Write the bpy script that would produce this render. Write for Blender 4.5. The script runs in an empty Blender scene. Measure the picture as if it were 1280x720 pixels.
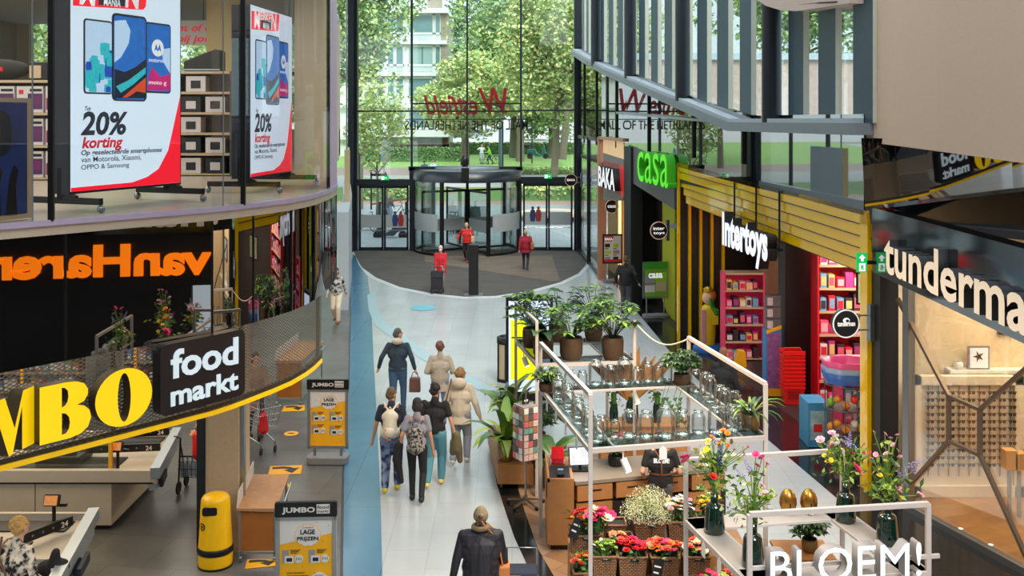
import bpy, bmesh, math, random
import numpy as np
from mathutils import Vector, Matrix
random.seed(7); RNG = np.random.default_rng(11)
SC = bpy.context.scene
COL = SC.collection
R = math.radians

# ---------------------------------------------------------------- camera, world, light
CAMZ, HORY, FPX = 6.2, 150.0, 1250.0
cd = bpy.data.cameras.new('camera'); cam = bpy.data.objects.new('camera', cd); COL.objects.link(cam)
cam.location = (0, 0, CAMZ); cam.rotation_euler = (R(90), 0, 0)
cd.sensor_width = 36.0; cd.lens = 36.0 * FPX / 1280.0; cd.shift_y = -(360.0 - HORY) / 1280.0
cd.clip_end = 500
SC.camera = cam
SC.view_settings.view_transform = 'Standard'; SC.view_settings.look = 'None'
SC.view_settings.exposure = 0.55; SC.view_settings.gamma = 1.0
SC.view_settings.use_curve_mapping = False

W = bpy.data.worlds.new('sky'); SC.world = W; W.use_nodes = True
nt = W.node_tree; nt.nodes.clear()
wo = nt.nodes.new('ShaderNodeOutputWorld'); wb = nt.nodes.new('ShaderNodeBackground')
tc = nt.nodes.new('ShaderNodeTexCoord'); sx = nt.nodes.new('ShaderNodeSeparateXYZ')
cr = nt.nodes.new('ShaderNodeValToRGB')
nt.links.new(tc.outputs['Generated'], sx.inputs[0]); nt.links.new(sx.outputs['Z'], cr.inputs[0])
nt.links.new(cr.outputs[0], wb.inputs[0]); nt.links.new(wb.outputs[0], wo.inputs[0])
e = cr.color_ramp.elements                    # overcast sky, brighter overhead
e[0].position = 0.0; e[0].color = (0.80, 0.90, 0.97, 1)
e[1].position = 0.9; e[1].color = (1.75, 2.05, 2.35, 1)
m_ = cr.color_ramp.elements.new(0.22); m_.color = (0.90, 0.97, 1.02, 1)
wb.inputs[1].default_value = 1.1

def sun(rot, energy, angle, color):
    l = bpy.data.lights.new('sun', 'SUN'); l.energy = energy; l.angle = R(angle); l.color = color
    o = bpy.data.objects.new('sun', l); COL.objects.link(o); o.rotation_euler = [R(a) for a in rot]
sun((38, 14, 0), 2.2, 25, (1, 0.96, 0.86))    # hazy sun from behind the mall, high above the street trees

def area(name, loc, size, energy, color, rot=(0, 0, 0)):
    l = bpy.data.lights.new(name, 'AREA'); l.shape = 'RECTANGLE'; l.size, l.size_y = size
    l.energy = energy; l.color = color
    o = bpy.data.objects.new(name, l); COL.objects.link(o); o.location = loc; o.rotation_euler = [R(a) for a in rot]
    return o
WARM = (1.0, 0.78, 0.52); NEUT = (1.0, 0.92, 0.82)
area('store_light_upper', (-9, 17, 8.9), (7, 9), 330, NEUT)
area('store_light_supermarket', (-8.5, 15.5, 4.6), (5, 7), 270, WARM)
area('store_light_supermarket_back', (-8.0, 24.5, 4.6), (8, 6), 190, NEUT)
area('store_light_optician', (8.6, 15.6, 3.9), (2.6, 2.6), 150, (1, .80, .55))
area('store_light_toys', (8.3, 21.5, 3.7), (2.5, 4.0), 320, (1, .82, .66))
area('kiosk_lamp_light', (1.9, 14.6, 4.6), (1.6, 1.6), 130, (1, .74, .48), (0, 0, 0))
area('kiosk_lamp_light_flowers', (1.6, 11.9, 4.4), (1.2, 1.2), 70, (1, .76, .5), (0, 0, 0))

# ---------------------------------------------------------------- pixel to place
def P(px, py, Y): return Vector(((px - 640) / FPX * Y, Y, CAMZ - (py - HORY) / FPX * Y))
def YF(py, Z=0.0): return (CAMZ - Z) * FPX / (py - HORY)
def F(px, py, Z=0.0):
    Y = YF(py, Z); return Vector(((px - 640) / FPX * Y, Y, Z))
def onplane(px, py, o, d):                    # where a sight line meets the vertical plane through o along d -> (u, z)
    k = (px - 640) / FPX
    # o.x + u d.x = k (o.y + u d.y)
    u = (k * o[1] - o[0]) / (d[0] - k * d[1]); Y = o[1] + u * d[1]
    return u, CAMZ - (py - HORY) / FPX * Y

# ---------------------------------------------------------------- materials
def lin(c):
    r = []
    for v in c[:3]:
        v = v / 255.0; r.append(v / 12.92 if v <= 0.04045 else ((v + 0.055) / 1.055) ** 2.4)
    return (*r, 1.0)
MATS = {}
def mat(name, c, rough=0.5, metal=0.0, em=0.0, noise=0.06, scale=8.0, bump=0.0, spec=0.5, coat=0.0, ec=None, trans=0.0):
    if name in MATS: return MATS[name]
    m = bpy.data.materials.new(name); m.use_nodes = True; n = m.node_tree; b = n.nodes['Principled BSDF']
    c4 = lin(c)
    b.inputs['Roughness'].default_value = rough; b.inputs['Metallic'].default_value = metal
    b.inputs['Specular IOR Level'].default_value = spec; b.inputs['Coat Weight'].default_value = coat
    if coat: b.inputs['Coat Roughness'].default_value = 0.03
    if trans: b.inputs['Transmission Weight'].default_value = trans
    t = n.nodes.new('ShaderNodeTexCoord'); z = n.nodes.new('ShaderNodeTexNoise')
    z.inputs['Scale'].default_value = scale; z.inputs['Detail'].default_value = 3
    n.links.new(t.outputs['Object'], z.inputs['Vector'])
    mx = n.nodes.new('ShaderNodeMix'); mx.data_type = 'RGBA'
    mx.inputs[6].default_value = [v * (1 - noise) for v in c4[:3]] + [1]
    mx.inputs[7].default_value = [min(1, v * (1 + noise)) for v in c4[:3]] + [1]
    n.links.new(z.outputs['Fac'], mx.inputs[0]); n.links.new(mx.outputs[2], b.inputs['Base Color'])
    if em:
        b.inputs['Emission Color'].default_value = lin(ec or c); b.inputs['Emission Strength'].default_value = em * .68
    if bump:
        bp = n.nodes.new('ShaderNodeBump'); bp.inputs['Strength'].default_value = bump; bp.inputs['Distance'].default_value = 0.02
        n.links.new(z.outputs['Fac'], bp.inputs['Height']); n.links.new(bp.outputs[0], b.inputs['Normal'])
    MATS[name] = m; return m
def glassmat(name, tint=(255, 255, 255), refl=0.06, edge=0.9, rough=0.01, clear=1.0):
    """thin clear glass: see-through with a fresnel mirror on top"""
    if name in MATS: return MATS[name]
    m = bpy.data.materials.new(name); m.use_nodes = True; n = m.node_tree; n.nodes.clear()
    o = n.nodes.new('ShaderNodeOutputMaterial'); t = n.nodes.new('ShaderNodeBsdfTransparent'); g = n.nodes.new('ShaderNodeBsdfGlossy')
    mx = n.nodes.new('ShaderNodeMixShader'); lw = n.nodes.new('ShaderNodeLayerWeight'); mr = n.nodes.new('ShaderNodeMapRange')
    t.inputs[0].default_value = [v * clear for v in lin(tint)[:3]] + [1]; g.inputs['Roughness'].default_value = rough
    lw.inputs['Blend'].default_value = 0.35
    mr.inputs['To Min'].default_value = refl; mr.inputs['To Max'].default_value = edge
    n.links.new(lw.outputs['Fresnel'], mr.inputs['Value']); n.links.new(mr.outputs[0], mx.inputs[0])
    n.links.new(t.outputs[0], mx.inputs[1]); n.links.new(g.outputs[0], mx.inputs[2]); n.links.new(mx.outputs[0], o.inputs[0])
    MATS[name] = m; return m
def nodemat(name):
    m = bpy.data.materials.new(name); m.use_nodes = True; MATS[name] = m
    return m, m.node_tree, m.node_tree.nodes['Principled BSDF']
def tilemat(name, c1, c2, cm, sx_, sy_, rough=0.25, mortar=0.004, rot=0.0, spec=0.5, offset=0.5, bumpy=0.0, coat=0.0, grain=4.0, gamt=0.25):
    """tiles, bricks or boards in the object's own xy plane"""
    if name in MATS: return MATS[name]
    m, n, b = nodemat(name)
    t = n.nodes.new('ShaderNodeTexCoord'); mp = n.nodes.new('ShaderNodeMapping'); mp.inputs['Rotation'].default_value = (0, 0, rot)
    br = n.nodes.new('ShaderNodeTexBrick'); br.offset = offset
    br.inputs['Color1'].default_value = lin(c1); br.inputs['Color2'].default_value = lin(c2); br.inputs['Mortar'].default_value = lin(cm)
    br.inputs['Scale'].default_value = 1.0; br.inputs['Mortar Size'].default_value = mortar
    br.inputs['Brick Width'].default_value = sx_; br.inputs['Row Height'].default_value = sy_; br.inputs['Bias'].default_value = 0.0
    nz = n.nodes.new('ShaderNodeTexNoise'); nz.inputs['Scale'].default_value = grain; nz.inputs['Detail'].default_value = 5
    mx = n.nodes.new('ShaderNodeMix'); mx.data_type = 'RGBA'; mx.blend_type = 'MULTIPLY'; mx.inputs[0].default_value = gamt
    rp = n.nodes.new('ShaderNodeValToRGB'); rp.color_ramp.elements[0].position = .3; rp.color_ramp.elements[1].position = .7
    rp.color_ramp.elements[0].color = (.35, .35, .35, 1)
    n.links.new(t.outputs['Object'], mp.inputs[0]); n.links.new(mp.outputs[0], br.inputs['Vector']); n.links.new(mp.outputs[0], nz.inputs['Vector'])
    n.links.new(nz.outputs['Fac'], rp.inputs[0]); n.links.new(br.outputs['Color'], mx.inputs[6]); n.links.new(rp.outputs[0], mx.inputs[7])
    n.links.new(mx.outputs[2], b.inputs['Base Color'])
    b.inputs['Roughness'].default_value = rough; b.inputs['Specular IOR Level'].default_value = spec; b.inputs['Coat Weight'].default_value = coat
    return m

# ---------------------------------------------------------------- mesh builder
class MB:
    def __init__(s): s.v = []; s.f = []; s.m = []; s.mi = 0; s.sm = []
    def use(s, i): s.mi = i; return s
    def add(s, vs, fs, smooth=False):
        k = len(s.v); s.v.extend([tuple(v) for v in vs])
        for f in fs: s.f.append([i + k for i in f]); s.m.append(s.mi); s.sm.append(smooth)
        return s
    def box(s, x0, x1, y0, y1, z0, z1, M=None):
        vs = [(x, y, z) for z in (z0, z1) for (x, y) in ((x0, y0), (x1, y0), (x1, y1), (x0, y1))]
        if M is not None: vs = [M @ Vector(v) for v in vs]
        return s.add(vs, [(0, 3, 2, 1), (4, 5, 6, 7), (0, 1, 5, 4), (1, 2, 6, 5), (2, 3, 7, 6), (3, 0, 4, 7)])
    def bar(s, a, b, w, h, up=(0, 0, 1)):                     # rectangular bar from a to b
        a = Vector(a); b = Vector(b); d = (b - a); L = d.length; d.normalize(); u = Vector(up)
        if abs(d.dot(u)) > .98: u = Vector((0, 1, 0))
        sd = d.cross(u).normalized(); u = sd.cross(d).normalized()
        vs = []
        for p in (a, b):
            for (i, j) in ((-1, -1), (1, -1), (1, 1), (-1, 1)): vs.append(p + sd * (i * w / 2) + u * (j * h / 2))
        return s.add(vs, [(0, 1, 2, 3), (7, 6, 5, 4), (0, 4, 5, 1), (1, 5, 6, 2), (2, 6, 7, 3), (3, 7, 4, 0)])
    def tube(s, pts, r, n=8, cap=True):
        pts = [Vector(p) for p in pts]; k0 = []; vs = []; N = len(pts)
        prev = None
        for i, p in enumerate(pts):
            d = (pts[min(i + 1, N - 1)] - pts[max(i - 1, 0)])
            d = d.normalized() if d.length > 1e-9 else Vector((0, 0, 1))
            if prev is None:
                u = Vector((0, 0, 1)) if abs(d.z) < .9 else Vector((1, 0, 0))
                a = d.cross(u).normalized()
            else:
                a = (prev - d * prev.dot(d)); a = a.normalized() if a.length > 1e-6 else d.orthogonal().normalized()
            prev = a; b = d.cross(a); rr = r[i] if isinstance(r, (list, tuple)) else r
            for j in range(n):
                t = 2 * math.pi * j / n; vs.append(p + a * (rr * math.cos(t)) + b * (rr * math.sin(t)))
        fs = []
        for i in range(N - 1):
            for j in range(n): fs.append((i * n + j, i * n + (j + 1) % n, (i + 1) * n + (j + 1) % n, (i + 1) * n + j))
        s.add(vs, fs, True)
        if cap:
            s.add(vs[:n], [tuple(reversed(range(n)))]); s.add(vs[-n:], [tuple(range(n))])
        return s
    def lathe(s, prof, c=(0, 0, 0), n=20, smooth=True, ax=1.0, ay=1.0, cap0=False, cap1=False):
        vs = []; fs = []
        for (r, z) in prof:
            for j in range(n):
                t = 2 * math.pi * j / n; vs.append((c[0] + r * ax * math.cos(t), c[1] + r * ay * math.sin(t), c[2] + z))
        for i in range(len(prof) - 1):
            for j in range(n): fs.append((i * n + j, i * n + (j + 1) % n, (i + 1) * n + (j + 1) % n, (i + 1) * n + j))
        s.add(vs, fs, smooth)
        if cap0: s.add(vs[:n], [tuple(reversed(range(n)))])
        if cap1: s.add(vs[-n:], [tuple(range(n))])
        return s
    def ell(s, c, r, nu=12, nv=8, M=None):
        vs = []; fs = []
        for i in range(nv + 1):
            ph = math.pi * i / nv
            for j in range(nu):
                t = 2 * math.pi * j / nu
                v = Vector((r[0] * math.sin(ph) * math.cos(t), r[1] * math.sin(ph) * math.sin(t), -r[2] * math.cos(ph)))
                if M is not None: v = M @ v
                vs.append(Vector(c) + v)
        for i in range(nv):
            for j in range(nu): fs.append((i * nu + j, i * nu + (j + 1) % nu, (i + 1) * nu + (j + 1) % nu, (i + 1) * nu + j))
        return s.add(vs, fs, True)
    def cap(s, a, b, r0, r1, n=10):                           # tapered capsule
        a = Vector(a); b = Vector(b); d = b - a; L = max(d.length, 1e-4); d = d / L; pts = []; rs = []
        for t in (-90, -60, -30, 0):
            pts.append(a + d * (r0 * math.sin(R(t)))); rs.append(max(r0 * math.cos(R(t)), r0 * .02))
        for t in (0, 30, 60, 90):
            pts.append(b + d * (r1 * math.sin(R(t)))); rs.append(max(r1 * math.cos(R(t)), r1 * .02))
        return s.tube(pts, rs, n)
    def prism(s, poly, o, U, V, N, d0, d1):
        """poly in the (U,V) plane at o, extruded along N from d0 to d1"""
        o = Vector(o); U = Vector(U); V = Vector(V); N = Vector(N); k = len(poly)
        vs = [o + U * p[0] + V * p[1] + N * d0 for p in poly] + [o + U * p[0] + V * p[1] + N * d1 for p in poly]
        fs = [tuple(reversed(range(k))), tuple(range(k, 2 * k))]
        for i in range(k): fs.append((i, (i + 1) % k, k + (i + 1) % k, k + i))
        return s.add(vs, fs)
    def mesh(s, name, mats, inv=None):
        me = bpy.data.meshes.new(name)
        vs = [inv @ Vector(v) for v in s.v] if inv is not None else s.v
        me.from_pydata(vs, [], s.f)
        for m in (mats if isinstance(mats, (list, tuple)) else [mats]): me.materials.append(m)
        me.polygons.foreach_set('material_index', s.m); me.polygons.foreach_set('use_smooth', s.sm)
        me.update(); return me

WM = {}                                                       # world matrix of every thing, for parts built where they stand
def base(o): return WM.get(o.name)
def link(name, me, parent=None):
    o = bpy.data.objects.new(name, me); COL.objects.link(o)
    if parent is not None: o.parent = parent; WM[o.name] = WM.get(parent.name, Matrix())
    return o
def ob(name, mb, mats, parent=None, bevel=0.0, local=False):
    inv = None
    if parent is not None and not local:
        inv = WM.get(parent.name, Matrix()).inverted()
    o = link(name, mb.mesh(name, mats, inv), parent)
    if bevel:
        b = o.modifiers.new('edge', 'BEVEL'); b.width = bevel; b.segments = 2; b.limit_method = 'ANGLE'
    return o
def tag(o, label=None, cat=None, group=None, kind=None):
    if label: o['label'] = label
    if cat: o['category'] = cat
    if group: o['group'] = group
    if kind: o['kind'] = kind
    return o
def thing(name, label, cat, loc=(0, 0, 0), rz=0.0, group=None):
    o = bpy.data.objects.new(name, None); COL.objects.link(o); o.empty_display_size = .1
    o.location = loc; o.rotation_euler = (0, 0, rz)
    WM[o.name] = Matrix.Translation(Vector(loc)) @ Matrix.Rotation(rz, 4, 'Z')
    return tag(o, label, cat, group)
def struct(name, mb, mats, bevel=0.0):
    return tag(ob(name, mb, mats, None, bevel), kind='structure')
KIDS = {}
def dup(root, loc, rz=0.0, label=None, group=None, scale=None):
    def cp(o, par):
        c = o.copy(); COL.objects.link(c)
        if par is not None: c.parent = par
        for ch in o.children: cp(ch, c)
        return c
    r = cp(root, None); r.location = loc; r.rotation_euler = (0, 0, rz)
    if scale: r.scale = scale if isinstance(scale, (tuple, list)) else (scale,) * 3
    if label: r['label'] = label
    if group: r['group'] = group
    return r
ORD = ['first', 'second', 'third', 'fourth', 'fifth', 'sixth', 'seventh', 'eighth', 'ninth', 'tenth', 'eleventh', 'twelfth', 'thirteenth', 'fourteenth', 'fifteenth', 'sixteenth', 'seventeenth', 'eighteenth', 'nineteenth', 'twentieth']

# ---------------------------------------------------------------- lettering
def text_mesh(s, size, depth=0.0, bold=0.0, shear=0.0, width=None, spacing=1.0, align='LEFT', mirror=False, res=3):
    cu = bpy.data.curves.new('t', 'FONT'); cu.body = s; cu.size = size; cu.extrude = depth / 2; cu.offset = bold * size; cu.shear = shear
    cu.space_character = spacing; cu.align_x = align; cu.resolution_u = res
    o = bpy.data.objects.new('t', cu); COL.objects.link(o)
    dg = bpy.context.evaluated_depsgraph_get(); dg.update()
    me = bpy.data.meshes.new_from_object(o.evaluated_get(dg)); bpy.data.objects.remove(o); bpy.data.curves.remove(cu)
    n = len(me.vertices); a = np.zeros(n * 3, np.float32); me.vertices.foreach_get('co', a); a = a.reshape(-1, 3)
    if width and n:
        w = a[:, 0].max() - a[:, 0].min(); a[:, 0] = (a[:, 0] - a[:, 0].min()) * width / w
    if mirror and n: a[:, 0] = -a[:, 0]; me.flip_normals()
    me.vertices.foreach_set('co', a.ravel()); me.update()
    return me
def lettering(name, s, o, U, V, size, m, parent=None, depth=0.0, bold=0.0, shear=0.0, width=None, height=None, spacing=1.0, align='LEFT', mirror=False, side=None, off=0.0, res=3):
    """flat or raised writing: origin o, reading along U, up V; with `side`, the extruded flanks get that material"""
    me = text_mesh(s, size, depth, bold, shear, width, spacing, align, mirror, res)
    U = Vector(U).normalized(); V = Vector(V).normalized(); N = U.cross(V)
    if not len(me.vertices): return None
    if height:
        a = np.zeros(len(me.vertices) * 3, np.float32); me.vertices.foreach_get('co', a); a = a.reshape(-1, 3)
        k = height / (a[:, 1].max() - a[:, 1].min()); a[:, 1] *= k; me.vertices.foreach_set('co', a.ravel())
    Mx = Matrix.Translation(Vector(o) + N * (off + depth / 2)) @ Matrix((U, V, N)).transposed().to_4x4()
    if parent is not None: Mx = WM.get(parent.name, Matrix()).inverted() @ Mx
    me.materials.clear(); me.materials.append(m)
    if side: me.materials.append(side)
    if side:
        for p in me.polygons: p.material_index = 0 if abs(p.normal.z) > .7 and p.center.z > 0 else 1
    me.transform(Mx); me.update()
    return link(name, me, parent)
def letters(word, o, U, V, size, m, parent, depth, side, bold=0.0, width=None, spacing=1.0, name='letter', off=0.0, shear=0.0):
    """each letter of a sign a part of its own"""
    me = text_mesh(word, size, 0, bold, shear, None, spacing); a = np.zeros(len(me.vertices) * 3, np.float32); me.vertices.foreach_get('co', a)
    a = a.reshape(-1, 3); x0, x1 = a[:, 0].min(), a[:, 0].max(); k = (width / (x1 - x0)) if width else 1.0
    out = []
    for i, ch in enumerate(word):
        pre = text_mesh(word[:i + 1], size, 0, bold, shear, None, spacing); b = np.zeros(len(pre.vertices) * 3, np.float32); pre.vertices.foreach_get('co', b)
        xr = b.reshape(-1, 3)[:, 0].max()
        one = text_mesh(ch, size, 0, bold, shear); c = np.zeros(len(one.vertices) * 3, np.float32); one.vertices.foreach_get('co', c)
        c = c.reshape(-1, 3); w = c[:, 0].max() - c[:, 0].min()
        out.append(lettering(name, ch, Vector(o) + Vector(U).normalized() * ((xr - w - x0) * k), U, V, size, m, parent, depth, bold, shear, width=w * k, side=side, off=off))
    return out
def rect_poly(w, h, r=0.0, n=5):
    if not r: return [(0, 0), (w, 0), (w, h), (0, h)]
    p = []
    for (cx, cy, a0) in ((w - r, r, -90), (w - r, h - r, 0), (r, h - r, 90), (r, r, 180)):
        for i in range(n + 1):
            a = R(a0 + 90 * i / n); p.append((cx + r * math.cos(a), cy + r * math.sin(a)))
    return p
def circ_poly(r, n=24, cx=0, cy=0, ry=None): return [(cx + r * math.cos(2 * math.pi * i / n), cy + (ry or r) * math.sin(2 * math.pi * i / n)) for i in range(n)]
def arrays_obj(name, V, Fq, mats, parent=None, mi=None, local=False):
    """big leaf meshes straight from numpy: V (n,3), Fq (k,4)"""
    V = np.asarray(V, np.float32)
    if parent is not None and not local:
        inv = np.array(WM.get(parent.name, Matrix()).inverted()); V = V @ inv[:3, :3].T.astype(np.float32) + inv[:3, 3].astype(np.float32)
    me = bpy.data.meshes.new(name); k = len(Fq); c = Fq.shape[1]
    me.vertices.add(len(V)); me.vertices.foreach_set('co', V.ravel()); me.loops.add(k * c); me.loops.foreach_set('vertex_index', Fq.ravel().astype(np.int32))
    me.polygons.add(k); me.polygons.foreach_set('loop_start', np.arange(0, k * c, c, dtype=np.int32))
    for m in (mats if isinstance(mats, (list, tuple)) else [mats]): me.materials.append(m)
    if mi is not None: me.polygons.foreach_set('material_index', np.asarray(mi, np.int32))
    me.update(calc_edges=True); me.validate()
    return link(name, me, parent)
def leaf_cards(C, size, rng, droop=0.0, aspect=1.6):
    """folded four-point leaves at the points C, turned at random"""
    n = len(C); a = rng.uniform(0, 2 * np.pi, n); t = rng.normal(0, .6, n) - droop
    d = np.stack([np.cos(a) * np.cos(t), np.sin(a) * np.cos(t), np.sin(t)], 1)
    u = rng.normal(size=(n, 3)); w = np.cross(d, u); w /= np.linalg.norm(w, axis=1, keepdims=True) + 1e-9
    s = size * rng.uniform(.6, 1.3, (n, 1)); nn = np.cross(d, w)
    V = np.stack([C - d * s * .5, C + w * s * .5 / aspect + nn * s * .08, C + d * s * .5, C - w * s * .5 / aspect + nn * s * .08], 1).reshape(-1, 3)
    return V, np.arange(4 * n).reshape(-1, 4)
# ================================================================ THE SETTING
M_dark = mat('dark_steel', (38, 44, 50), .35, .3)
M_black = mat('black_powder_coat', (10, 11, 12), .4)
M_steel = mat('brushed_steel', (150, 155, 160), .3, .9)
M_white = mat('white_paint', (225, 224, 222), .45)
M_glass = glassmat('clear_glass', (244, 250, 248), .03, .55)
M_frost = mat('frosted_film', (170, 176, 176), .6)
M_green = mat('exit_green', (0, 165, 80), .4, em=.9)
M_lit = mat('lit_white', (238, 246, 250), .4, em=1.0)
M_chrome = mat('chrome', (200, 200, 205), .15, 1.0)
def mirrormat(name, lo, hi, c=(10, 11, 13), rough=.015):
    m = bpy.data.materials.new(name); m.use_nodes = True; n = m.node_tree; n.nodes.clear()
    o = n.nodes.new('ShaderNodeOutputMaterial'); d = n.nodes.new('ShaderNodeBsdfDiffuse'); g = n.nodes.new('ShaderNodeBsdfGlossy')
    mx = n.nodes.new('ShaderNodeMixShader'); lw = n.nodes.new('ShaderNodeLayerWeight'); mr = n.nodes.new('ShaderNodeMapRange')
    nz = n.nodes.new('ShaderNodeTexNoise'); nz.inputs['Scale'].default_value = .8
    bp = n.nodes.new('ShaderNodeBump'); bp.inputs['Strength'].default_value = .02; bp.inputs['Distance'].default_value = .05
    n.links.new(nz.outputs['Fac'], bp.inputs['Height']); n.links.new(bp.outputs[0], g.inputs['Normal'])
    d.inputs[0].default_value = lin(c); g.inputs['Roughness'].default_value = rough; lw.inputs['Blend'].default_value = .5
    mr.inputs['To Min'].default_value = lo; mr.inputs['To Max'].default_value = hi
    n.links.new(lw.outputs['Facing'], mr.inputs['Value']); n.links.new(mr.outputs[0], mx.inputs[0])
    n.links.new(d.outputs[0], mx.inputs[1]); n.links.new(g.outputs[0], mx.inputs[2]); n.links.new(mx.outputs[0], o.inputs[0])
    MATS[name] = m; return m
M_mirror = mirrormat('polished_black_glass', .2, .62)

# ---- floors
M_pale = tilemat('pale_stone_tiles', (184, 189, 190), (178, 183, 184), (156, 162, 164), 1.2, .6, .2, .004, R(90), .5, .5, grain=1.2, gamt=.14)
M_grey = tilemat('grey_concrete_tiles', (112, 112, 110), (98, 99, 99), (72, 74, 76), 1.0, 1.0, .3, .006, R(8), .45, .5, grain=1.4, gamt=.55)
M_strip = tilemat('blue_grey_terrazzo', (84, 128, 154), (80, 124, 150), (62, 100, 124), .9, 4.0, .2, .006, 0, .5, .0, grain=2.0, gamt=.15)
M_arc = mat('light_blue_terrazzo', (160, 186, 194), .25)
M_mat = tilemat('entrance_matting', (98, 92, 86), (86, 82, 78), (76, 72, 68), 2.2, .12, .8, .01, 0, .2, .5, grain=1.0, gamt=.35)
M_granite = tilemat('black_granite', (26, 27, 29), (32, 33, 35), (14, 14, 15), .9, .9, .12, .004, R(-6), .6, .5, grain=6, gamt=.3)
def herring(name):
    m, n, b = nodemat(name)
    t = n.nodes.new('ShaderNodeTexCoord'); outs = []
    mp = n.nodes.new('ShaderNodeMapping'); mp.inputs['Rotation'].default_value = (0, 0, R(40)); mp.inputs['Scale'].default_value = (1, 1, 1)
    br = n.nodes.new('ShaderNodeTexBrick'); br.offset = .5
    br.inputs['Color1'].default_value = lin((184, 148, 116)); br.inputs['Color2'].default_value = lin((150, 112, 82)); br.inputs['Mortar'].default_value = lin((104, 78, 58))
    br.inputs['Scale'].default_value = 1; br.inputs['Brick Width'].default_value = .8; br.inputs['Row Height'].default_value = .26; br.inputs['Mortar Size'].default_value = .005
    n.links.new(t.outputs['Object'], mp.inputs[0]); n.links.new(mp.outputs[0], br.inputs['Vector']); n.links.new(br.outputs['Color'], b.inputs['Base Color'])
    b.inputs['Roughness'].default_value = .3; return m
M_wood_floor = herring('oak_herringbone')
M_plank = tilemat('oak_planks', (190, 140, 86), (164, 116, 68), (120, 84, 50), 1.6, .22, .35, .003, R(-20), .4, .4, grain=5, gamt=.3)

def flat(name, pts, z, m, kind='structure', th=.004):
    mb = MB(); mb.prism([(p[0], p[1]) for p in pts], (0, 0, z - th), (1, 0, 0), (0, 1, 0), (0, 0, 1), 0, th)
    o = ob(name, mb, m); return tag(o, kind=kind) if kind else o
struct('floor', MB().box(-16, 13, 6, 47.6, -.3, 0), M_pale)
edge_l = [F(438, 345), F(438, 400), F(436, 480), F(430, 545), F(428, 640), F(427, 720), F(426.5, 860)]
edge_r = [F(459, 345), F(464, 379), F(467, 450), F(472, 540), F(476, 640), F(478, 720), F(479.5, 860)]
flat('floor_supermarket', [(-15.9, 33)] + [(edge_l[0].x, 38)] + edge_l + [(-15.9, edge_l[-1].y)], .004, M_grey)
flat('floor_strip', [F(441, 318), ] + edge_l + edge_r[::-1] + [F(449, 332), F(444, 320)], .007, M_strip)
tr = MB()
tr.prism([(p.x - .02, p.y) for p in edge_l] + [(p.x + .02, p.y) for p in edge_l[::-1]], (0, 0, 0), (1, 0, 0), (0, 1, 0), (0, 0, 1), 0, .009)
struct('trim_1', tr, mat('joint_metal', (70, 78, 86), .4, .5))
arc = [(464, 366), (466, 385), (474, 404), (495, 420), (532, 446), (582, 473), (622, 495), (650, 505)]
flat('floor_arc', [F(a - 5, b + 3.2) for a, b in arc] + [F(a + 5, b - 3.2) for a, b in arc[::-1]], .0095, M_arc)
mat_l = [(442.5, 313.5), (444, 320), (452, 334), (470, 347), (500, 359), (540, 367), (580, 371), (620, 370), (660, 364), (700, 353), (723, 342), (732, 332), (734, 322), (729, 313.5)]
mat_o = [F(a, b) for a, b in mat_l]
cx_, cy_ = F(586, 330).x, F(586, 330).y
flat('floor_mat_border', [(p.x + (p.x - cx_) * .022, max(p.y - .42, 26) if p.y < 46 else p.y) for p in mat_o], .006, mat('pale_border', (200, 205, 205), .3))
flat('floor_mat', mat_o, .011, M_mat)
flat('floor_mat_inlay', [F(531, 320), F(531, 327), F(690, 352), F(700, 351), F(690, 320)], .0125, tilemat('entrance_matting_light', (126, 112, 98), (114, 102, 90), (100, 92, 84), 2.2, .12, .8, .01, 0, .2, .5, grain=1.0, gamt=.3))
blk_l = [F(613, 555), F(621, 605), F(632, 640), F(643, 672), F(665, 720), F(700, 800)]
blk_r = [F(637, 555), F(648, 612), F(656, 640), F(673, 687), F(692, 720), F(734, 800)]
flat('floor_border_kiosk', blk_l + blk_r[::-1], .005, M_granite)
flat('floor_kiosk', blk_r + [(3.4, blk_r[-1].y), (3.4, 15.6), (2.2, 18.9)], .006, M_wood_floor)
gr_l = [F(745, 333), F(772, 360), F(792, 385), F(842, 445), F(900, 502), F(960, 550), F(1045, 622), F(1120, 690), F(1200, 765)]
flat('floor_border_shops', gr_l + [(13, gr_l[-1].y), (13, 47), (gr_l[0].x, 47)], .005, M_granite)
# ---- right wall line in plan
RW = [(3.1, 47.5), (3.47, 38.75), (3.94, 34.4), (4.61, 28.0), (5.91, 16.8)]
def WX(Y):
    for (xa, ya), (xb, yb) in zip(RW, RW[1:]):
        if yb <= Y <= ya: return xa + (xb - xa) * (ya - Y) / (ya - yb)
    return RW[0][0] if Y > 47.5 else RW[-1][0]
def wall_strip(pts, z0, z1, th=.1, mb=None):
    """vertical panels along plan points; z0/z1 are numbers or lists; thickness away from the hall (to the right of travel when going toward the camera: +X)"""
    mb = mb or MB(); n = len(pts)
    for i in range(n - 1):
        a, b = pts[i], pts[i + 1]
        za = (z0[i], z0[i + 1]) if isinstance(z0, (list, tuple)) else (z0, z0); zb = (z1[i], z1[i + 1]) if isinstance(z1, (list, tuple)) else (z1, z1)
        d = Vector((b[0] - a[0], b[1] - a[1], 0)).normalized(); nn = Vector((-d.y, d.x, 0)) * th
        q = [Vector((a[0], a[1], za[0])), Vector((b[0], b[1], za[1])), Vector((b[0], b[1], zb[1])), Vector((a[0], a[1], zb[0]))]
        mb.add(q + [v + nn for v in q], [(0, 1, 2, 3), (7, 6, 5, 4), (0, 4, 5, 1), (1, 5, 6, 2), (2, 6, 7, 3), (3, 7, 4, 0)])
    return mb
rw_pts = [(WX(y), y) for y in (47.4, 43, 38.75, 34.4, 28, 25, 22, 19.5, 16.8)]
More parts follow.
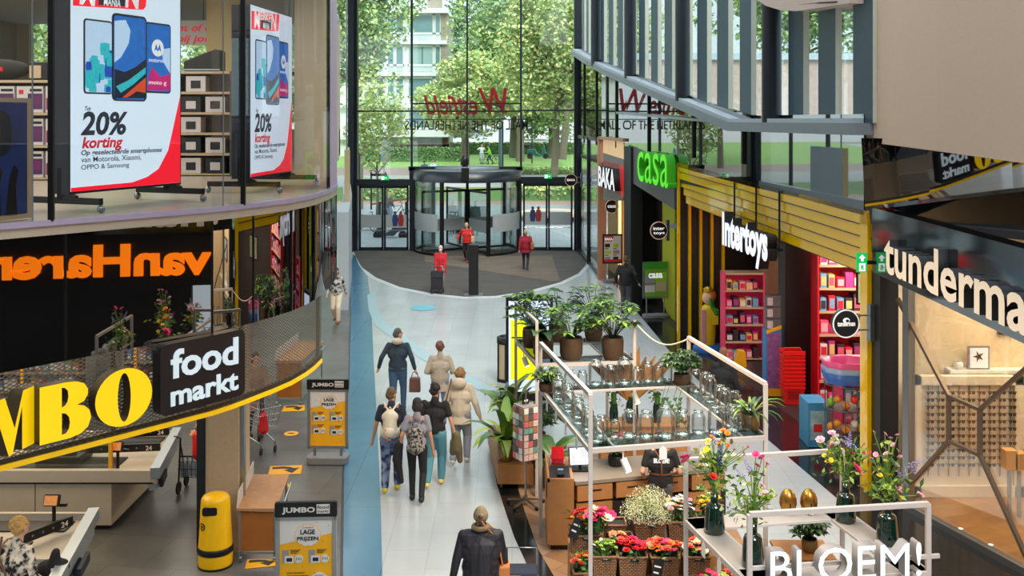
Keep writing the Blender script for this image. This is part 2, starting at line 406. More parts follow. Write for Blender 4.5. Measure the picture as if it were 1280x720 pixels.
def beam_z(Y): return 5.95 + max(0, Y - 22.8) * .137 if Y > 22.8 else 5.95
struct('wall_right_band', wall_strip(rw_pts, [5.4, 5.4, 5.4, 5.3, 4.9, 4.8, 4.72, 4.68, 4.6], [beam_z(p[1]) + .35 for p in rw_pts], .12), M_mirror)
mb = MB()
for y in (44.5, 40.2, 36.0, 31.2, 26.4, 22.6):
    mb.box(WX(y) - .05, WX(y) + .02, y - .06, y + .06, 5.2, beam_z(y) + .1)
struct('trim_2', mb, M_black)
# clear glass beside the entrance, under the band
struct('window_2', wall_strip([(WX(y), y) for y in (47.4, 43, 38.9)], .12, 5.4, .03), M_glass)
mb = MB()
for y in (47.2, 43.0, 38.95): mb.box(WX(y) - .07, WX(y) + .09, y - .08, y + .08, 0, 5.45)
wall_strip([(WX(y) - .03, y) for y in (47.4, 43, 38.9)], 0, .12, .12, mb); wall_strip([(WX(y) - .03, y) for y in (47.4, 43, 38.9)], 5.35, 5.5, .12, mb)
struct('trim_3', mb, M_dark)
# raking beam and horizontal ledge
mb = MB(); ys = [47.2, 42, 37, 32, 27, 22.8, 19.5, 16.6]
for a, b in zip(ys, ys[1:]):
    pa, pb = (WX(a), a), (WX(b), b); za, zb = beam_z(a), beam_z(b)
    q = []
    for (p, z) in ((pa, za), (pb, zb)):
        q += [Vector((p[0] - .32, p[1], z)), Vector((p[0] + .5, p[1], z)), Vector((p[0] + .5, p[1], z + .2)), Vector((p[0] - .32, p[1], z + .2))]
    mb.add(q, [(0, 1, 5, 4), (1, 2, 6, 5), (2, 3, 7, 6), (3, 0, 4, 7), (0, 3, 2, 1), (4, 5, 6, 7)])
struct('trim_4', mb, mat('beam_grey', (120, 128, 134), .4))
mb = MB(); ys = [35, 31, 27, 23.5]
for a, b in zip(ys, ys[1:]):
    za, zb = 5.95 + (a - 17) * .026, 5.95 + (b - 17) * .026
    q = []
    for (y, z) in ((a, za), (b, zb)):
        q += [Vector((WX(y) - .24, y, z)), Vector((WX(y) + .02, y, z)), Vector((WX(y) + .02, y, z + .07)), Vector((WX(y) - .24, y, z + .07))]
    mb.add(q, [(0, 1, 5, 4), (1, 2, 6, 5), (2, 3, 7, 6), (3, 0, 4, 7), (0, 3, 2, 1), (4, 5, 6, 7)])
struct('trim_5', mb, mat('ledge_grey', (150, 156, 160), .4))
# window band above the beam: fins, round posts, glass
M_fin = mat('fin_blue_grey', (46, 70, 86), .4); M_finside = mat('fin_beige', (196, 194, 178), .5)
win = thing('window_3', None, None, (WX(30), 30, 6)); tag(win, kind='structure')
y = 45.6; i = 0
TOPZ = 13.0
colY = (39.5, 33.3, 27.0, 20.6)
while y > 17.0:
    x = WX(y) + .02; z = beam_z(y) + .2; dx = (WX(y - .7) - WX(y))
    mb = MB(); w = .84 if y > 24 else .74
    a = Vector((x, y, 0)); d = Vector((WX(y - .5) - WX(y), -.5, 0)).normalized(); nn = Vector((-d.y, d.x, 0))
    q = [a, a + d * w, a + d * w + nn * .12, a + nn * .12]
    mb.prism([(v.x, v.y) for v in q], (0, 0, z), (1, 0, 0), (0, 1, 0), (0, 0, 1), 0, TOPZ - z)
    mb.m = [0] * len(mb.f); mb.m[3] = 1; mb.m[5] = 0
    # the narrow flank toward the camera is beige
    for k, f in enumerate(mb.f):
        c = sum((Vector(mb.v[j]) for j in f), Vector()) / len(f); vv = [Vector(mb.v[j]) for j in f]; nrm = (vv[1] - vv[0]).cross(vv[2] - vv[0]).normalized()
        if nrm.y < -.8: mb.m[k] = 1
    ob('fin', mb, [M_fin, M_finside], win); i += 1
    y -= 1.62 if y > 24 else 1.42
ob('pane', wall_strip([(WX(y) + .35, y) for y in (47.0, 38.75, 34.4, 28, 16.8)], [beam_z(v) for v in (47.0, 38.75, 34.4, 28, 16.8)], TOPZ, .02), glassmat('window_glass', (240, 248, 246), .02, .35), win)
mb = MB()
for a, b in zip([47, 42, 37, 32, 27, 22.8, 19.5], [42, 37, 32, 27, 22.8, 19.5, 16.8]):
    mb.bar((WX(a) - .02, a, beam_z(a) + .24), (WX(b) - .02, b, beam_z(b) + .24), .5, .08)
ob('sill', mb, mat('sill_pale', (170, 178, 184), .4), win)
for cy in colY:
    mb = MB().tube([(WX(cy) - .12, cy, beam_z(cy) + .1), (WX(cy) - .12, cy, TOPZ)], .2, 20); ob('post', mb, M_dark, win)
# beige wall over the optician, with the curved soffit above the window band
BW = [(5.92, 16.95), (6.1, 16.2), (6.55, 15.4), (7.4, 14.3), (9.0, 12.6), (11, 10.6)]
struct('wall_right', wall_strip(BW, [5.84, 5.8, 5.72, 5.57, 5.3, 5.0], 13, .15), mat('beige_plaster', (212, 186, 160), .75, bump=.05, scale=30))
rg_, rn_ = [(5.93, 16.75), (6.66, 15.88), (7.5, 14.9), (9.0, 13.1), (10.2, 11.0)], Vector((-.76, -.65, 0)) * .15
mb = MB()
for a, b in zip(rg_, rg_[1:]):                 # black glass leaning out a little at the top
    q = [Vector((*a, 4.45)), Vector((*b, 4.45)), Vector((*b, 5.9)) + rn_, Vector((*a, 5.9)) + rn_]; q += [v - rn_ * .5 for v in q]
    mb.add(q, [(0, 1, 2, 3), (7, 6, 5, 4), (0, 4, 5, 1), (1, 5, 6, 2), (2, 6, 7, 3), (3, 7, 4, 0)])
struct('wall_right_glass', mb, mirrormat('polished_black_glass_near', .3, .7))
mb = MB()
sof = [(950, 0, 20.6), (962, 8, 20.0), (980, 13.5, 19.3), (1000, 14.5, 18.7), (1025, 11, 18.0), (1050, 7, 17.4), (1066, 5, 16.9)]
pp = [P(a, b, Y) for a, b, Y in sof]
for a, b in zip(pp, pp[1:]):
    q = []
    for v in (a, b): q += [v + Vector((-.1, -.1, 0)), v + Vector((1.2, .1, 0)), v + Vector((1.2, .1, 4)), v + Vector((-.1, -.1, 4))]
    mb.add(q, [(0, 1, 5, 4), (1, 2, 6, 5), (2, 3, 7, 6), (3, 0, 4, 7), (0, 3, 2, 1), (4, 5, 6, 7)])
struct('ceiling_soffit', mb, mat('soffit_beige', (200, 180, 164), .7))
mb = MB()
mb.tube([P(a, b - 9 + (a - 985) ** 2 * .001, Y - .2) for a, b, Y in sof[1:6]], .02, 6)
struct('trim_6', mb, M_black)

# ---- entrance facade
FY = 47.5
fac = thing('window_1', None, None, (-2.2, FY, 0)); tag(fac, kind='structure')
def fx(px, Y=FY): return (px - 640) / FPX * Y
def fz(py, Y=FY): return CAMZ - (py - HORY) / FPX * Y
def mull(px0, px1, z0, z1, d=.2, name='mullion', m=None, Y=FY):
    ob(name, MB().box(fx(px0), fx(px1), Y - d / 2, Y + d / 2, z0, z1), m or M_dark, fac)
mull(438, 447.5, 0, 14, .5); mull(717.5, 727, 0, 14, .5)
mull(513.5, 516, 3.9, 14); mull(583, 585, 3.9, 14); mull(650, 652.5, 3.9, 14)
mull(512, 519, 0, 3.95, .3); mull(645, 652, 0, 3.95, .3)
mull(511, 653, fz(213), fz(208), .3, 'transom')
for (a, b, y) in ((447, 514, 139), (515, 651, 139), (515, 651, 129.5), (651, 718, 138)):
    mull(a, b, fz(y + .9), fz(y - .9), .12, 'transom')
mull(447, 513, fz(232), fz(224), .25, 'transom'); mull(652, 718, fz(229.5), fz(221), .25, 'transom')
mull(330, 334, 0, 14); mull(385, 388, 0, 14)
ob('pane', MB().box(-14, fx(438), FY - .015, FY + .015, 0, 14), M_glass, fac)
for (a, b) in ((447, 514), (516, 583), (585, 650), (652, 718)):
    z0 = fz(224) if a in (447, 652) else fz(208)
    ob('pane', MB().box(fx(a), fx(b), FY - .015, FY + .015, z0, 14), M_glass, fac)
mb = MB(); mb.box(fx(447), fx(717), FY - .08, FY + .3, -.02, .03)
ob('threshold', mb, M_dark, fac)
def swing_door(n, a, b, y_top, bandy):
    d = thing('door_%d' % n, None, None, (fx((a + b) / 2), FY, 0)); tag(d, kind='structure')
    mid = (a + b) / 2; zt = fz(y_top)
    for (l, r) in ((a, mid), (mid, b)):
        mb = MB(); x0, x1 = fx(l) + .01, fx(r) - .01
        mb.box(x0, x0 + .09, FY - .05, FY + .05, .02, zt); mb.box(x1 - .09, x1, FY - .05, FY + .05, .02, zt)
        mb.box(x0, x1, FY - .05, FY + .05, zt - .12, zt); mb.box(x0, x1, FY - .05, FY + .05, .02, .16)
        lf = ob('leaf', mb, M_dark, d)
        ob('pane', MB().box(x0 + .09, x1 - .09, FY - .01, FY + .01, .16, zt - .12), M_glass, lf)
        ob('film_band', MB().box(x0 + .09, x1 - .09, FY - .016, FY - .012, fz(bandy + 16), fz(bandy)), M_frost, lf)
        ob('push_bar', MB().tube([(x0 + .05, FY - .09, fz(bandy + 19)), (x1 - .05, FY - .09, fz(bandy + 19))], .02, 8), M_chrome, lf)
    return d
d1 = swing_door(1, 448.5, 511, 232, 268.5); d2 = swing_door(2, 653.5, 716, 229.5, 265)
# couple pictured on the door films
def couple_sticker(px, py, s, label):
    st = thing('door_sticker', label, 'sticker', (fx(px), FY - .02, fz(py)))
    for dx, c, nm in ((-.16, (40, 60, 110), 'blue_figure'), (.16, (150, 50, 48), 'red_figure')):
        mb = MB(); x = fx(px) + dx * s; z = fz(py)
        body = [(-.12, -.3), (.12, -.3), (.17, .05), (.12, .34), (.05, .36), (.09, .48), (0, .56), (-.09, .48), (-.05, .36), (-.12, .34), (-.17, .05)]
        mb.prism([(p[0] * s, p[1] * s) for p in body], (x, FY - .018, z), (1, 0, 0), (0, 0, 1), (0, -1, 0), 0, .004)
        ob(nm, mb, mat('sticker_' + nm, c, .6), st)
couple_sticker(497.5, 276, .85, 'small sticker of a couple in red and blue on the left glass door')
couple_sticker(669.5, 270, .85, 'small sticker of a couple in red and blue on the right glass door')
# revolving door
RC = Vector((fx(584), FY + .15, 0)); RR = 2.5
rv = thing('revolving_door', 'large revolving glass door with dark drum canopy in the entrance facade', 'revolving door', RC)
mb = MB().lathe([(RR + .1, 3.35), (RR + .1, 3.83), (RR - .25, 3.87), (0.001, 3.9)], RC, 48)
mb.lathe([(0.001, 3.36), (RR + .1, 3.35)], RC, 48)
ob('canopy', mb, mat('canopy_dark', (34, 40, 46), .3), rv)
ob('canopy_deck', MB().lathe([(RR * .62, 3.87), (RR * .62, 3.97), (.001, 3.99)], RC, 40), mat('deck_grey', (120, 128, 134), .4), rv)
def arcp(a0, a1, r, n=14): return [(RC.x + r * math.cos(R(a0 + (a1 - a0) * i / n)), RC.y + r * math.sin(R(a0 + (a1 - a0) * i / n))) for i in range(n + 1)]
def arc_wall(a0, a1, r, z0, z1, th=.03):
    o_, i_ = arcp(a0, a1, r), arcp(a0, a1, r - th); mb = MB()
    mb.prism(o_ + i_[::-1], (0, 0, z0), (1, 0, 0), (0, 1, 0), (0, 0, 1), 0, z1 - z0); return mb
for nm, a0, a1 in (('left', 135, 245), ('right', -65, 45)):
    g = ob('curved_glass', arc_wall(a0, a1, RR, .1, 3.35), M_glass, rv)
    ob('film_band', arc_wall(a0 + 5, a1 - 5, RR + .008, fz(289, 46), fz(267, 46), .006), M_frost, g)
    ob('base_rail', arc_wall(a0, a1, RR + .04, 0, .12, .12), M_black, rv)
    for a in (a0, a1):
        x, y = arcp(a, a, RR)[0]; ob('door_post', MB().tube([(x, y, 0), (x, y, 3.36)], .1, 12), M_black, rv)
ob('hub', MB().tube([RC + Vector((0, 0, .02)), RC + Vector((0, 0, 3.36))], .07, 12), M_black, rv)
for k in range(4):
    a = R(28 + 90 * k); u = Vector((math.cos(a), math.sin(a), 0)); mb = MB()
    for (p, q) in ((.1, .1), (2.33, 2.33)): mb.bar(RC + u * p + Vector((0, 0, .06)), RC + u * q + Vector((0, 0, 2.9)), .09, .06, u)
    for z in (.1, 2.85): mb.bar(RC + u * .1 + Vector((0, 0, z)), RC + u * 2.33 + Vector((0, 0, z)), .06, .1)
    w = ob('wing_frame', mb, M_black, rv)
    n_ = Vector((-u.y, u.x, 0)); mb = MB(); mb.prism([(.15, .15), (2.28, .15), (2.28, 2.8), (.15, 2.8)], RC, u, (0, 0, 1), n_, -.008, .008)
    ob('wing_pane', mb, M_glass, w)
    mb = MB(); mb.prism([(.2, 1.0), (2.25, 1.0), (2.25, 1.55), (.2, 1.55)], RC, u, (0, 0, 1), n_, -.012, .012)
    ob('wing_film', mb, M_frost, w)
ob('sensor_box', MB().box(fx(580), fx(589), FY - 2.6, FY - 2.2, 3.45, 4.05), M_black, rv, bevel=.02)
tag(ob('alarm_beacon', MB().lathe([(.12, 3.99), (.2, 4.15), (.2, 4.35), (.12, 4.5), (.001, 4.55)], (fx(581), FY - .1, 0), 16, cap0=True), M_black), 'round black beacon standing on top of the revolving door', 'beacon')
# mirrored lettering on the outside of the glass
M_red = mat('sign_red', (196, 18, 34), .4, em=.12)
ws = thing('facade_sign', 'big red script mall sign on the entrance glass, seen from behind', 'sign', (fx(580), FY + .25, fz(143)))
o0 = Vector((fx(634), FY + .2, fz(142.5)))
lettering('letter', 'W', o0, (-1, 0, 0), (0, 0, 1), 1.0, M_red, ws, .06, .012, .22, width=fx(634) - fx(597), height=fz(109.5) - fz(143))
for ch, xa, xb, yt in (('e', 597, 586, 124), ('s', 588, 577, 124), ('t', 578, 571, 118), ('f', 574, 560, 119), ('i', 565, 559, 118), ('e', 560, 549, 124), ('l', 550, 541, 118), ('d', 544, 529, 118)):
    lettering('letter', ch, (fx(xa), FY + .2, fz(142.5)), (-1, 0, 0), (0, 0, 1), 1.0, M_red, ws, .06, .02, .3, width=fx(xa) - fx(xb), height=fz(yt) - fz(142.5))
ob('rail', MB().box(fx(529), fx(634), FY + .28, FY + .32, fz(140), fz(139)), M_dark, ws)
ms = thing('facade_sign', 'black capital letter sign under the red script on the entrance glass, seen from behind', 'sign', (fx(583), FY + .25, fz(162)))
lettering('lettering', 'MALL OF THE NETHERLANDS', (fx(660), FY + .2, fz(162)), (-1, 0, 0), (0, 0, 1), .7, M_black, ms, .05, .01, 0, width=fx(660) - fx(506), height=fz(150) - fz(162))
ob('rail', MB().box(fx(506), fx(660), FY + .2, FY + .3, fz(149.8), fz(148.6)), M_black, ms)
def exit_sign(px, py, Y, w, h, label, rz=0.0):
    c = P(px, py, Y); t = thing('exit_sign', label, 'exit sign', (c.x, c.y, c.z), rz)
    b = MB().box(-w / 2, w / 2, -.03, .03, -h / 2, h / 2); ob('case', b, M_green, t, local=True)
    mb = MB().box(-w / 2 + .03, -.02, -.036, -.03, -h / 2 + .03, h / 2 - .03); ob('panel', mb, M_lit, t, local=True)
    a = MB(); s = h * .32
    a.prism([(.05, .2), (.05, -.2), (.0, -.2), (.28, -.75) , (.56, -.2), (.5, -.2)], (w * .05, -.034, 0), (s, 0, 0), (0, 0, -s), (0, -1, 0), 0, .004)
    a.prism([(0, .12), (.45, .12), (.45, .35), (.9, 0), (.45, -.35), (.45, -.12), (0, -.12)], (w * .08, -.031, 0), (s * 1.2, 0, 0), (0, 0, s * 1.2), (0, -1, 0), 0, .004); ob('arrow', a, M_lit, t, local=True)
    f = MB(); f.prism([(-.1, -.8), (.05, -.8), (.15, -.2), (.3, -.7), (.42, -.65), (.28, .1), (.45, .0), (.5, .1), (.2, .35), (.25, .6), (.1, .7), (0, .55), (-.2, .3), (-.35, 0), (-.25, -.05), (-.1, .1)], (-w * .3, -.037, 0), (s, 0, 0), (0, 0, s), (0, -1, 0), 0, .004); ob('running_figure', f, M_green, t, local=True)
    return t
exit_sign(481, 222.5, FY - .18, .37, .21, 'green exit sign over the left swing doors of the entrance')
exit_sign(685, 220.5, FY - .18, .37, .21, 'green exit sign over the right swing doors of the entrance')
# ================================================================ OUTSIDE
def GZ(Y): return 0 if Y < 50 else .057 * (Y - 50) + (0.0 if Y < 90 else 0)
def band(name, x0, x1, y0, y1, m, kind='structure', dz=0.0):
    mb = MB(); n = 8; ys = [y0 + (y1 - y0) * i / n for i in range(n + 1)]
    for a, b in zip(ys, ys[1:]):
        q = [(x0, a, GZ(a) + dz), (x1, a, GZ(a) + dz), (x1, b, GZ(b) + dz), (x0, b, GZ(b) + dz)]
        q += [(v[0], v[1], v[2] - .3) for v in q]
        mb.add(q, [(0, 1, 2, 3), (7, 6, 5, 4), (0, 4, 5, 1), (1, 5, 6, 2), (2, 6, 7, 3), (3, 7, 4, 0)])
    return tag(ob(name, mb, m), kind=kind)
M_pave = tilemat('outdoor_paving', (150, 154, 156), (138, 142, 145), (112, 116, 118), .6, .3, .6, .01, 0, .3, .5, grain=.6, gamt=.2)
band('ground_paving', -45, 45, 47.6, 64, M_pave)
band('ground_kerb_path', -45, 45, 64, 65.5, mat('path_red', (156, 118, 110), .8))
band('ground_verge', -45, 45, 65.5, 73, mat('verge_soil', (96, 120, 62), .9))
band('ground_road', -45, 45, 73, 80.5, mat('road_asphalt', (150, 150, 148), .85))
band('ground_cycle_path', -45, 45, 80.5, 86.5, mat('cycle_path', (142, 122, 116), .85))
band('ground_lawn', -50, 60, 86.5, 112, mat('lawn_green', (128, 158, 84), .9, noise=.25, scale=2))
band('ground_parking', -60, 70, 112, 150, mat('parking_grey', (176, 172, 168), .85))
L1 = mat('leaf_light', (194, 208, 136), .6, noise=.15); L2 = mat('leaf_mid', (152, 182, 112), .6, noise=.15); L3 = mat('leaf_dark', (104, 138, 90), .6, noise=.15); L4 = mat('leaf_yellow', (216, 214, 138), .6, noise=.15); L5 = mat('leaf_blue_green', (78, 118, 92), .65, noise=.15)
M_bark = mat('bark', (118, 108, 92), .9, bump=.6, scale=12)
def blob_points(c, r, n, rng, nb=26):
    """points on the outer shells of many small leaf clusters filling an ellipsoid"""
    bc = rng.normal(size=(nb, 3)); bc /= np.linalg.norm(bc, axis=1, keepdims=True); bc *= rng.uniform(.25, 1, (nb, 1)) ** .5 * .82
    br = rng.uniform(.26, .44, nb); k = rng.integers(0, nb, n)
    d = rng.normal(size=(n, 3)); d /= np.linalg.norm(d, axis=1, keepdims=True)
    p = bc[k] + d * br[k][:, None] * rng.uniform(.75, 1.08, (n, 1))
    return p * np.array(r) + np.array(c)
def tree(px, Y, zc, r, label, mats, n=9000, size=.36, trunk_r=.22, lean=0.0, seed=1, group=None, weights=None, z0=None, name='street_tree'):
    rng = np.random.default_rng(seed); x = (px - 640) / FPX * Y; g = GZ(Y) if z0 is None else z0
    t = thing(name, label, 'tree', (x, Y, g), 0, group)
    C = blob_points((x, Y, zc), r, n, rng); V, Fq = leaf_cards(C, size, rng)
    mi = rng.choice(len(mats), len(Fq), p=weights) if weights else rng.integers(0, len(mats), len(Fq))
    arrays_obj('foliage', V, Fq, mats, t, mi)
    mb = MB(); b0 = Vector((x - lean, Y, g - .1)); top = Vector((x, Y, zc - r[2] * .2))
    mb.tube([b0, b0.lerp(top, .35) + Vector((.05, 0, 0)), b0.lerp(top, .7), top], [trunk_r, trunk_r * .8, trunk_r * .6, trunk_r * .25], 9)
    for k in range(7):
        a = rng.uniform(0, 6.28); s = b0.lerp(top, rng.uniform(.55, .95))
        mb.tube([s, s + Vector((math.cos(a) * r[0] * .35, math.sin(a) * r[1] * .35, r[2] * .25)), s + Vector((math.cos(a) * r[0] * .7, math.sin(a) * r[1] * .7, r[2] * .42))], [trunk_r * .4, trunk_r * .25, trunk_r * .08], 6)
    ob('trunk', mb, M_bark, t); return t
def tz(py, Y): return CAMZ - (py - HORY) / FPX * Y
TG = 'trees outside the entrance'
tree(448, 62, tz(10, 62), (3.9, 3.4, 5.2), 'tall green tree at the left edge of the entrance glass', [L1, L2, L3], 15000, .3, .3, seed=2, weights=[.35, .4, .25])
tree(471, 55, tz(150, 55), (1.75, 1.5, 3.0), 'slender young pale green tree with a stake frame behind the left doors', [L1, L4, L2], 2600, .26, .09, seed=3, weights=[.6, .2, .2])
tree(583, 80, tz(118, 80), (4.6, 3.4, 3.5), 'broad light green tree before the pale apartment block', [L1, L4, L2], 12000, .36, .24, seed=4, weights=[.5, .22, .28])
tree(600, 128, tz(62, 128), (7.5, 4, 6.5), 'dark blue green trees far behind the apartment block', [L5, L3, L5], 9000, .5, .4, seed=5, name='conifer_clump')
tree(650, 92, tz(62, 92), (6.6, 4, 8.0), 'large mid green tree right of the gap of sky', [L2, L1, L3], 17000, .42, .4, seed=6, weights=[.5, .32, .18])
tree(700, 72, tz(45, 72), (4.6, 3.6, 6.6), 'tall yellow green tree behind the right entrance mullion', [L4, L1, L2, L3], 17000, .32, .3, lean=.5, seed=7, weights=[.3, .4, .2, .1])
tree(688, 95, tz(128, 95), (3.8, 3, 3.6), 'shady tree with a dark trunk beside the parked cars', [L2, L3, L1], 7000, .4, .3, seed=8)
tree(775, 69, tz(40, 69), (4.6, 3.5, 6.0), 'green tree outside the slatted upper windows', [L1, L2, L4], 11000, .34, .3, seed=9)
tree(1010, 78, tz(-20, 78), (9, 4, 5.5), 'broad tree behind the pink brick wall', [L2, L1, L3], 11000, .42, .3, seed=10)
tree(340, 64, tz(0, 64), (4.5, 3.5, 7.0), 'tree outside to the left of the entrance glass', [L1, L2, L3], 8000, .36, .3, seed=11)
tree(90, 62, tz(30, 62), (8, 4, 7), 'leafy tree outside the electronics shop window', [L1, L2, L3, L4], 13000, .36, .3, seed=12)
tree(-120, 66, tz(30, 66), (6, 4, 6), 'second leafy tree outside the electronics shop window', [L1, L2, L3], 7000, .38, .3, seed=13)
tree(300, 84, tz(40, 84), (6, 4, 7.5), 'big tree left of the entrance behind the road', [L1, L2, L4], 12000, .42, .3, seed=21)
tree(395, 76, tz(60, 76), (4.2, 3, 6.5), 'dense tree left of the entrance beside the road', [L1, L2, L3], 10000, .38, .3, seed=22)
def trunk_only(px, Y, y0, y1, r, label, lean):
    b0, t0 = P(px, y0, Y), P(px + lean, y1, Y); mb = MB().tube([b0 - Vector((0, 0, .3)), b0.lerp(t0, .5), t0], [r * 1.2, r, r * .85], 9)
    t = thing('bare_tree', label, 'tree', b0); ob('trunk', mb, M_bark, t)
    ob('branch', MB().tube([b0.lerp(t0, .7), t0 + Vector((r * 5, 0, .3))], [r * .5, r * .2], 7), M_bark, t)
trunk_only(641, 96, 192, 120, .32, 'thick grey tree trunk standing right of the lamp pole', 2)
trunk_only(703, 88, 195, 120, .3, 'leaning tree trunk on the lawn behind the green scooter', 8)
trunk_only(580, 86, 208, 130, .28, 'straight grey tree trunk above the revolving door', 2)
def hedge(px0, px1, Y, h, dep, label, n, mats, size=.2, dz=0.0, name='hedge'):
    x0, x1 = (px0 - 640) / FPX * Y, (px1 - 640) / FPX * Y; rng = np.random.default_rng(int(px0) + n)
    g = GZ(Y) + dz; t = thing(name, label, 'hedge', ((x0 + x1) / 2, Y, g))
    C = np.stack([rng.uniform(x0, x1, n), rng.uniform(Y, Y + dep, n), g + h * rng.uniform(0, 1, n) ** .6 * (1 + .08 * np.sin(rng.uniform(0, 40, n)))], 1)
    V, Fq = leaf_cards(C, size, rng); arrays_obj('foliage', V, Fq, mats, t, rng.integers(0, len(mats), len(Fq)))
    ob('core', MB().box(x0 + .1, x1 - .1, Y + .15, Y + dep - .15, g, g + h * .8), L3, t)
hedge(455, 583, 91.5, 1.25, 1.3, 'clipped dark hedge before the low brick building', 9000, [L3, L2, L3], .24)
hedge(563, 730, 99, 1.1, 1.3, 'long clipped hedge along the car park', 7000, [L3, L2], .28)
hedge(430, 512, 66, 1.0, 6, 'low green planting behind the left swing doors', 6000, [L1, L2, L1], .3)
hedge(640, 735, 66, .85, 6, 'low green planting behind the right swing doors', 6000, [L1, L4, L2], .3)
hedge(652, 735, 81, .5, 3, 'strip of tall grass along the cycle path', 2500, [L2, L1], .3)
hedge(735, 900, 62, 1.0, 2, 'hedge outside the side window', 4000, [L3, L2], .26)
# apartment block
M_bw = mat('panel_white', (226, 228, 226), .6); M_bb = tilemat('pale_brick', (178, 166, 148), (164, 152, 136), (150, 142, 130), .22, .07, .9, .01)
M_bg = mat('window_blue_glass', (112, 146, 152), .12, coat=1.0); M_sp = mat('spandrel_grey', (190, 200, 204), .5); M_cur = mat('curtain_green_grey', (150, 176, 174), .8)
BY = 97.0
def bx(px): return (px - 640) / FPX * BY
def bz(py): return CAMZ - (py - HORY) / FPX * BY
ab = thing('apartment_building', 'white apartment block with wide windows and a brick corner behind the trees', 'building', (bx(500), BY, GZ(BY)))
ob('wall', MB().box(bx(425), bx(551), BY, BY + 9, 2.5, bz(14)), M_bw, ab)
ob('brick_corner', MB().box(bx(551), bx(559.5), BY - .2, BY + 9, 2.5, bz(15)), M_bb, ab)
ob('parapet', MB().box(bx(425), bx(560.5), BY - .7, BY + 9, bz(17), bz(11)), M_bw, ab)
ob('chimney', MB().box(bx(533), bx(550), BY + 1, BY + 3, bz(12), bz(-8)), M_bb, ab)
for fl in range(4):
    dy = fl * 39.6
    ob('slab_edge', MB().box(bx(425), bx(559), BY - .5, BY + .1, bz(55.5 + dy), bz(51 + dy)), M_bw, ab)
    for (a, b) in ((470, 480), (484, 493), (494.5, 505), (510, 542), (543.5, 551)):
        mb = MB(); x0, x1 = bx(a), bx(b); z0, z1 = bz(50 + dy), bz(17.5 + dy); zm = bz(42 + dy)
        mb.box(x0, x1, BY - .12, BY - .02, z1 - .12, z1); mb.box(x0, x1, BY - .12, BY - .02, zm - .1, zm + .1)
        mb.box(x0, x0 + .09, BY - .12, BY - .02, z0, z1); mb.box(x1 - .09, x1, BY - .12, BY - .02, z0, z1)
        w = ob('window', mb, M_bw, ab)
        ob('pane', MB().box(x0 + .09, x1 - .09, BY - .07, BY - .05, zm + .1, z1 - .12), M_bg, w)
        ob('spandrel', MB().box(x0 + .09, x1 - .09, BY - .08, BY - .05, z0, zm - .1), M_sp, w)
        if a == 510 and fl == 1: ob('curtain', MB().box(x0 + .1, x0 + 1.3, BY - .1, BY - .08, zm + .1, z1 - .12), M_cur, w)
        if a == 510 and fl == 1: ob('curtain', MB().box(x1 - 1.0, x1 - .1, BY - .1, BY - .08, zm + .1, z1 - .12), M_cur, w)
LY = 94.0
lb = thing('annex_building', 'low white annex with a brick base behind the hedge', 'building', ((500 - 640) / FPX * LY, LY, GZ(LY)))
def lx(px): return (px - 640) / FPX * LY
def lz(py): return CAMZ - (py - HORY) / FPX * LY
ob('roof', MB().box(lx(440), lx(561), LY - .8, LY + 1.9, lz(171), lz(163)), M_bw, lb)
ob('wall', MB().box(lx(440), lx(553), LY, LY + 1.9, 2.3, lz(170)), mat('annex_white', (206, 212, 214), .6), lb)
ob('brick_base', MB().box(lx(440), lx(560), LY - .15, LY + 1.9, 2.3, lz(180.5)), tilemat('dark_brick', (118, 82, 72), (100, 70, 62), (90, 70, 64), .22, .07, .9, .01), lb)
ob('brick_pier', MB().box(lx(553), lx(560), LY - .15, LY + 1.9, 2.3, lz(171)), MATS['dark_brick'], lb)
for a in (470, 488, 505, 522, 538): ob('window', MB().box(lx(a), lx(a + 9), LY - .04, LY + .02, lz(179), lz(172.5)), M_sp, lb)
# pink brick wall outside the upper windows
pb = thing('brick_building', 'pink brick wall with pale coping outside the slatted windows', 'building', (16, 54, 0))
ob('wall', MB().box(6.4, 40, 54, 60, 0, 9.45), tilemat('pink_brick', (222, 170, 158), (206, 148, 138), (214, 186, 176), .5, .2, .9, .02, 0, .2), pb)
ob('coping', MB().box(6.3, 40, 53.8, 60, 9.45, 9.8), mat('coping_pale', (196, 208, 214), .5), pb)
# lamp and signal poles, guards
pl = thing('traffic_light_pole', 'tall blue grey traffic light pole behind the revolving door', 'pole', P(625.5, 210, 84))
ob('pole', MB().tube([P(625.5, 213, 84), P(625.5, 88, 84)], [.17, .12], 10), mat('pole_blue_grey', (104, 124, 134), .5), pl)
for k in range(4): ob('signal_head', MB().box(P(622, 96 + k * 5, 84).x, P(624.5, 0, 84).x, 83.8, 84.1, tz(98.5 + k * 5, 84), tz(95 + k * 5, 84)), M_black, pl, bevel=.03)
for px, y0, y1, Y, lab in ((628.5, 210, 148, 82, 'slim pale street post beside the traffic light pole'), (665, 196, 150, 88, 'thin lamp post between the tree trunks'), (449, 215, 188, 60, 'dark bollard post outside the left doors')):
    q = thing('street_post', lab, 'post', P(px, y0, Y)); ob('post', MB().tube([P(px, y0, Y) - Vector((0, 0, .6)), P(px, y1, Y)], .06, 8), M_dark, q); ob('cap', MB().box(P(px - 2.5, 0, Y).x, P(px + 2.5, 0, Y).x, Y - .1, Y + .1, tz(y1 + 1, Y), tz(y1 - 1, Y)), M_dark, q)
q = thing('flag_banner', 'narrow blue banner on a pole left of the doors outside', 'banner', P(480, 222, 60)); ob('pole', MB().tube([P(480, 222, 60) - Vector((0, 0, .7)), P(480, 186, 60)], .035, 8), M_steel, q); ob('cloth', MB().box(P(477.2, 0, 60).x, P(479.6, 0, 60).x, 59.98, 60.02, tz(199, 60), tz(187, 60)), mat('banner_blue', (40, 120, 190), .6), q)
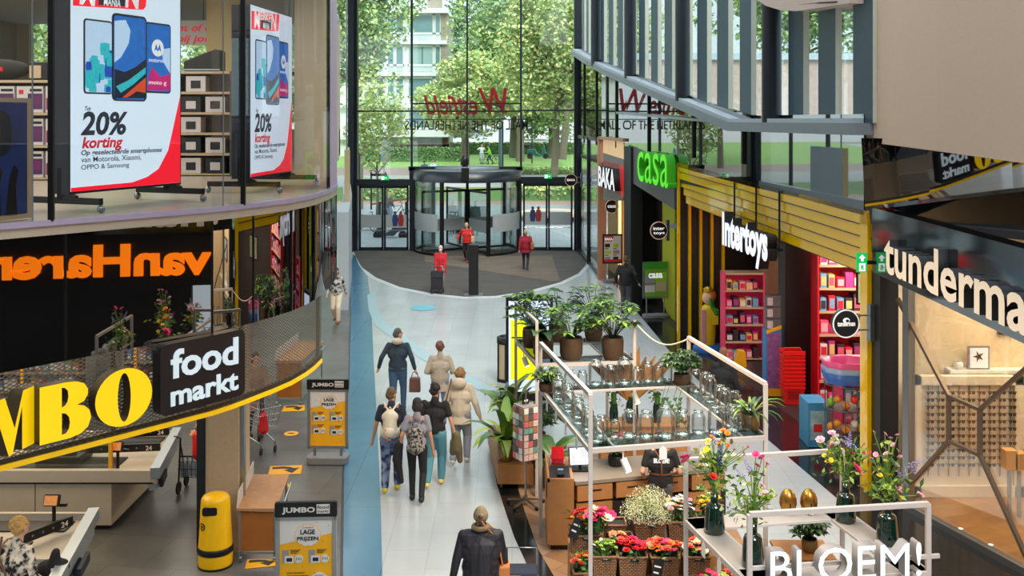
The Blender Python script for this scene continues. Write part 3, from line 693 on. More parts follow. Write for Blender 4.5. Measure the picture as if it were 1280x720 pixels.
q = thing('tree_guard', 'timber stake frame around the young tree', 'tree guard', P(473, 224, 55))
for dx in (-9, 9): ob('stake', MB().tube([P(473 + dx, 262, 55), P(473 + dx, 215, 55)], .05, 8), M_dark, q)
ob('crossbar', MB().box(P(463, 0, 55).x, P(484, 0, 55).x, 54.95, 55.05, tz(220, 55), tz(217, 55)), M_dark, q)
# parked cars, scooter, bicycles
M_tyre = mat('tyre', (28, 28, 30), .8)
def wheel(c, r, w, par, name='wheel', m=None, axis='y', spokes=False):
    mb = MB(); n = 18
    pts = [Vector(c) + Vector((r * math.cos(2 * math.pi * i / n), 0, r * math.sin(2 * math.pi * i / n))) if axis == 'y' else Vector(c) + Vector((0, r * math.cos(2 * math.pi * i / n), r * math.sin(2 * math.pi * i / n))) for i in range(n + 1)]
    mb.tube(pts, w, 8, cap=False)
    if spokes:
        for i in range(0, n, 2): mb.tube([c, pts[i]], .006 + w * .1, 4)
    else:
        mb.tube([Vector(c) - (Vector((0, w * .6, 0)) if axis == 'y' else Vector((w * .6, 0, 0))), Vector(c) + (Vector((0, w * .6, 0)) if axis == 'y' else Vector((w * .6, 0, 0)))], r * .95, 16)
    return ob(name, mb, m or M_tyre, par)
def car(px, py, Y, c, label, L=4.0):
    p = P(px, py, Y); t = thing('parked_car', label, 'car', (p.x, p.y, p.z)); x, y, z = p
    prof = [(-2, .35), (2, .35), (2.0, .75), (1.75, .92), (1.0, .98), (.45, 1.45), (-1.1, 1.47), (-1.7, 1.0), (-2, .85)]
    ob('body', MB().prism(prof, (x, y + .85, z), (1, 0, 0), (0, 0, 1), (0, -1, 0), 0, 1.7), mat('car_paint_%d' % c[0], c, .25, coat=1), t, bevel=.06)
    ob('side_window', MB().prism([(-1.35, 1.0), (.85, 1.0), (.4, 1.38), (-1.05, 1.4)], (x, y - .86, z), (1, 0, 0), (0, 0, 1), (0, -1, 0), 0, .01), mat('car_glass', (40, 52, 60), .1), t)
    for wx in (-1.25, 1.25):
        for wy in (-.8, .8): wheel((x + wx, y + wy, z + .32), .24, .1, t)
for px, py, Y, c, lb_ in ((664, 168, 118, (230, 190, 40), 'small yellow parked car in the car park'), (676, 167, 116, (196, 198, 202), 'silver parked car right of the yellow one'), (566, 177, 122, (120, 130, 142), 'grey car parked behind the annex'), (596, 176, 124, (150, 158, 166), 'pale grey car parked left of the lamp pole')): car(px, py, Y, c, lb_)
M_sg = mat('scooter_green', (20, 92, 84), .3, coat=1)
def scooter(p, s, c, label, parent_rz=0.0, dirx=1, name='motor_scooter'):
    x, y, z = p; t = thing(name, label, 'scooter', p)
    X = lambda a: x + a * dirx * s
    wheel((X(-.6), y, z + .2 * s), .16 * s, .05 * s, t); wheel((X(.6), y, z + .2 * s), .16 * s, .05 * s, t)
    pr = [(-.8, .5), (-.78, .72), (-.2, .78), (-.08, .5), (.25, .3), (.3, .5), (.42, 1.0), (.52, 1.0), (.6, .55), (.72, .4), (.5, .32), (.3, .18), (-.2, .18), (-.35, .35)]
    if dirx < 0: pr = [(-a, b) for a, b in pr][::-1]
    ob('body', MB().prism([(a * s, b * s) for a, b in pr], (x, y + .15 * s, z), (1, 0, 0), (0, 0, 1), (0, -1, 0), 0, .3 * s), c, t, bevel=.04 * s)
    ob('saddle', MB().box(min(X(-.75), X(-.1)), max(X(-.75), X(-.1)), y - .14 * s, y + .14 * s, z + .74 * s, z + .84 * s), M_black, t, bevel=.03)
    mb = MB().tube([(X(.45), y, z + .95 * s), (X(.4), y, z + 1.12 * s)], .03 * s, 6); mb.tube([(X(.38), y - .3 * s, z + 1.12 * s), (X(.38), y + .3 * s, z + 1.12 * s)], .025 * s, 6); mb.ell((X(.42), y - .3 * s, z + 1.3 * s), (.02 * s, .07 * s, .06 * s), 8, 6)
    ob('handlebar', mb, M_black, t)
    return t
p = P(672, 198.5, 88); sc_ = scooter((p.x, p.y, p.z), 1.15, M_sg, 'green motor scooter with a top box on the lawn edge')
ob('top_box', MB().box(p.x - 1.15, p.x - .75, p.y - .2, p.y + .2, p.z + .95, p.z + 1.3), M_black, sc_, bevel=.06)
p = F(488, 299); p.z = 0; ly = scooter((p.x, 51.9, 0), 1.1, mat('scooter_black', (40, 44, 48), .3, coat=1), 'dark motor scooter parked outside the left swing doors', dirx=-1)
def bicycle(p, label, s=1.0, c=M_black, dirx=1, crate=None):
    x, y, z = p; t = thing('bicycle', label, 'bicycle', p); X = lambda a: x + a * dirx * s
    wheel((X(-.52), y, z + .34 * s), .33 * s, .022 * s, t, spokes=True); wheel((X(.55), y, z + .34 * s), .33 * s, .022 * s, t, spokes=True)
    mb = MB()
    A = Vector((X(-.52), y, z + .34 * s)); B = Vector((X(-.08), y, z + .3 * s)); S = Vector((X(-.22), y, z + .86 * s)); H = Vector((X(.36), y, z + .88 * s)); Fk = Vector((X(.55), y, z + .34 * s))
    for a, b in ((A, B), (A, S), (B, S), (S, H), (B, H), (H, Fk)): mb.tube([a, b], .018 * s, 6)
    ob('frame', mb, c, t)
    ob('saddle', MB().ell(S + Vector((0, 0, .06)), (.14 * s, .08 * s, .035 * s), 10, 6), M_black, t)
    mb = MB().tube([H, H + Vector((0, 0, .18 * s))], .016 * s, 6); mb.tube([H + Vector((-.14 * s * dirx, -.27 * s, .18 * s)), H + Vector((0, -.1 * s, .2 * s)), H + Vector((0, .1 * s, .2 * s)), H + Vector((-.14 * s * dirx, .27 * s, .18 * s))], .014 * s, 6)
    ob('handlebar', mb, M_black, t)
    if crate: ob('pannier', MB().box(X(-.52) - .2, X(-.52) + .2, y - .25, y + .25, z + .4, z + .75), crate, t, bevel=.03)
    return t
p = P(612, 206, 90); bicycle((p.x, 90, GZ(90)), 'bicycle ridden by the person in the bright green jacket', 1.05)
bicycle((fx(494, 57), 57, GZ(57)), 'bicycle with black panniers held behind the left doors', 1.05, M_black, 1, M_black)
bicycle((fx(457, 53.5), 53.5, GZ(53.5)), 'bicycle parked at the left end outside the doors', 1.0, M_dark, 1)
mb = MB(); mb.bar((fx(466, 54.5), 54.5, tz(255, 54.5)), (fx(517, 54.0), 54.0, tz(247, 54)), .35, .1)
be = thing('timber_bench', 'slanting brown timber bench outside the left doors', 'bench', (fx(490, 54.2), 54.2, 0)); ob('seat', mb, mat('bench_wood', (150, 100, 66), .6), be)
for a in (475, 508): ob('leg', MB().box(fx(a, 54.3) - .06, fx(a, 54.3) + .06, 54.15, 54.4, .0, tz(252, 54.3)), M_dark, be)
bb = thing('round_bench', 'round pale outdoor bench behind the right doors', 'bench', (fx(690, 58), 58, GZ(58)))
ob('seat', MB().lathe([(1.9, .25), (1.9, .42), (1.75, .46), (.9, .46), (.85, .3)], (fx(690, 58), 58, GZ(58)), 32), mat('bench_sand', (196, 176, 150), .6), bb)
ob('basin', MB().lathe([(.86, .02), (.86, .4), (.001, .41)], (fx(690, 58), 58, GZ(58)), 24), mat('basin_blue', (110, 160, 190), .3), bb)
# ================================================================ LEFT: ELECTRONICS SHOP ABOVE, SUPERMARKET BELOW
LF = [(-6.4, 8.0), (-5.95, 9.7), (-5.80, 10.7), (-5.14, 11.5), (-3.9, 13.0), (-3.72, 13.3), (-3.54, 13.68), (-3.36, 14.08), (-3.2, 14.5), (-3.09, 15.0), (-3.04, 15.4), (-3.02, 15.85), (-3.02, 16.6), (-3.08, 17.6), (-3.3, 18.8), (-3.9, 20.2), (-4.6, 21.6), (-5.2, 25), (-5.6, 32.4)]
UPZ, MIDZ, LOWZ = 5.05, 3.43, 2.36
def lf_at(px):
    k = (px - 640) / FPX
    for (xa, ya), (xb, yb) in zip(LF, LF[1:]):
        fa, fb = xa - k * ya, xb - k * yb
        if fa <= 0 <= fb: t = -fa / (fb - fa + 1e-12); return Vector((xa + (xb - xa) * t, ya + (yb - ya) * t, 0))
    return Vector((LF[11][0], LF[11][1], 0))
def strip_smooth(pts, z0, z1, off=0.0):
    """single curved sheet with arc-length UV, smooth where the bend is smooth; normals toward the hall"""
    mb = MB(); n = len(pts); vs = []
    for (x, y) in pts: vs += [(x + off, y - off * .5, z0), (x + off, y - off * .5, z1)]
    fs = [(2 * i, 2 * i + 2, 2 * i + 3, 2 * i + 1) for i in range(n - 1)]; mb.add(vs, fs, True); return mb
def thick_sheet(name, pts, z0, z1, m, th=.03, flatfirst=0, kind='structure', parent=None, uv=False):
    n = len(pts); mb = MB(); V = [Vector((x, y, 0)) for x, y in pts]; nr = []
    for i in range(n):
        d = (V[min(i + 1, n - 1)] - V[max(i - 1, 0)]).normalized(); nr.append(Vector((-d.y, d.x, 0)))
    vs = []
    for v, q in zip(V, nr): vs += [v + Vector((0, 0, z0)), v + Vector((0, 0, z1)), v + q * th + Vector((0, 0, z0)), v + q * th + Vector((0, 0, z1))]
    for v in V: vs += [v + Vector((0, 0, z0)), v + Vector((0, 0, z1))]
    for i in range(n - 1):
        a, b = 4 * i, 4 * i + 4; sm = i >= flatfirst
        mb.add(vs, [], False) if i == 0 else None
        mb.f += [[4 * n + 2 * i, 4 * n + 2 * i + 2, 4 * n + 2 * i + 3, 4 * n + 2 * i + 1], [b + 2, a + 2, a + 3, b + 3], [a + 1, b + 1, b + 3, a + 3], [a, a + 2, b + 2, b]]; mb.m += [0] * 4; mb.sm += [sm, False, False, False]
    o = ob(name, mb, m, parent); me = o.data
    if kind: tag(o, kind=kind)
    if uv:
        L = [0.0]
        for a, b in zip(V, V[1:]): L.append(L[-1] + (b - a).length)
        ul = me.uv_layers.new(name='UVMap')
        for lp in me.loops:
            vi = lp.vertex_index; ul.data[lp.index].uv = (L[vi // 4 if vi < 4 * n else (vi - 4 * n) // 2], me.vertices[vi].co.z)
    return o
M_gl_left = mirrormat('polished_dark_fascia', .2, .6, (9, 8, 9), .012)
thick_sheet('wall_left_band', LF[:4], MIDZ, UPZ - .16, M_gl_left, flatfirst=99)
thick_sheet('wall_left_band', LF[3:5], MIDZ, UPZ - .16, M_gl_left, flatfirst=99)
thick_sheet('wall_left_band', LF[4:17], MIDZ, UPZ - .16, M_gl_left, flatfirst=0)
mb = MB()
for i in (2, 3, 4, 6, 8):
    x, y = LF[i]; d = (Vector((*LF[i + 1], 0)) - Vector((x, y, 0))).normalized(); mb.bar((x, y, MIDZ), (x, y, UPZ - .16), .03, .02)
struct('trim_7', mb, M_black)
# slab of the upper floor, its bright edge, and the ceiling over it
mb = MB(); poly = LF + [(-16, 32.4), (-16, 8.0)]
mb.prism(poly, (0, 0, UPZ - .16), (1, 0, 0), (0, 1, 0), (0, 0, 1), 0, .16); struct('floor_upper', mb, mat('upper_floor_screed', (186, 172, 154), .3))
thick_sheet('trim_8', [(x + .02, y - .012) for x, y in LF[:17]], UPZ - .05, UPZ + .015, mat('edge_lilac', (176, 164, 190), .3), .05)
mb = MB(); mb.prism(poly, (0, 0, 9.3), (1, 0, 0), (0, 1, 0), (0, 0, 1), 0, .3); struct('ceiling_left', mb, mat('ceiling_white', (200, 196, 190), .8))
struct('wall_left', MB().box(-16.2, -16, 8, 33, 0, 9.4), mat('store_wall', (176, 168, 156), .8))
wb_ = MB(); 
for (x0, x1) in ((-16, -15.6), (-12.6, -12.0), (-9.4, -8.6), (-6.2, -5.6)): wb_.box(x0, x1, 32.3, 32.6, UPZ, 9.4)
wb_.box(-16, -5.6, 32.3, 32.6, UPZ, 5.9); struct('wall_back_upper', wb_, mat('frame_cream', (206, 192, 164), .6))
gm = MB()
for x in (-14.2, -11, -7.4): gm.box(x - .04, x + .04, 32.35, 32.5, 5.9, 9.4)
gm.box(-16, -5.6, 32.35, 32.5, 7.65, 7.75)
w4 = struct('window_4', gm, M_dark); ob('pane', MB().box(-15.6, -5.6, 32.42, 32.45, 5.9, 9.4), M_glass, w4)
struct('wall_back_store', MB().box(-16, -8.2, 32.6, 32.9, 0, UPZ - .2), mat('store_back', (120, 112, 104), .8))
# upper curved glass
g5 = thick_sheet('window_5', LF[:13], UPZ, 12.9, glassmat('shop_glass', (246, 250, 250), .02, .16), .015, flatfirst=4)
for px in (64, 304):
    p = lf_at(px); ob('mullion', MB().bar((p.x, p.y, UPZ), (p.x, p.y, 12.5), .06, .05), M_black, g5)
for px in (40.5, 279):
    p = lf_at(px); ob('joint', MB().bar((p.x, p.y, UPZ), (p.x, p.y, 12.5), .012, .02), mat('joint_grey', (120, 122, 126), .4), g5)
thick_sheet('wall_left_cladding', LF[12:15], UPZ, 12.9, mat('cladding_lilac_reflection', (186, 164, 186), .4), .06)  # lilac in the colour stands for light reflected on the cladding
thick_sheet('wall_left_return', LF[14:], UPZ, 9.4, mat('return_cream', (196, 182, 160), .6), .1)
# hall wall between the supermarket and the entrance
wl = MB(); wall_strip([(-7.62, 47.2), (-6.4, 40), (-5.33, 32.6)], 0, 3.2, -.35, wl); struct('wall_left_hall', wl, mat('hall_wall_grey', (176, 184, 188), .45))
hp = thing('hanging_screen', 'tall grey blue panel with a cream end hanging along the left wall of the hall', 'panel', (-6.2, 38, 2.8))
ob('panel', MB().bar((-6.6, 40.2, 3.95), (-6.06, 36.8, 3.95), .14, 2.3), mat('panel_grey_blue', (168, 182, 188), .5), hp); ob('edge_strip', MB().bar((-6.6, 40.2, 2.78), (-6.06, 36.8, 2.78), .2, .08), M_black, hp)
ob('cream_end', MB().box(-6.15, -5.96, 36.7, 36.79, 1.8, 5.1), mat('panel_cream', (206, 186, 142), .5), hp); ob('hanger', MB().tube([(-6.15, 37.2, 5.0), (-6.15, 37.2, 13.7)], .03, 6), M_steel, hp)
struct('trim_9', MB().box(-7.7, -7.45, 46.9, 47.3, 0, 12), M_dark)
# ---- expanded-metal fascia with a yellow foot
def lattice(name, c, a, b, t):
    m, n, bs = nodemat(name); out = n.nodes['Material Output']
    uv = n.nodes.new('ShaderNodeUVMap'); sp = n.nodes.new('ShaderNodeSeparateXYZ'); n.links.new(uv.outputs[0], sp.inputs[0])
    def mth(op, x, y=None):
        k = n.nodes.new('ShaderNodeMath'); k.operation = op
        for i, v in enumerate((x, y)):
            if v is None: continue
            if isinstance(v, (int, float)): k.inputs[i].default_value = v
            else: n.links.new(v, k.inputs[i])
        return k.outputs[0]
    u = mth('MULTIPLY', sp.outputs[0], math.pi / a); v = mth('MULTIPLY', sp.outputs[1], math.pi / b)
    s1 = mth('ABSOLUTE', mth('SINE', mth('ADD', u, v))); s2 = mth('ABSOLUTE', mth('SINE', mth('SUBTRACT', u, v)))
    f = mth('LESS_THAN', mth('MINIMUM', s1, s2), t)
    bs.inputs['Base Color'].default_value = lin(c); bs.inputs['Metallic'].default_value = .4; bs.inputs['Roughness'].default_value = .45
    tr_ = n.nodes.new('ShaderNodeBsdfTransparent'); mx = n.nodes.new('ShaderNodeMixShader')
    n.links.new(f, mx.inputs[0]); n.links.new(tr_.outputs[0], mx.inputs[1]); n.links.new(bs.outputs[0], mx.inputs[2]); n.links.new(mx.outputs[0], out.inputs[0]); return m
M_lat = lattice('expanded_metal', (120, 112, 100), .085, .045, .42)
fsc = thing('supermarket_fascia', 'curved expanded metal fascia with a bright yellow lower edge under the dark glass', 'fascia', (LF[4][0], LF[4][1], LOWZ))
LFm = LF[:12]
thick_sheet('mesh_screen', LFm, LOWZ + .07, MIDZ, M_lat, .004, parent=fsc, kind=None, uv=True)
M_yel = mat('supermarket_yellow', (250, 200, 0), .4, em=.35); M_yb = mat('letter_yellow', (246, 200, 4), .45, em=.55)
thick_sheet('yellow_edge', [(x + .015, y - .01) for x, y in LFm], LOWZ, LOWZ + .06, M_yel, .1, parent=fsc, kind=None)
thick_sheet('lower_rail', LFm, LOWZ + .06, LOWZ + .12, mat('rail_brown', (70, 64, 56), .5), .06, parent=fsc, kind=None)
for px in (-10, 145, 258, 305, 401):
    p = lf_at(px); ob('upright', MB().tube([(p.x - .06, p.y + .06, LOWZ + .05), (p.x - .06, p.y + .06, MIDZ + .1)], .03, 8), mat('upright_brown', (62, 54, 48), .5), fsc)
# big letters
sg = thing('supermarket_letters', 'huge bright yellow raised letters on the curved mesh fascia', 'sign', (LF[2][0], LF[2][1], 2.6))
GLY = {
 'B': [[(0, 0), (.58, 0), (.8, .04), (.94, .13), (1, .28), (.97, .42), (.86, .52), (.72, .56), (.86, .6), (.93, .7), (.94, .8), (.86, .92), (.7, .98), (.5, 1), (0, 1)], [(.42, .09), (.42, .47), (.5, .45), (.56, .38), (.58, .28), (.56, .17), (.5, .1)], [(.42, .57), (.42, .92), (.49, .9), (.54, .84), (.55, .74), (.53, .65), (.48, .59)]],
 'O': [circ_poly(.5, 30, .5, .5, .53), circ_poly(.115, 22, .5, .5, .45)],
 'M': [[(0, 0), (.2, 0), (.2, .5), (.22, .72), (.43, 0), (.5, 0), (.68, .74), (.68, 0), (1, 0), (1, 1), (.7, 1), (.54, .42), (.36, 1), (0, 1)]],
 'U': [[(0, 1), (.36, 1), (.36, .3), (.42, .14), (.55, .08), (.7, .14), (.76, .3), (.76, 1), (.95, 1), (.95, .28), (.84, .06), (.6, -.03), (.34, -.02), (.1, .06), (0, .25)]],
 'J': [[(.45, 1), (.9, 1), (.9, .25), (.8, .05), (.55, -.03), (.25, 0), (.05, .15), (.1, .32), (.25, .34), (.33, .22), (.45, .2)]]}
def glyph_mesh(polys, w, h):
    cu = bpy.data.curves.new('g', 'CURVE'); cu.dimensions = '2D'; cu.fill_mode = 'BOTH'; cu.extrude = .5
    for pl_ in polys:
        s = cu.splines.new('POLY'); s.points.add(len(pl_) - 1); s.use_cyclic_u = True
        for pt, (a, b) in zip(s.points, pl_): pt.co = (a * w, b * h, 0, 1)
    o = bpy.data.objects.new('g', cu); COL.objects.link(o); dg = bpy.context.evaluated_depsgraph_get(); dg.update()
    me = bpy.data.meshes.new_from_object(o.evaluated_get(dg)); bpy.data.objects.remove(o); bpy.data.curves.remove(cu); return me
def glyph(ch, A, B, z0, z1, depth, front, side, parent, name='letter'):
    A = Vector((A[0], A[1], z0)); B = Vector((B[0], B[1], z0)); U = (B - A); w = U.length; U.normalize(); V = Vector((0, 0, 1)); N = U.cross(V)
    me = glyph_mesh(GLY[ch], w, z1 - z0)
    for v in me.vertices: v.co.z *= depth
    me.materials.clear(); me.materials.append(front); me.materials.append(side)
    for p in me.polygons: p.material_index = 0 if p.normal.z > .7 else 1
    me.transform(WM[parent.name].inverted() @ Matrix.Translation(A + N * depth * .5) @ Matrix((U, V, N)).transposed().to_4x4()); me.update(); return link(name, me, parent)
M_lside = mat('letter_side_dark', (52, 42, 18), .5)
def off_lf(px, d=.06):
    p = lf_at(px); q = lf_at(px + 4) - lf_at(px - 4); q.normalize(); return p + Vector((q.y, -q.x, 0)) * d
for ch, a, b in (('J', -190, -140), ('U', -132, -66), ('M', -66, 27), ('B', 38, 102), ('O', 107, 178)):
    pa, pb = (off_lf(a), off_lf(b)) if a > -40 else (None, None)
    if a <= -40:
        q = Vector((LF[2][0] - LF[1][0], LF[2][1] - LF[1][1], 0)).normalized(); o_ = off_lf(8); s = {'M': (-.62, .29), 'U': (-1.3, -.74), 'J': (-1.85, -1.4)}[ch]
        pa, pb = o_ + q * s[0], o_ + q * s[1]
    glyph(ch, pa, pb, 2.6, 3.24, .16, M_yb, M_lside, sg)
sb = thing('supermarket_sign_box', 'black rounded sign box with white food markt lettering on the mesh fascia', 'sign', off_lf(250) + Vector((0, 0, 2.57)))
A, B = off_lf(188, .05), off_lf(293, .05); U = (B - A); wd = U.length; U.normalize(); N = U.cross(Vector((0, 0, 1)))
mb = MB().prism(rect_poly(wd, .87, .09), Vector((A.x, A.y, 2.57)), U, (0, 0, 1), N, 0, .16); ob('box', mb, mat('sign_navy_black', (16, 15, 24), .35), sb)
M_sw = mat('sign_white_lit', (200, 216, 224), .4, em=.55)
lettering('lettering', 'food', Vector((A.x, A.y, 3.02)) + U * .14, U, (0, 0, 1), .44, M_sw, sb, .015, .025, 0, width=wd - .26, height=.36, off=.165)
lettering('lettering', 'markt', Vector((A.x, A.y, 2.68)) + U * .14, U, (0, 0, 1), .4, M_sw, sb, .015, .025, 0, width=wd - .26, height=.26, off=.165)
# ---- shop sign across the hall, out of the frame, seen only mirrored in the dark band
def mirror_hit(px, py, a, b, X):
    k = (px - 640) / FPX; a = Vector((*a, 0)); b = Vector((*b, 0)); dv = b - a; n = Vector((dv.y, -dv.x, 0)).normalized()
    d = Vector((k, 1, -(py - HORY) / FPX)); t = (a.dot(n)) / d.dot(n); h = Vector((0, 0, CAMZ)) + d * t; r = d - n * (2 * d.dot(n)); s = (X - h.x) / r.x; return h + r * s
v0 = mirror_hit(265, 343, LF[3], LF[4], 6.6); v1 = mirror_hit(82, 345, LF[3], LF[4], 6.6)
vs_ = thing('shoe_shop_sign', 'orange shoe shop sign seen mirrored in the dark glass band', 'sign', v0)
zz = (v0.z + v1.z) / 2 + .02
lettering('lettering', 'vanHaren', (6.6, v0.y, zz), (0, -1, 0), (0, 0, 1), .9, mat('sign_orange', (240, 116, 8), .4, em=4.2), vs_, .08, .035, 0, width=(v0.y - v1.y) / .66, height=.74)
ob('backing', MB().box(6.68, 6.9, v0.y - (v0.y - v1.y) / .66 - .3, v0.y + .15, zz - .3, zz + 1.05), M_black, vs_)
# ---- electronics shop furniture
Ao, Ad = Vector((-5.52, 12.5, 0)), Vector((.74, 1.9, 0)).normalized()
def qa(px, py):
    u, z = onplane(px, py, Ao, Ad); return (u, z - 5.3)
M_scr = mat('screen_white', (214, 226, 240), .3, em=.72, noise=.01); M_sred = mat('screen_red', (250, 24, 48), .3, em=.75); M_tdark = mat('print_slate', (52, 62, 82), .5, em=.05)
M_tred = mat('print_red', (214, 14, 40), .4, em=.45); M_twhite = mat('print_white', (245, 245, 245), .5, em=.5); M_phone = mat('phone_edge', (34, 48, 70), .3)
M_c1 = mat('art_teal', (40, 190, 200), .4, em=.5, noise=.5, scale=30); M_c2 = mat('art_blue', (24, 110, 200), .4, em=.5, noise=.35, scale=9); M_c3 = mat('art_magenta', (210, 20, 120), .4, em=.5, noise=.3); M_c4 = mat('art_navy', (10, 28, 60), .4, em=.1); M_c5 = mat('art_orange', (230, 74, 30), .4, em=.5); M_c6 = mat('art_pale', (190, 214, 240), .4, em=.6)
M_c7 = mat('art_royal', (30, 76, 190), .4, em=.5, noise=.5, scale=24)
def totem(o, d, label):
    o = Vector(o); d = Vector(d).normalized(); N = d.cross(Vector((0, 0, 1))); t = thing('display_totem', label, 'display', (o + d * 1.0) + Vector((0, 0, UPZ)))
    z0 = 5.3; Wd, Hd = 2.04, 2.72
    O = Vector((o.x, o.y, z0)); Z = Vector((0, 0, 1))
    def poly(name, pts, m, lv, par=None):
        mb = MB().prism(pts, O, d, Z, N, .0, .002 + .0025 * lv); return ob(name, mb, m, par or t)
    ob('housing', MB().prism([(-.02, -.03), (Wd + .02, -.03), (Wd + .02, Hd), (-.02, Hd)], O, d, Z, N, -.3, -.002), mat('housing_navy', (30, 30, 44), .35), t)
    s = poly('screen', [(0, 0), (Wd, 0), (Wd, Hd), (0, Hd)], M_scr, 0)
    poly('swoosh', [qa(*p) for p in ((88.5, 240), (225, 228), (225, 120), (218, 152), (210, 188), (198, 211), (184, 221), (165, 228), (120, 232), (88.5, 235))], M_sred, 1, s)
    poly('banner', [qa(*p) for p in ((91, 7), (172, 12), (179, 12), (182, 8), (184, -14), (91, -22))], M_sred, 1, s)
    u0, v0 = qa(98, 5); u1, _ = qa(178, 5)
    for w, a, b, yb, h_, m in (('M', 99, 120, 4, .3, M_twhite), ('N', 156, 174, 8, .3, M_twhite), ('ERKE', 121, 156, -8, .14, M_twhite)):
        ua, va = qa(a, yb); ub, vb = qa(b, yb)
        lettering('print', w, O + d * ua + Z * va, d, Z, .3, m, s, .001, .03, .1, width=ub - ua, height=h_, off=.006)
    poly('print_block', [qa(*p) for p in ((123, 6), (156, 8), (156, -6), (123, -7))], M_tdark, 2, s)
    ua, va = qa(129, 6); ub, _ = qa(150, 6); lettering('print', 'MANIA', O + d * ua + Z * va, d, Z, .1, M_twhite, s, .001, .02, .1, width=ub - ua, height=.1, off=.009)
    def quad(ax, ay, bx_, by_): return [qa(ax, by_ + (ax - ax)), qa(bx_, by_), qa(bx_, ay), qa(ax, ay)]
    def rr(ax, ay, bx_, by_, r=.05):
        (u0, w0), (u1, w1) = qa(ax, by_), qa(bx_, ay); return [(u0 + a, w0 + b) for a, b in rect_poly(u1 - u0, w1 - w0, r)]
    p1 = poly('phone', rr(104, 27, 140, 117), M_phone, 2, s); poly('phone_art', rr(106, 29, 139, 115, .03), M_c6, 3, s)
    rg = random.Random(3)
    for k in range(34):
        cx, cy = rg.uniform(108, 139), rg.uniform(36, 113)
        if cx - 106 > (cy - 30) * .05 + (78 - cy) * .75 or cy > 88:
            (u, v) = qa(cx, cy); r_ = rg.uniform(.04, .09); pts = [(u + r_ * (1 + .3 * (i % 2)) * math.cos(i * .7854), v + r_ * (1 + .3 * (i % 2)) * math.sin(i * .7854)) for i in range(8)]
            ua_, ub_ = qa(106, 70)[0], qa(139, 70)[0]; poly('phone_art', [(min(max(a, ua_), ub_), max(b, qa(120, 115)[1])) for a, b in pts], (M_c1, M_c1, M_c7)[k % 3], 3.2 + k * .04, s)
    p3 = poly('phone', rr(181, 31, 213, 116), M_phone, 2.2, s); poly('phone_art', rr(183, 33, 212, 114, .03), M_c2, 3, s)
    poly('phone_art', [qa(*p) for p in ((183, 113), (212, 113), (212, 92), (200, 96), (190, 84), (186, 92))], M_c3, 3.3, s); poly('phone_art', [qa(*p) for p in ((200, 62), (212, 60), (212, 92), (205, 80))], M_c6, 3.4, s)
    (u, v) = qa(196.5, 60); poly('phone_art', circ_poly(.12, 20, u, v), M_twhite, 3.6, s)
    poly('phone_art', [(u - .07, v - .05), (u - .035, v + .06), (u, v - .02), (u + .035, v + .06), (u + .07, v - .05), (u + .03, v - .02), (u, v - .05), (u - .03, v - .02)], M_c2, 3.8, s)
    for w, yb, xb in (('motorola', 77, 205), ('moto g', 105, 207)):
        ua, va = qa(185, yb); ub, _ = qa(xb, yb); lettering('print', w, O + d * ua + Z * va, d, Z, .08, M_twhite, s, .001, .01, 0, width=ub - ua, off=.013)
    poly('phone', rr(139.5, 21.5, 182.5, 126, .07), M_phone, 4.2, s); poly('phone_art', rr(141.5, 24, 181, 124, .05), M_c2, 4.8, s)
    poly('phone_art', [qa(*p) for p in ((142, 26), (156, 25), (162, 38), (160, 54), (150, 72), (142, 78))], M_c6, 5.2, s)
    poly('phone_art', [qa(*p) for p in ((142, 86), (155, 90), (168, 84), (181, 74), (181, 123), (142, 123))], M_c4, 5.2, s)
    poly('phone_art', [qa(*p) for p in ((144, 108), (160, 100), (181, 84), (181, 92), (165, 106), (150, 116))], M_c1, 5.4, s); poly('phone_art', [qa(*p) for p in ((152, 122), (168, 108), (181, 97), (181, 116), (170, 114), (158, 122))], M_c5, 5.6, s)
    for w, a, b, yb, h_, m, bo, sh in (('Tot', 105.5, 113, 138, .055, M_tdark, .02, .2), ('20%', 100.5, 159, 168, .31, M_tdark, .03, .15), ('korting', 102, 153, 185, .19, M_tred, .03, .2), ('Op geselecteerde smartphones', 101, 202, 194, .085, M_tdark, .02, .2), ('van Motorola, Xiaomi,', 101, 176, 203, .08, M_tdark, .005, 0), ('OPPO & Samsung', 101, 161, 212, .08, M_tdark, .005, 0)):
        ua, va = qa(a, yb); ub, _ = qa(b, yb); lettering('print', w, O + d * ua + Z * va, d, Z, .2, m, s, .001, bo, sh, width=ub - ua, height=h_, off=.006)
    for u in (.02, 1.96):
        mb = MB(); c = O + d * u - N * .15; f = c + N * .62; b_ = c - N * .55
        mb.bar(Vector((b_.x, b_.y, UPZ + .14)), Vector((f.x, f.y, UPZ + .14)), .07, .08); mb.bar(Vector((c.x, c.y, UPZ + .15)), Vector((c.x, c.y, z0 + .3)), .1, .09)
        mb.bar(Vector((c.x, c.y, z0)) , Vector((c.x, c.y, UPZ + .16)) + N * .22, .06, .08)
        ft = ob('foot', mb, M_black, t)
        for e_ in (f, b_): ob('castor', MB().ell(Vector((e_.x, e_.y, UPZ + .05)), (.05, .05, .05), 10, 8), M_steel, ft)
    return t
totem(Ao, Ad, 'large lit display stand with phone advert nearest the camera upstairs')
totem((-4.12, 15.75, 0), (.2, 2.0, 0), 'lit display stand with phone advert seen at an angle further along the curved glass')
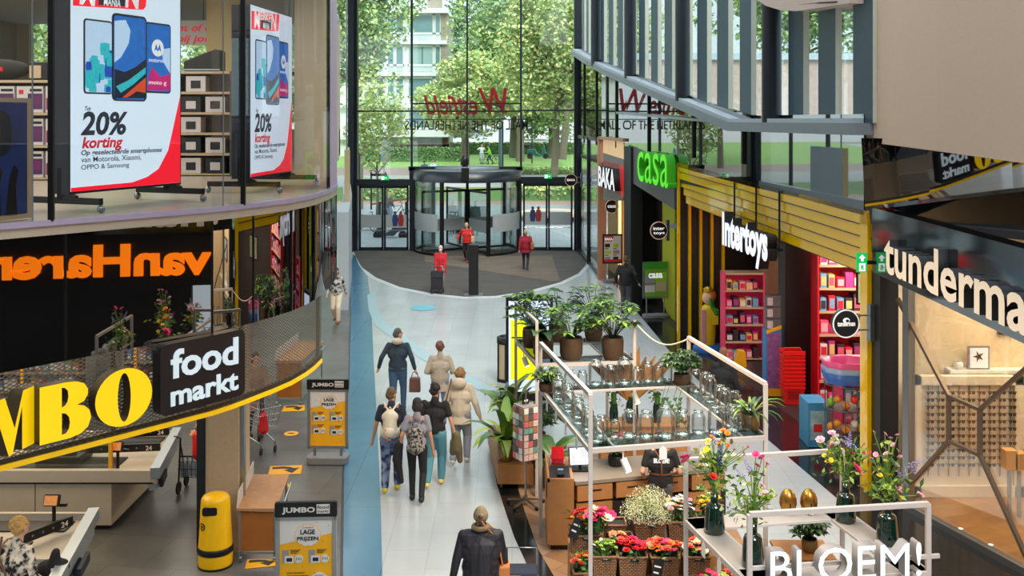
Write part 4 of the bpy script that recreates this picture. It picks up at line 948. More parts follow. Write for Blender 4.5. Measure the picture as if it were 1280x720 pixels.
# poster light box at the far left
pb_ = thing('poster_display', 'dark blue speaker poster in a pale frame at the far left upstairs', 'poster', (-6.0, 10.9, UPZ))
PA, PB_ = Vector((-6.35, 9.9, 0)), Vector((-5.55, 11.55, 0)); pd = (PB_ - PA).normalized(); pn = pd.cross(Vector((0, 0, 1))); pw = (PB_ - PA).length
O = Vector((PA.x, PA.y, UPZ + .02))
ob('frame', MB().prism(rect_poly(pw, 1.38), O, pd, (0, 0, 1), pn, -.12, 0), mat('frame_sand', (176, 148, 118), .5), pb_)
ob('picture', MB().prism([(.05, .06), (pw - .06, .06), (pw - .06, 1.33), (.05, 1.33)], O, pd, (0, 0, 1), pn, 0, .004), mat('poster_night_blue', (26, 44, 92), .35, em=.12, noise=.7, scale=3), pb_)
ob('speaker_picture', MB().prism([(a + .95, b + .72) for a, b in rect_poly(.62, .52, .16)], O, pd, (0, 0, 1), pn, .004, .008), mat('poster_speaker', (34, 36, 44), .3), pb_)
ob('label_glow', MB().prism([(1.2, .85), (1.42, .8), (1.42, 1.05), (1.24, 1.1)], O, pd, (0, 0, 1), pn, .008, .011), mat('poster_glow', (120, 96, 90), .3, em=.2, noise=.6), pb_)
mb = MB()
for k in range(6):
    u = .5 + k * .2; mb.prism([(u, .06), (u + .14, .06), (u + .12, .4), (u + .16, .56), (u + .1, .62), (u + .05, .5), (u + .02, .3)], O, pd, (0, 0, 1), pn, .004, .007 + k * .0004)
ob('crowd_silhouette', mb, M_black, pb_)
mb = MB().bar(O + pd * .9 + pn * .55 + Vector((0, 0, .12)), O + pd * .9 - pn * .1 + Vector((0, 0, .12)), .07, .08); f_ = ob('foot', mb, M_black, pb_); ob('castor', MB().ell(O + pd * .9 + pn * .5 + Vector((0, 0, .04)), (.05, .05, .05), 8, 6), M_steel, f_)
# shelving with boxed speakers
M_sh = mat('shelf_dark', (74, 66, 62), .5); M_shb = mat('shelf_board', (196, 170, 140), .5)
def rack(x0, x1, y, z0, nz, hz, dep, label, m=M_sh, name='shelf_rack'):
    t = thing(name, label, 'shelving', ((x0 + x1) / 2, y, z0)); H = z0 + nz * hz
    ob('back_panel', MB().box(x0, x1, y + dep - .03, y + dep, z0, H), m, t)
    for x in (x0, x1 - .04): ob('upright', MB().box(x, x + .04, y, y + dep, z0, H + .05), m, t)
    for k in range(nz + 1): ob('shelf', MB().box(x0 + .04, x1 - .04, y, y + dep - .03, z0 + k * hz + (.0 if k else .02), z0 + k * hz + .05), M_shb, t)
    return t
rack(-10.6, -8.35, 19.0, UPZ, 3, .62, .55, 'wide shelf unit of boxed speakers behind the large display stand')
def make_box(name, label, w, d, h, parts):
    t = thing(name, label, 'box'); ob('carton', MB().box(-w / 2, w / 2, -d / 2, d / 2, 0, h), mat('carton_white', (214, 206, 206), .5), t, local=True)
    for nm, a, b, z0, z1, m in parts: ob(nm, MB().box(-w / 2 + a * w, -w / 2 + b * w, -d / 2 - .004, -d / 2, z0 * h, z1 * h), m, t, local=True)
    return t
M_jm = mat('carton_magenta', (150, 36, 110), .5, noise=.4, scale=20); M_jp = mat('carton_plum', (84, 40, 92), .5, noise=.3); M_jr = mat('carton_red', (210, 40, 40), .5); M_bk = mat('carton_black', (20, 20, 23), .5)
bx0 = make_box('speaker_box', '', .5, .4, .5, (('picture_panel', .42, .98, .12, .72, M_jp), ('picture_ring', .6, .9, .3, .62, M_jm), ('colour_flash', .02, .32, .1, .55, M_jm), ('red_logo', .08, .26, .7, .86, M_jr), ('black_print', .5, .95, .8, .9, M_bk)))
first = True
for r_ in range(3):
    for c_ in range(4):
        lab = '%s speaker box from the left on the %s shelf of the electronics shop' % (ORD[c_], ['bottom', 'middle', 'top'][r_])
        loc = (-10.28 + c_ * .55, 19.24, UPZ + .054 + r_ * .62)
        if first: bx0.location = loc; bx0['label'] = lab; bx0['group'] = 'boxed speakers on the wide shelf unit'; first = False
        else: dup(bx0, loc, 0, lab, 'boxed speakers on the wide shelf unit')
sp0 = thing('portable_speaker', 'long black portable speaker on top of the wide shelf unit', 'speaker', (-9.85, 19.25, UPZ + 1.92))
ob('body', MB().ell((-9.85, 19.25, UPZ + 2.12), (.6, .2, .2), 16, 10), mat('speaker_cloth', (36, 34, 36), .8, bump=.3, scale=80), sp0); ob('badge', MB().box(-9.78, -9.7, 19.04, 19.06, UPZ + 2.08, UPZ + 2.16), M_jr, sp0)
for k, (x, h_, m, lab) in enumerate(((-9.05, .34, M_bk, 'dark boxed device with a pale card on the wide shelf unit top'), (-8.6, .44, mat('grey_device', (120, 112, 112), .5), 'grey boxed device at the right end of the wide shelf unit top'))):
    q = thing('boxed_device', lab, 'box', (x, 19.25, UPZ + 1.91)); ob('body', MB().box(x - .19, x + .19, 19.1, 19.4, UPZ + 1.92, UPZ + 1.92 + h_), m, q, bevel=.02); ob('card', MB().box(x - .16, x + .06, 19.08, 19.095, UPZ + 1.95, UPZ + 1.92 + h_ * .8), mat('card_sand', (196, 170, 140), .5), q)
rack(-6.95, -5.75, 20.5, UPZ, 5, .42, .5, 'narrow dark shelf unit between the display stand and the column')
k = 0
for r_, xs in enumerate(((-6.6, -6.1), (-6.6, -6.1), (-6.6,), (-6.6, -6.1), (-6.5,))):
    for i_, x in enumerate(xs):
        q = thing('appliance_box', '%s box on the %s shelf of the narrow dark unit' % (('dark' if (r_ + i_) % 2 else 'white') + (' left' if i_ == 0 and len(xs) > 1 else ' right' if len(xs) > 1 else ' single'), ['lowest', 'second lowest', 'middle', 'second highest', 'highest'][r_]), 'box', (x, 20.72, UPZ + .05 + r_ * .42), 0, 'appliance boxes on the narrow dark unit')
        ob('carton', MB().box(x - .2, x + .2, 20.55, 20.9, UPZ + .054 + r_ * .42, UPZ + .37 + r_ * .42), M_bk if (r_ + i_) % 2 else MATS['carton_white'], q)
        ob('print', MB().box(x - .1, x + .1, 20.545, 20.55, UPZ + .12 + r_ * .42, UPZ + .28 + r_ * .42), MATS['carton_white'] if (r_ + i_) % 2 else M_bk, q)
tb_ = thing('display_device', 'slanted black device on top of the narrow dark shelf unit', 'device', (-6.3, 20.75, UPZ + 2.15)); ob('body', MB().prism([(-.45, 0), (.3, 0), (.3, .42), (.2, .46), (-.45, .2)], (-6.3, 20.95, UPZ + 2.155), (1, 0, 0), (0, 0, 1), (0, -1, 0), 0, .4), M_bk, tb_, bevel=.02)
ob('trim_line', MB().box(-6.75, -6.0, 20.54, 20.55, UPZ + 2.17, UPZ + 2.2), M_steel, tb_)
struct('column_upper', MB().box(-7.15, -6.37, 23.4, 24.1, UPZ, 9.3), mat('column_sand', (206, 182, 132), .7, bump=.1, scale=20))
nb = thing('column_notice', 'white paper notice on the sand coloured column upstairs', 'notice', (-6.5, 23.38, 6.8)); ob('sheet', MB().box(-6.72, -6.38, 23.385, 23.395, 6.55, 7.2), MATS['carton_white'], nb); ob('heading', MB().box(-6.7, -6.4, 23.38, 23.385, 7.1, 7.14), M_jr, nb)
hs = thing('hanging_banner', 'white hanging banner with red slanted lettering behind the display stand', 'banner', (-7.9, 24.3, 8.2))
ob('board', MB().box(-8.6, -7.25, 24.3, 24.34, 8.02, 8.62), M_white, hs); lettering('lettering', 'ment of d', (-8.5, 24.29, 8.36), (1, 0, 0), (0, 0, 1), .24, M_tred, hs, .004, .02, .2, width=1.2); lettering('lettering', 'te bij jou', (-8.5, 24.29, 8.1), (1, 0, 0), (0, 0, 1), .24, M_tred, hs, .004, .02, .2, width=1.2)
for x in (-8.4, -7.5): ob('wire', MB().tube([(x, 24.32, 8.62), (x, 24.32, 9.3)], .01, 5), M_dark, hs)
hv = thing('hanging_tag', 'narrow white hanging price banner before the shop window', 'banner', (-9.4, 22, 7.0)); ob('board', MB().box(-9.7, -9.4, 22, 22.02, 6.95, 8.9), M_white, hv); ob('print', MB().box(-9.66, -9.44, 21.99, 22, 7.2, 7.7), MATS['carton_red'], hv); ob('wire', MB().tube([(-9.55, 22.01, 8.9), (-9.55, 22.01, 9.3)], .01, 5), M_dark, hv)
# ================================================================ supermarket floor
struct('column_lower', MB().box(-4.4, -3.92, 14.35, 14.95, 0, UPZ - .16), mat('concrete', (190, 170, 142), .85, bump=.15, scale=14, noise=.12))
struct('trim_10', MB().box(-4.52, -4.41, 14.33, 14.55, 0, UPZ - .16), M_dark); struct('trim_11', MB().box(-3.915, -3.86, 14.4, 14.5, 0, UPZ - .16), M_steel)
bn = thing('waste_bin', 'tall yellow waste bin with a black band beside the concrete column', 'bin', (-4.13, 13.98, 0)); c = (-4.13, 13.93, 0)
M_by = mat('bin_yellow', (244, 190, 0), .3)
ob('base', MB().lathe([(.225, 0), (.235, .06), (.235, .2)], c, 32, cap0=True), M_by, bn); ob('foot_ring', MB().lathe([(.238, 0), (.238, .035)], c, 32), M_black, bn)
ob('band', MB().lathe([(.235, .2), (.245, .205), (.245, .285), (.235, .29)], c, 32), M_black, bn)
ob('shell', MB().lathe([(.232, .29), (.225, .36), (.198, .9), (.19, .94), (.165, .975), (.1, .995), (.001, 1.0)], c, 32), M_by, bn)
mb = MB().prism([(a - .09, b - .055) for a, b in rect_poly(.2, .11, .03)], Vector((c[0] - .055, c[1], .82)), Vector((1, .12, 0)).normalized(), (0, 0, 1), Vector((.12, -1, 0)).normalized(), .17, .212); ob('slot', mb, M_black, bn)
mb = MB(); o_ = Vector((c[0] - .135, c[1], .62)); nn_ = Vector((-.62, -.78, 0)).normalized(); uu_ = Vector((.78, -.62, 0)).normalized()
mb.prism(circ_poly(.05, 20), Vector((c[0], c[1], .6)), uu_, (0, 0, 1), nn_, .205, .222); ob('pictogram_disc', mb, M_black, bn)
mb = MB(); mb.prism(circ_poly(.04, 20), Vector((c[0], c[1], .6)), uu_, (0, 0, 1), nn_, .222, .2235); ob('pictogram_ground', mb, M_by, bn)
mb = MB(); mb.prism([(-.015, -.03), (.0, -.03), (.005, 0), (.012, -.03), (.022, -.03), (.016, .012), (.026, .0), (.03, .006), (.006, .03), (-.012, .018)], Vector((c[0], c[1], .6)), uu_, (0, 0, 1), nn_, .2235, .225); ob('pictogram_figure', mb, M_black, bn)
# rolling packing tables
M_oak = tilemat('oak_board', (190, 138, 92), (180, 128, 84), (170, 120, 78), 2.0, .4, .45, .0, R(80), .4, .4, grain=9, gamt=.3); M_oakv = mat('oak_front', (160, 98, 36), .5, noise=.15, scale=6)
M_alu = mat('aluminium', (168, 170, 172), .35, .8)
def pack_table(x0, x1, y0, y1, z, label, slant=.1):
    t = thing('packing_table', label, 'table', ((x0 + x1) / 2, (y0 + y1) / 2, 0))
    sh = lambda y: (y - y0) / (y1 - y0) * slant
    mb = MB(); q = [(x0, y0), (x1, y0), (x1 + slant, y1), (x0 + slant, y1)]; mb.prism(q, (0, 0, z - .035), (1, 0, 0), (0, 1, 0), (0, 0, 1), 0, .035); ob('top', mb, M_oak, t)
    ob('front_panel', MB().box(x0 + .04, x1 - .05, y0 + .05, y0 + .07, .17, z - .07), M_oakv, t)
    mb = MB()
    for x in (x0 + .03, x1 - .03):
        mb.bar((x, y0 + .06, .1), (x, y0 + .06, z - .04), .03, .03); mb.bar((x + slant, y1 - .06, .1), (x + slant, y1 - .06, z - .04), .03, .03); mb.bar((x, y0 + .06, z - .05), (x + slant, y1 - .06, z - .05), .03, .03); mb.bar((x, y0 + .06, .14), (x + slant, y1 - .06, .14), .03, .03)
    mb.bar((x0 + .03, y0 + .06, .14), (x1 - .03, y0 + .06, .14), .03, .03)
    ob('frame', mb, M_alu, t)
    ob('guard', MB().prism([(0, 0), (y1 - y0, 0), (y1 - y0, .2), (.1, .2)], (x0 + .01, y0, z), Vector((slant, y1 - y0, 0)).normalized(), (0, 0, 1), (1, 0, 0), -.012, .0), mat('guard_white', (206, 200, 196), .4), t)
    ob('hand_rail', MB().tube([(x1 + .04, y0 + .1, z - .1), (x1 + slant + .05, y1 - .1, z - .1)], .015, 8), M_chrome, t)
    for x, y in ((x0 + .04, y0 + .08), (x1 - .04, y0 + .08), (x0 + slant, y1 - .08), (x1 + slant - .06, y1 - .08)): ob('castor', MB().tube([(x - .015, y, .05), (x + .015, y, .05)], .05, 12), M_steel, t)
    return t
pack_table(-3.84, -3.29, 13.95, 15.3, .78, 'wooden topped packing table on castors beside the yellow bin', -.22 + .1)
pack_table(-5.15, -4.55, 21.7, 23.6, .98, 'wooden packing table on castors further back behind the mesh')
# advertising stands
M_py = mat('poster_yellow', (246, 178, 16), .55); M_pw = mat('poster_white', (222, 218, 212), .55); M_pk = mat('print_black', (28, 26, 26), .5); M_pg = mat('print_grey', (150, 146, 142), .5)
def ad_stand(x, y, rz, label, variant):
    t = thing('advert_stand', label, 'sign stand', (x, y, 0), rz)
    w, z0, z1 = .74, .26, 1.34
    L = lambda n, mb, m, p=t: ob(n, mb, m, p, local=True)
    L('base', MB().prism(rect_poly(.74, .36, .1), (-.37, -.18, 0), (1, 0, 0), (0, 1, 0), (0, 0, 1), .02, .13), mat('base_grey', (126, 126, 128), .5))
    for s in (-1, 1): L('spring_leg', MB().tube([(s * .24, 0, .12), (s * .24, 0, z0 + .02)], .025, 8), M_steel)
    f = MB(); f.box(-w / 2, w / 2, -.03, .03, z0, z0 + .05); f.box(-w / 2, -w / 2 + .05, -.03, .03, z0, z1); f.box(w / 2 - .05, w / 2, -.03, .03, z0, z1); f.box(-w / 2, w / 2, -.03, .03, z1 - .05, z1); L('frame', f, M_alu)
    hd = L('header', MB().prism(rect_poly(w + .02, .18, .02), (-w / 2 - .01, 0, z1 - .01), (1, 0, 0), (0, 0, 1), (0, -1, 0), -.02, .035), M_black)
    def word(s, xa, xb, z, h, m, par, o=.0, bold=.02, sh=0.0): lettering('print', s, WM[t.name] @ Vector((xa, -o, z)), WM[t.name].to_3x3() @ Vector((1, 0, 0)), (0, 0, 1), .1, m, par, .002, bold, sh, width=xb - xa, height=h)
    word('JUMBO', -.29, .11, z1 + .05, .085, M_pw, hd, .036, .03); L('logo_block', MB().box(.13, .29, -.038, -.035, z1 + .03, z1 + .145), M_pw, hd)
    word('food', .14, .28, z1 + .092, .04, M_pk, hd, .039, .01); word('markt', .14, .28, z1 + .045, .03, M_pk, hd, .039, .01)
    po = L('poster', MB().box(-.32, .32, -.012, -.006, z0 + .05, z1 - .05), M_py)
    top = z1 - .05; L('white_field', MB().prism([(-.32, top), (-.32, top - .3), (.32, top - .17), (.32, top)], (0, 0, 0), (1, 0, 0), (0, 0, 1), (0, -1, 0), .012, .015), M_pw, po)
    cl = [(r * math.cos(a), r * .85 * math.sin(a)) for a, r in ((i * math.pi / 12, .155 + .014 * (i % 2)) for i in range(24))]
    L('cloud_badge', MB().prism(cl, (0.02, 0, top - .19), (1, 0, 0), (0, 0, 1), (0, -1, 0), .015, .018), M_py, po); L('cloud_badge', MB().prism([(a * .95, b * .95) for a, b in cl], (.02, 0, top - .19), (1, 0, 0), (0, 0, 1), (0, -1, 0), .018, .02), M_pw, po)
    word('LAGE', -.07, .11, top - .175, .06, M_pk, po, .022, .03); word('PRIJZEN', -.11, .15, top - .25, .06, M_pk, po, .022, .03); word('JUMBO', -.05, .09, top - .1, .018, M_pg, po, .022, .01)
    rg = random.Random(variant)
    for k in range(12): a = rg.uniform(-.3, .3); b = rg.uniform(z0 + .1, top - .03); L('star_print', MB().prism([(.008 * math.cos(i * math.pi / 5) * (1 if i % 2 else .45), .008 * math.sin(i * math.pi / 5) * (1 if i % 2 else .45)) for i in range(10)], (a, 0, b), (1, 0, 0), (0, 0, 1), (0, -1, 0), .015, .0165), M_pk, po)
    for (xa, zc) in ((-.24, top - .43), (.08, top - .43)) + (((-.24, top - .66), (.08, top - .68)) if variant == 1 else ()):
        L('product_print', MB().box(xa - .05, xa + .03, -.017, -.012, zc - .1, zc + .06), M_pg, po); L('product_print', MB().box(xa - .02, xa + .09, -.019, -.017, zc - .1, zc - .01), M_pw, po); L('product_print', MB().box(xa + .0, xa + .07, -.02, -.019, zc - .08, zc - .035), M_pk, po)
        for q in range(3): L('fine_print', MB().box(xa + .05, xa + .05 + .12 - q * .02, -.0165, -.012, zc + .055 - q * .018, zc + .062 - q * .018), M_pk, po)
        L('price_disc', MB().prism(circ_poly(.05, 20), (xa + .15, 0, zc - .05), (1, 0, 0), (0, 0, 1), (0, -1, 0), .012, .021), M_pw, po); word('1+1' if variant == 2 or zc < top - .6 else ('2.99' if xa < 0 else '8.49'), xa + .115, xa + .185, zc - .065, .035, M_pk, po, .0215, .02, .2)
    if variant == 2:
        word('Jumbo tulpenpapier', -.24, -.02, top - .66, .03, M_pk, po, .014, .0, .2)
        for q in range(2): L('fine_print', MB().box(-.24, .03, -.0165, -.012, top - .69 - q * .03, top - .683 - q * .03), M_pk, po)
        L('price_disc', MB().prism(circ_poly(.11, 24), (.16, 0, top - .76), (1, 0, 0), (0, 0, 1), (0, -1, 0), .012, .02), M_pw, po); word('4', .08, .14, top - .84, .12, M_pk, po, .0205, .03, .2); word('99', .145, .23, top - .79, .075, M_pk, po, .0205, .03, .1); word('per pak', .1, .2, top - .69, .018, M_pk, po, .0205, .0, .1)
        L('product_print', MB().prism([(-.26, top - .95), (.06, top - .95), (.08, top - .8), (-.26, top - .84)], (0, 0, 0), (1, 0, 0), (0, 0, 1), (0, -1, 0), .012, .016), M_pw, po)
    return t
ad_stand(-3.33, 18.1, R(-1), 'black topped advert stand in the aisle between floor stickers further back', 1)
ad_stand(-2.53, 12.3, R(3), 'black topped advert stand cut off by the bottom edge with the 4.99 offer', 2)
# floor stickers
def sticker(name, pts, label, m, art=None, z=.012):
    o_ = thing(name, label, 'floor sticker', (sum(p[0] for p in pts) / len(pts), sum(p[1] for p in pts) / len(pts), z))
    mb = MB().prism([(p[0], p[1]) for p in pts], (0, 0, z - .004), (1, 0, 0), (0, 1, 0), (0, 0, 1), 0, .004); ob('sheet', mb, m, o_)
    if art:
        mb = MB().prism([(p[0], p[1]) for p in art], (0, 0, z), (1, 0, 0), (0, 1, 0), (0, 0, 1), 0, .0015); ob('print', mb, M_pk, o_)
    return o_
def arrow_q(A, B, C_, D):   # quad corners near-left, near-right, far-right, far-left -> arrow outline pointing right and down
    g = lambda s, t_: tuple((Vector(A) * (1 - s) + Vector(B) * s) * (1 - t_) + (Vector(D) * (1 - s) + Vector(C_) * s) * t_)
    return [g(*p) for p in ((.08, .62), (.08, .85), (.4, .9), (.62, .82), (.76, .66), (.93, .7), (.72, .1), (.45, .48), (.6, .55), (.5, .62), (.38, .64))]
for q, lab in (((F(335, 594), F(376, 593), F(378, 582), F(338, 583.5)), 'yellow floor sticker with a black arrow between the two advert stands'), ((F(352, 515), F(381, 514), F(381, 507), F(356, 507.5)), 'yellow floor arrow sticker by the far packing table'), ((F(306, 712), F(347, 708), F(347, 699), F(309, 700)), 'yellow floor sticker under the near packing table')):
    sticker('floor_arrow', q, lab, M_py, arrow_q(*q))
for (a, b, rx, lab) in ((364, 542.5, 9, 'small round yellow floor sticker behind the far advert stand'), (356, 608, 6, 'small round yellow floor sticker near the packing table')):
    p = F(a, b); ry = abs(YF(b - 3) - YF(b + 3)) / 2; pts = [(p.x + rx / FPX * p.y * math.cos(i * math.pi / 10), p.y + ry * math.sin(i * math.pi / 10)) for i in range(20)]
    sticker('floor_disc', pts, lab, M_py, [(p.x + (x - p.x) * .5, p.y + (y - p.y) * .25) for x, y in pts])
p = F(529, 385); sticker('floor_disc', [(p.x + .42 * math.cos(i * math.pi / 12), p.y + .5 * math.sin(i * math.pi / 12)) for i in range(24)], 'pale blue round sticker on the hall floor before the entrance mat', mat('sticker_blue', (110, 176, 190), .4), None, .013)
# checkouts
M_ck = mat('checkout_cream', (196, 186, 168), .5); M_ckt = mat('checkout_top', (186, 178, 164), .4); M_belt = mat('belt_black', (22, 22, 24), .5); M_rim = mat('rim_steel', (176, 188, 196), .3, .6)
def checkout(x0, x1, xe, y0, y1, z, label, num, endskew, bars, ext=.02):
    t = thing('checkout_counter', label, 'checkout', ((x0 + x1) / 2, (y0 + y1) / 2, 0))
    ob('body', MB().box(x0, x1, y0 + .05, y1 - .1, .08, z - .2), M_ck, t); ob('plinth', MB().box(x0, x1 - .05, y0 + .09, y1 - .14, 0, .08), M_black, t)
    for k in range(1, 4): ob('joint', MB().box(x1 - k * 1.15 - .006, x1 - k * 1.15 + .006, y0 + .045, y0 + .052, .08, z - .2), mat('joint_dark', (96, 90, 80), .6), t)  # narrow darker strips marking the panel joints
    ob('top', MB().prism([(x0, y0), (xe, y0), (xe + endskew, y1), (x0, y1)], (0, 0, z - .19), (1, 0, 0), (0, 1, 0), (0, 0, 1), 0, .1), M_ckt, t)
    ob('seam', MB().box(x0, xe - .05, y0 - .004, y0, z - .2, z - .175), M_black, t)
    ob('front_rim', MB().box(x0, xe, y0, y0 + .1, z - .09, z), M_ckt, t)
    ob('back_rim', MB().box(x0, xe + endskew, y1 - .06, y1, z - .09, z), M_ckt, t)
    ob('belt', MB().box(x0, xe - .75, y0 + .25, y0 + .25 + (y1 - y0) * .3, z - .09, z - .07), M_belt, t)
    ob('belt', MB().box(x0, xe - .5, y0 + .35 + (y1 - y0) * .45, y1 - .12, z - .09, z - .07), M_belt, t)
    er = MB(); er.bar((xe - .02 - endskew / (y1 - y0) * ext, y0 - ext, z - .03), (xe + endskew - .02, y1 + .02, z - .03), .14, .16); ob('end_rail', er, M_rim, t)
    er = MB(); er.bar((xe - .06, y0 + .02, z - .2), (xe + endskew - .06, y1 - .02, z - .2), .12, .2); ob('end_skirt', er, M_rim, t)
    ob('bumper', MB().bar((xe + .02, y0 + .15, z - .24), (xe + endskew * .3 + .02, y0 + (y1 - y0) * .32, z - .24), .05, .12), mat('bumper_navy', (26, 36, 52), .5), t)
    for (pa, pb) in bars:
        b = ob('divider_arm', MB().bar(pa, pb, .05, .12), M_black, t); d = (Vector(pb) - Vector(pa)).normalized(); n_ = d.cross(Vector((0, 0, 1))).normalized()
        for k in range(4): c = Vector(pa).lerp(Vector(pb), .35 + k * .13); ob('stud', MB().tube([c + n_ * .02, c + n_ * .029], .014, 8), M_steel, b)
        lettering('number', num, Vector(pa).lerp(Vector(pb), .84) + Vector((0, 0, -.04)) + n_ * .027, d, (0, 0, 1), .1, M_pw, b, .002, .02)
    return t
ck2 = checkout(-9.8, -6.05, -5.35, 15.05, 17.0, .92, 'cream checkout counter with two divider arms in the second lane', '24', -.33, (((-7.0, 15.85, .97), (-5.62, 15.98, .98)), ((-6.9, 16.6, .97), (-5.75, 16.78, .98))))
ck1 = checkout(-9.8, -6.4, -5.3, 11.95, 13.4, .95, 'near checkout counter in front of the blond shopper at bottom left', '24', -.29, (((-6.3, 12.1, .99), (-5.72, 13.0, 1.0)),), .9)
ob('rail_bumper', MB().bar((-5.3, 12.5, .75), (-5.2, 12.0, .75), .05, .12), MATS['bumper_navy'], ck1)
ob('rail_leg', MB().box(-5.27, -5.17, 11.2, 11.3, 0, .85), M_rim, ck1)
def terminal(x, y, z, label):
    t = thing('payment_terminal', label, 'payment terminal', (x, y, z)); ob('stand', MB().tube([(x, y, z - .0), (x, y, z + .28)], .025, 8), M_black, t)
    ob('bracket', MB().box(x - .02, x + .17, y - .02, y + .02, z + .26, z + .3), M_black, t); ob('screen_unit', MB().prism(rect_poly(.2, .15, .02), (x - .1, y - .06, z + .28), (1, 0, 0), Vector((0, .35, .93)), Vector((0, -.93, .35)), 0, .05), M_black, t)
    ob('screen', MB().prism(rect_poly(.17, .12), (x - .085, y - .065, z + .296), (1, 0, 0), Vector((0, .35, .93)), Vector((0, -.93, .35)), .05, .055), mat('terminal_orange', (226, 140, 62), .3, em=.3, noise=.4, scale=30), t)
    return t
terminal(-6.05, 15.35, .85, 'card payment terminal with an orange screen on the second checkout'); terminal(-6.0, 13.1, .88, 'card payment terminal with an orange screen on the near checkout')
# glass screens with yellow edging at the tills
for x, y, w, h_, lab in ((-6.9, 15.2, 1.6, .62, 'till screen with orange yellow edging on the second checkout'), (-8.7, 19.6, 1.8, 1.9, 'yellow edged till screen behind the mesh on the left'), (-6.9, 20.6, 1.7, 2.2, 'yellow edged security frame behind the mesh at centre')):
    z = .84 if h_ < 1 else 0; t = thing('till_screen', lab, 'screen', (x, y, z)); mb = MB(); mb.bar((x - w / 2, y, z), (x - w / 2, y, z + h_), .05, .05); mb.bar((x + w / 2, y, z), (x + w / 2, y, z + h_), .05, .05); mb.bar((x - w / 2, y, z + (.02 if h_ < 1 else h_)), (x + w / 2, y, z + (.02 if h_ < 1 else h_)), .05, .05)
    ob('edge', mb, M_py, t); ob('pane', MB().box(x - w / 2, x + w / 2, y - .004, y + .004, z, z + h_), M_glass, t)
rg = random.Random(5)
t = thing('cash_register', 'dark cash register behind the till screen on the second checkout', 'cash register', (-7.0, 15.7, .84)); ob('drawer', MB().box(-7.4, -6.7, 15.5, 16, .84, .98), M_black, t, bevel=.02); ob('monitor', MB().box(-7.25, -6.85, 15.7, 15.76, 1.0, 1.3), M_bk, t, bevel=.01); ob('display', MB().box(-7.22, -6.88, 15.69, 15.7, 1.03, 1.27), mat('screen_dim', (90, 110, 120), .2, em=.3), t)
# grocery shelves further in
GC = [(206, 60, 46), (230, 190, 60), (70, 120, 180), (230, 230, 224), (90, 150, 80), (190, 110, 60), (60, 60, 70), (220, 150, 170)]
for gi, (x0, x1, y, lab) in enumerate(((-12.4, -9.6, 22.6, 'grocery shelf seen through the mesh at far left'), (-9.2, -6.9, 23.6, 'grocery shelf seen through the mesh left of the black sign box'))):
    t = rack(x0, x1, y, 0, 4, .45, .5, lab, mat('shelf_grey', (150, 146, 140), .5), 'grocery_shelf')
    for r_ in range(4):
        x = x0 + .1; k = 0
        while x < x1 - .3:
            w = rg.choice((.13, .17, .21)); h_ = rg.uniform(.2, .33); c_ = GC[rg.randrange(len(GC))]
            q = thing('grocery_pack', '%s pack on the %s board of the %s grocery shelf' % (ORD[min(k, 19)], ['lowest', 'second', 'third', 'top'][r_], 'leftmost' if gi == 0 else 'right hand'), 'grocery pack', (x + w / 2, y + .18, .05 + r_ * .45), 0, 'packs on the ' + lab)
            ob('pack', MB().box(x, x + w - .02, y + .04, y + .34, .054 + r_ * .45, .05 + r_ * .45 + h_), mat('pack_%d_%d_%d' % c_, c_, .5, noise=.2, scale=20), q, bevel=.01); ob('pack_label', MB().box(x + .02, x + w - .04, y + .034, y + .04, .1 + r_ * .45, .05 + r_ * .45 + h_ * .6), mat('pack_label', (236, 232, 220), .5, noise=.4, scale=40), q); x += w; k += 1
# ================================================================ THE REST OF THE SHELL
def shading_roof():  # unseen roof, added to cut the sky light falling into the hall
    mb = MB()
    mb.box(-16, -3.2, 6, 47.4, 13.6, 14.0); mb.box(6.5, 14, 6, 16.5, 13.6, 14.0); mb.box(-3.2, 2.6, -6, 6, 13.6, 14.0)
    for k in range(14): mb.box(-3.2, 2.6, 6.4 + k * 3, (8.8 if k < 3 else 7.0) + k * 3, 13.6, 14.2)  # near slats widened to darken the floor toward the camera
    return mb
struct('ceiling', shading_roof(), mat('roof_white', (190, 188, 184), .8))
M_nd = mat('near_shopfront_dark', (30, 26, 24), .6)
struct('wall_right_near', MB().box(8.8, 9.1, -6, 11.2, 0, 5.6), M_nd); struct('wall_right_near_upper', MB().box(10.2, 10.4, -6, 11.6, 5.6, 13.8), MATS['beige_plaster'])
struct('wall_left_near', MB().box(-8.2, -7.9, -6, 7.9, 0, 13.8), M_nd); struct('wall_rear', MB().box(-8, 10, -6.3, -6, 0, 13.8), mat('rear_wall', (120, 112, 104), .8))
struct('floor_near', MB().box(-16, 13, -6, 6, -.3, -.001), M_pale)

# ================================================================ RIGHT: SHOPS ALONG THE HALL
class Plane:
    """a vertical shop front: o + u d, d running toward the camera, N facing the hall"""
    def __init__(s, a, b): s.o = Vector((*a, 0)); s.L = (Vector((*b, 0)) - s.o).length; s.d = (Vector((*b, 0)) - s.o).normalized(); s.N = s.d.cross(Vector((0, 0, 1)))
    def q(s, px, py, off=0.0):
        o = s.o + s.N * off; return onplane(px, py, o, s.d)
    def u(s, px, off=0.0): return s.q(px, 200, off)[0]
    def at(s, u, z, off=0.0): return s.o + s.d * u + s.N * off + Vector((0, 0, z))
    def poly(s, pts, d0, d1, mb=None, off=None):
        mb = mb or MB(); return mb.prism([s.q(*p, off if off is not None else d1) for p in pts], s.o, s.d, (0, 0, 1), s.N, d0, d1)
    def rect(s, u0, u1, z0, z1, d0, d1, mb=None):
        mb = mb or MB(); return mb.prism([(u0, z0), (u1, z0), (u1, z1), (u0, z1)], s.o, s.d, (0, 0, 1), s.N, d0, d1)
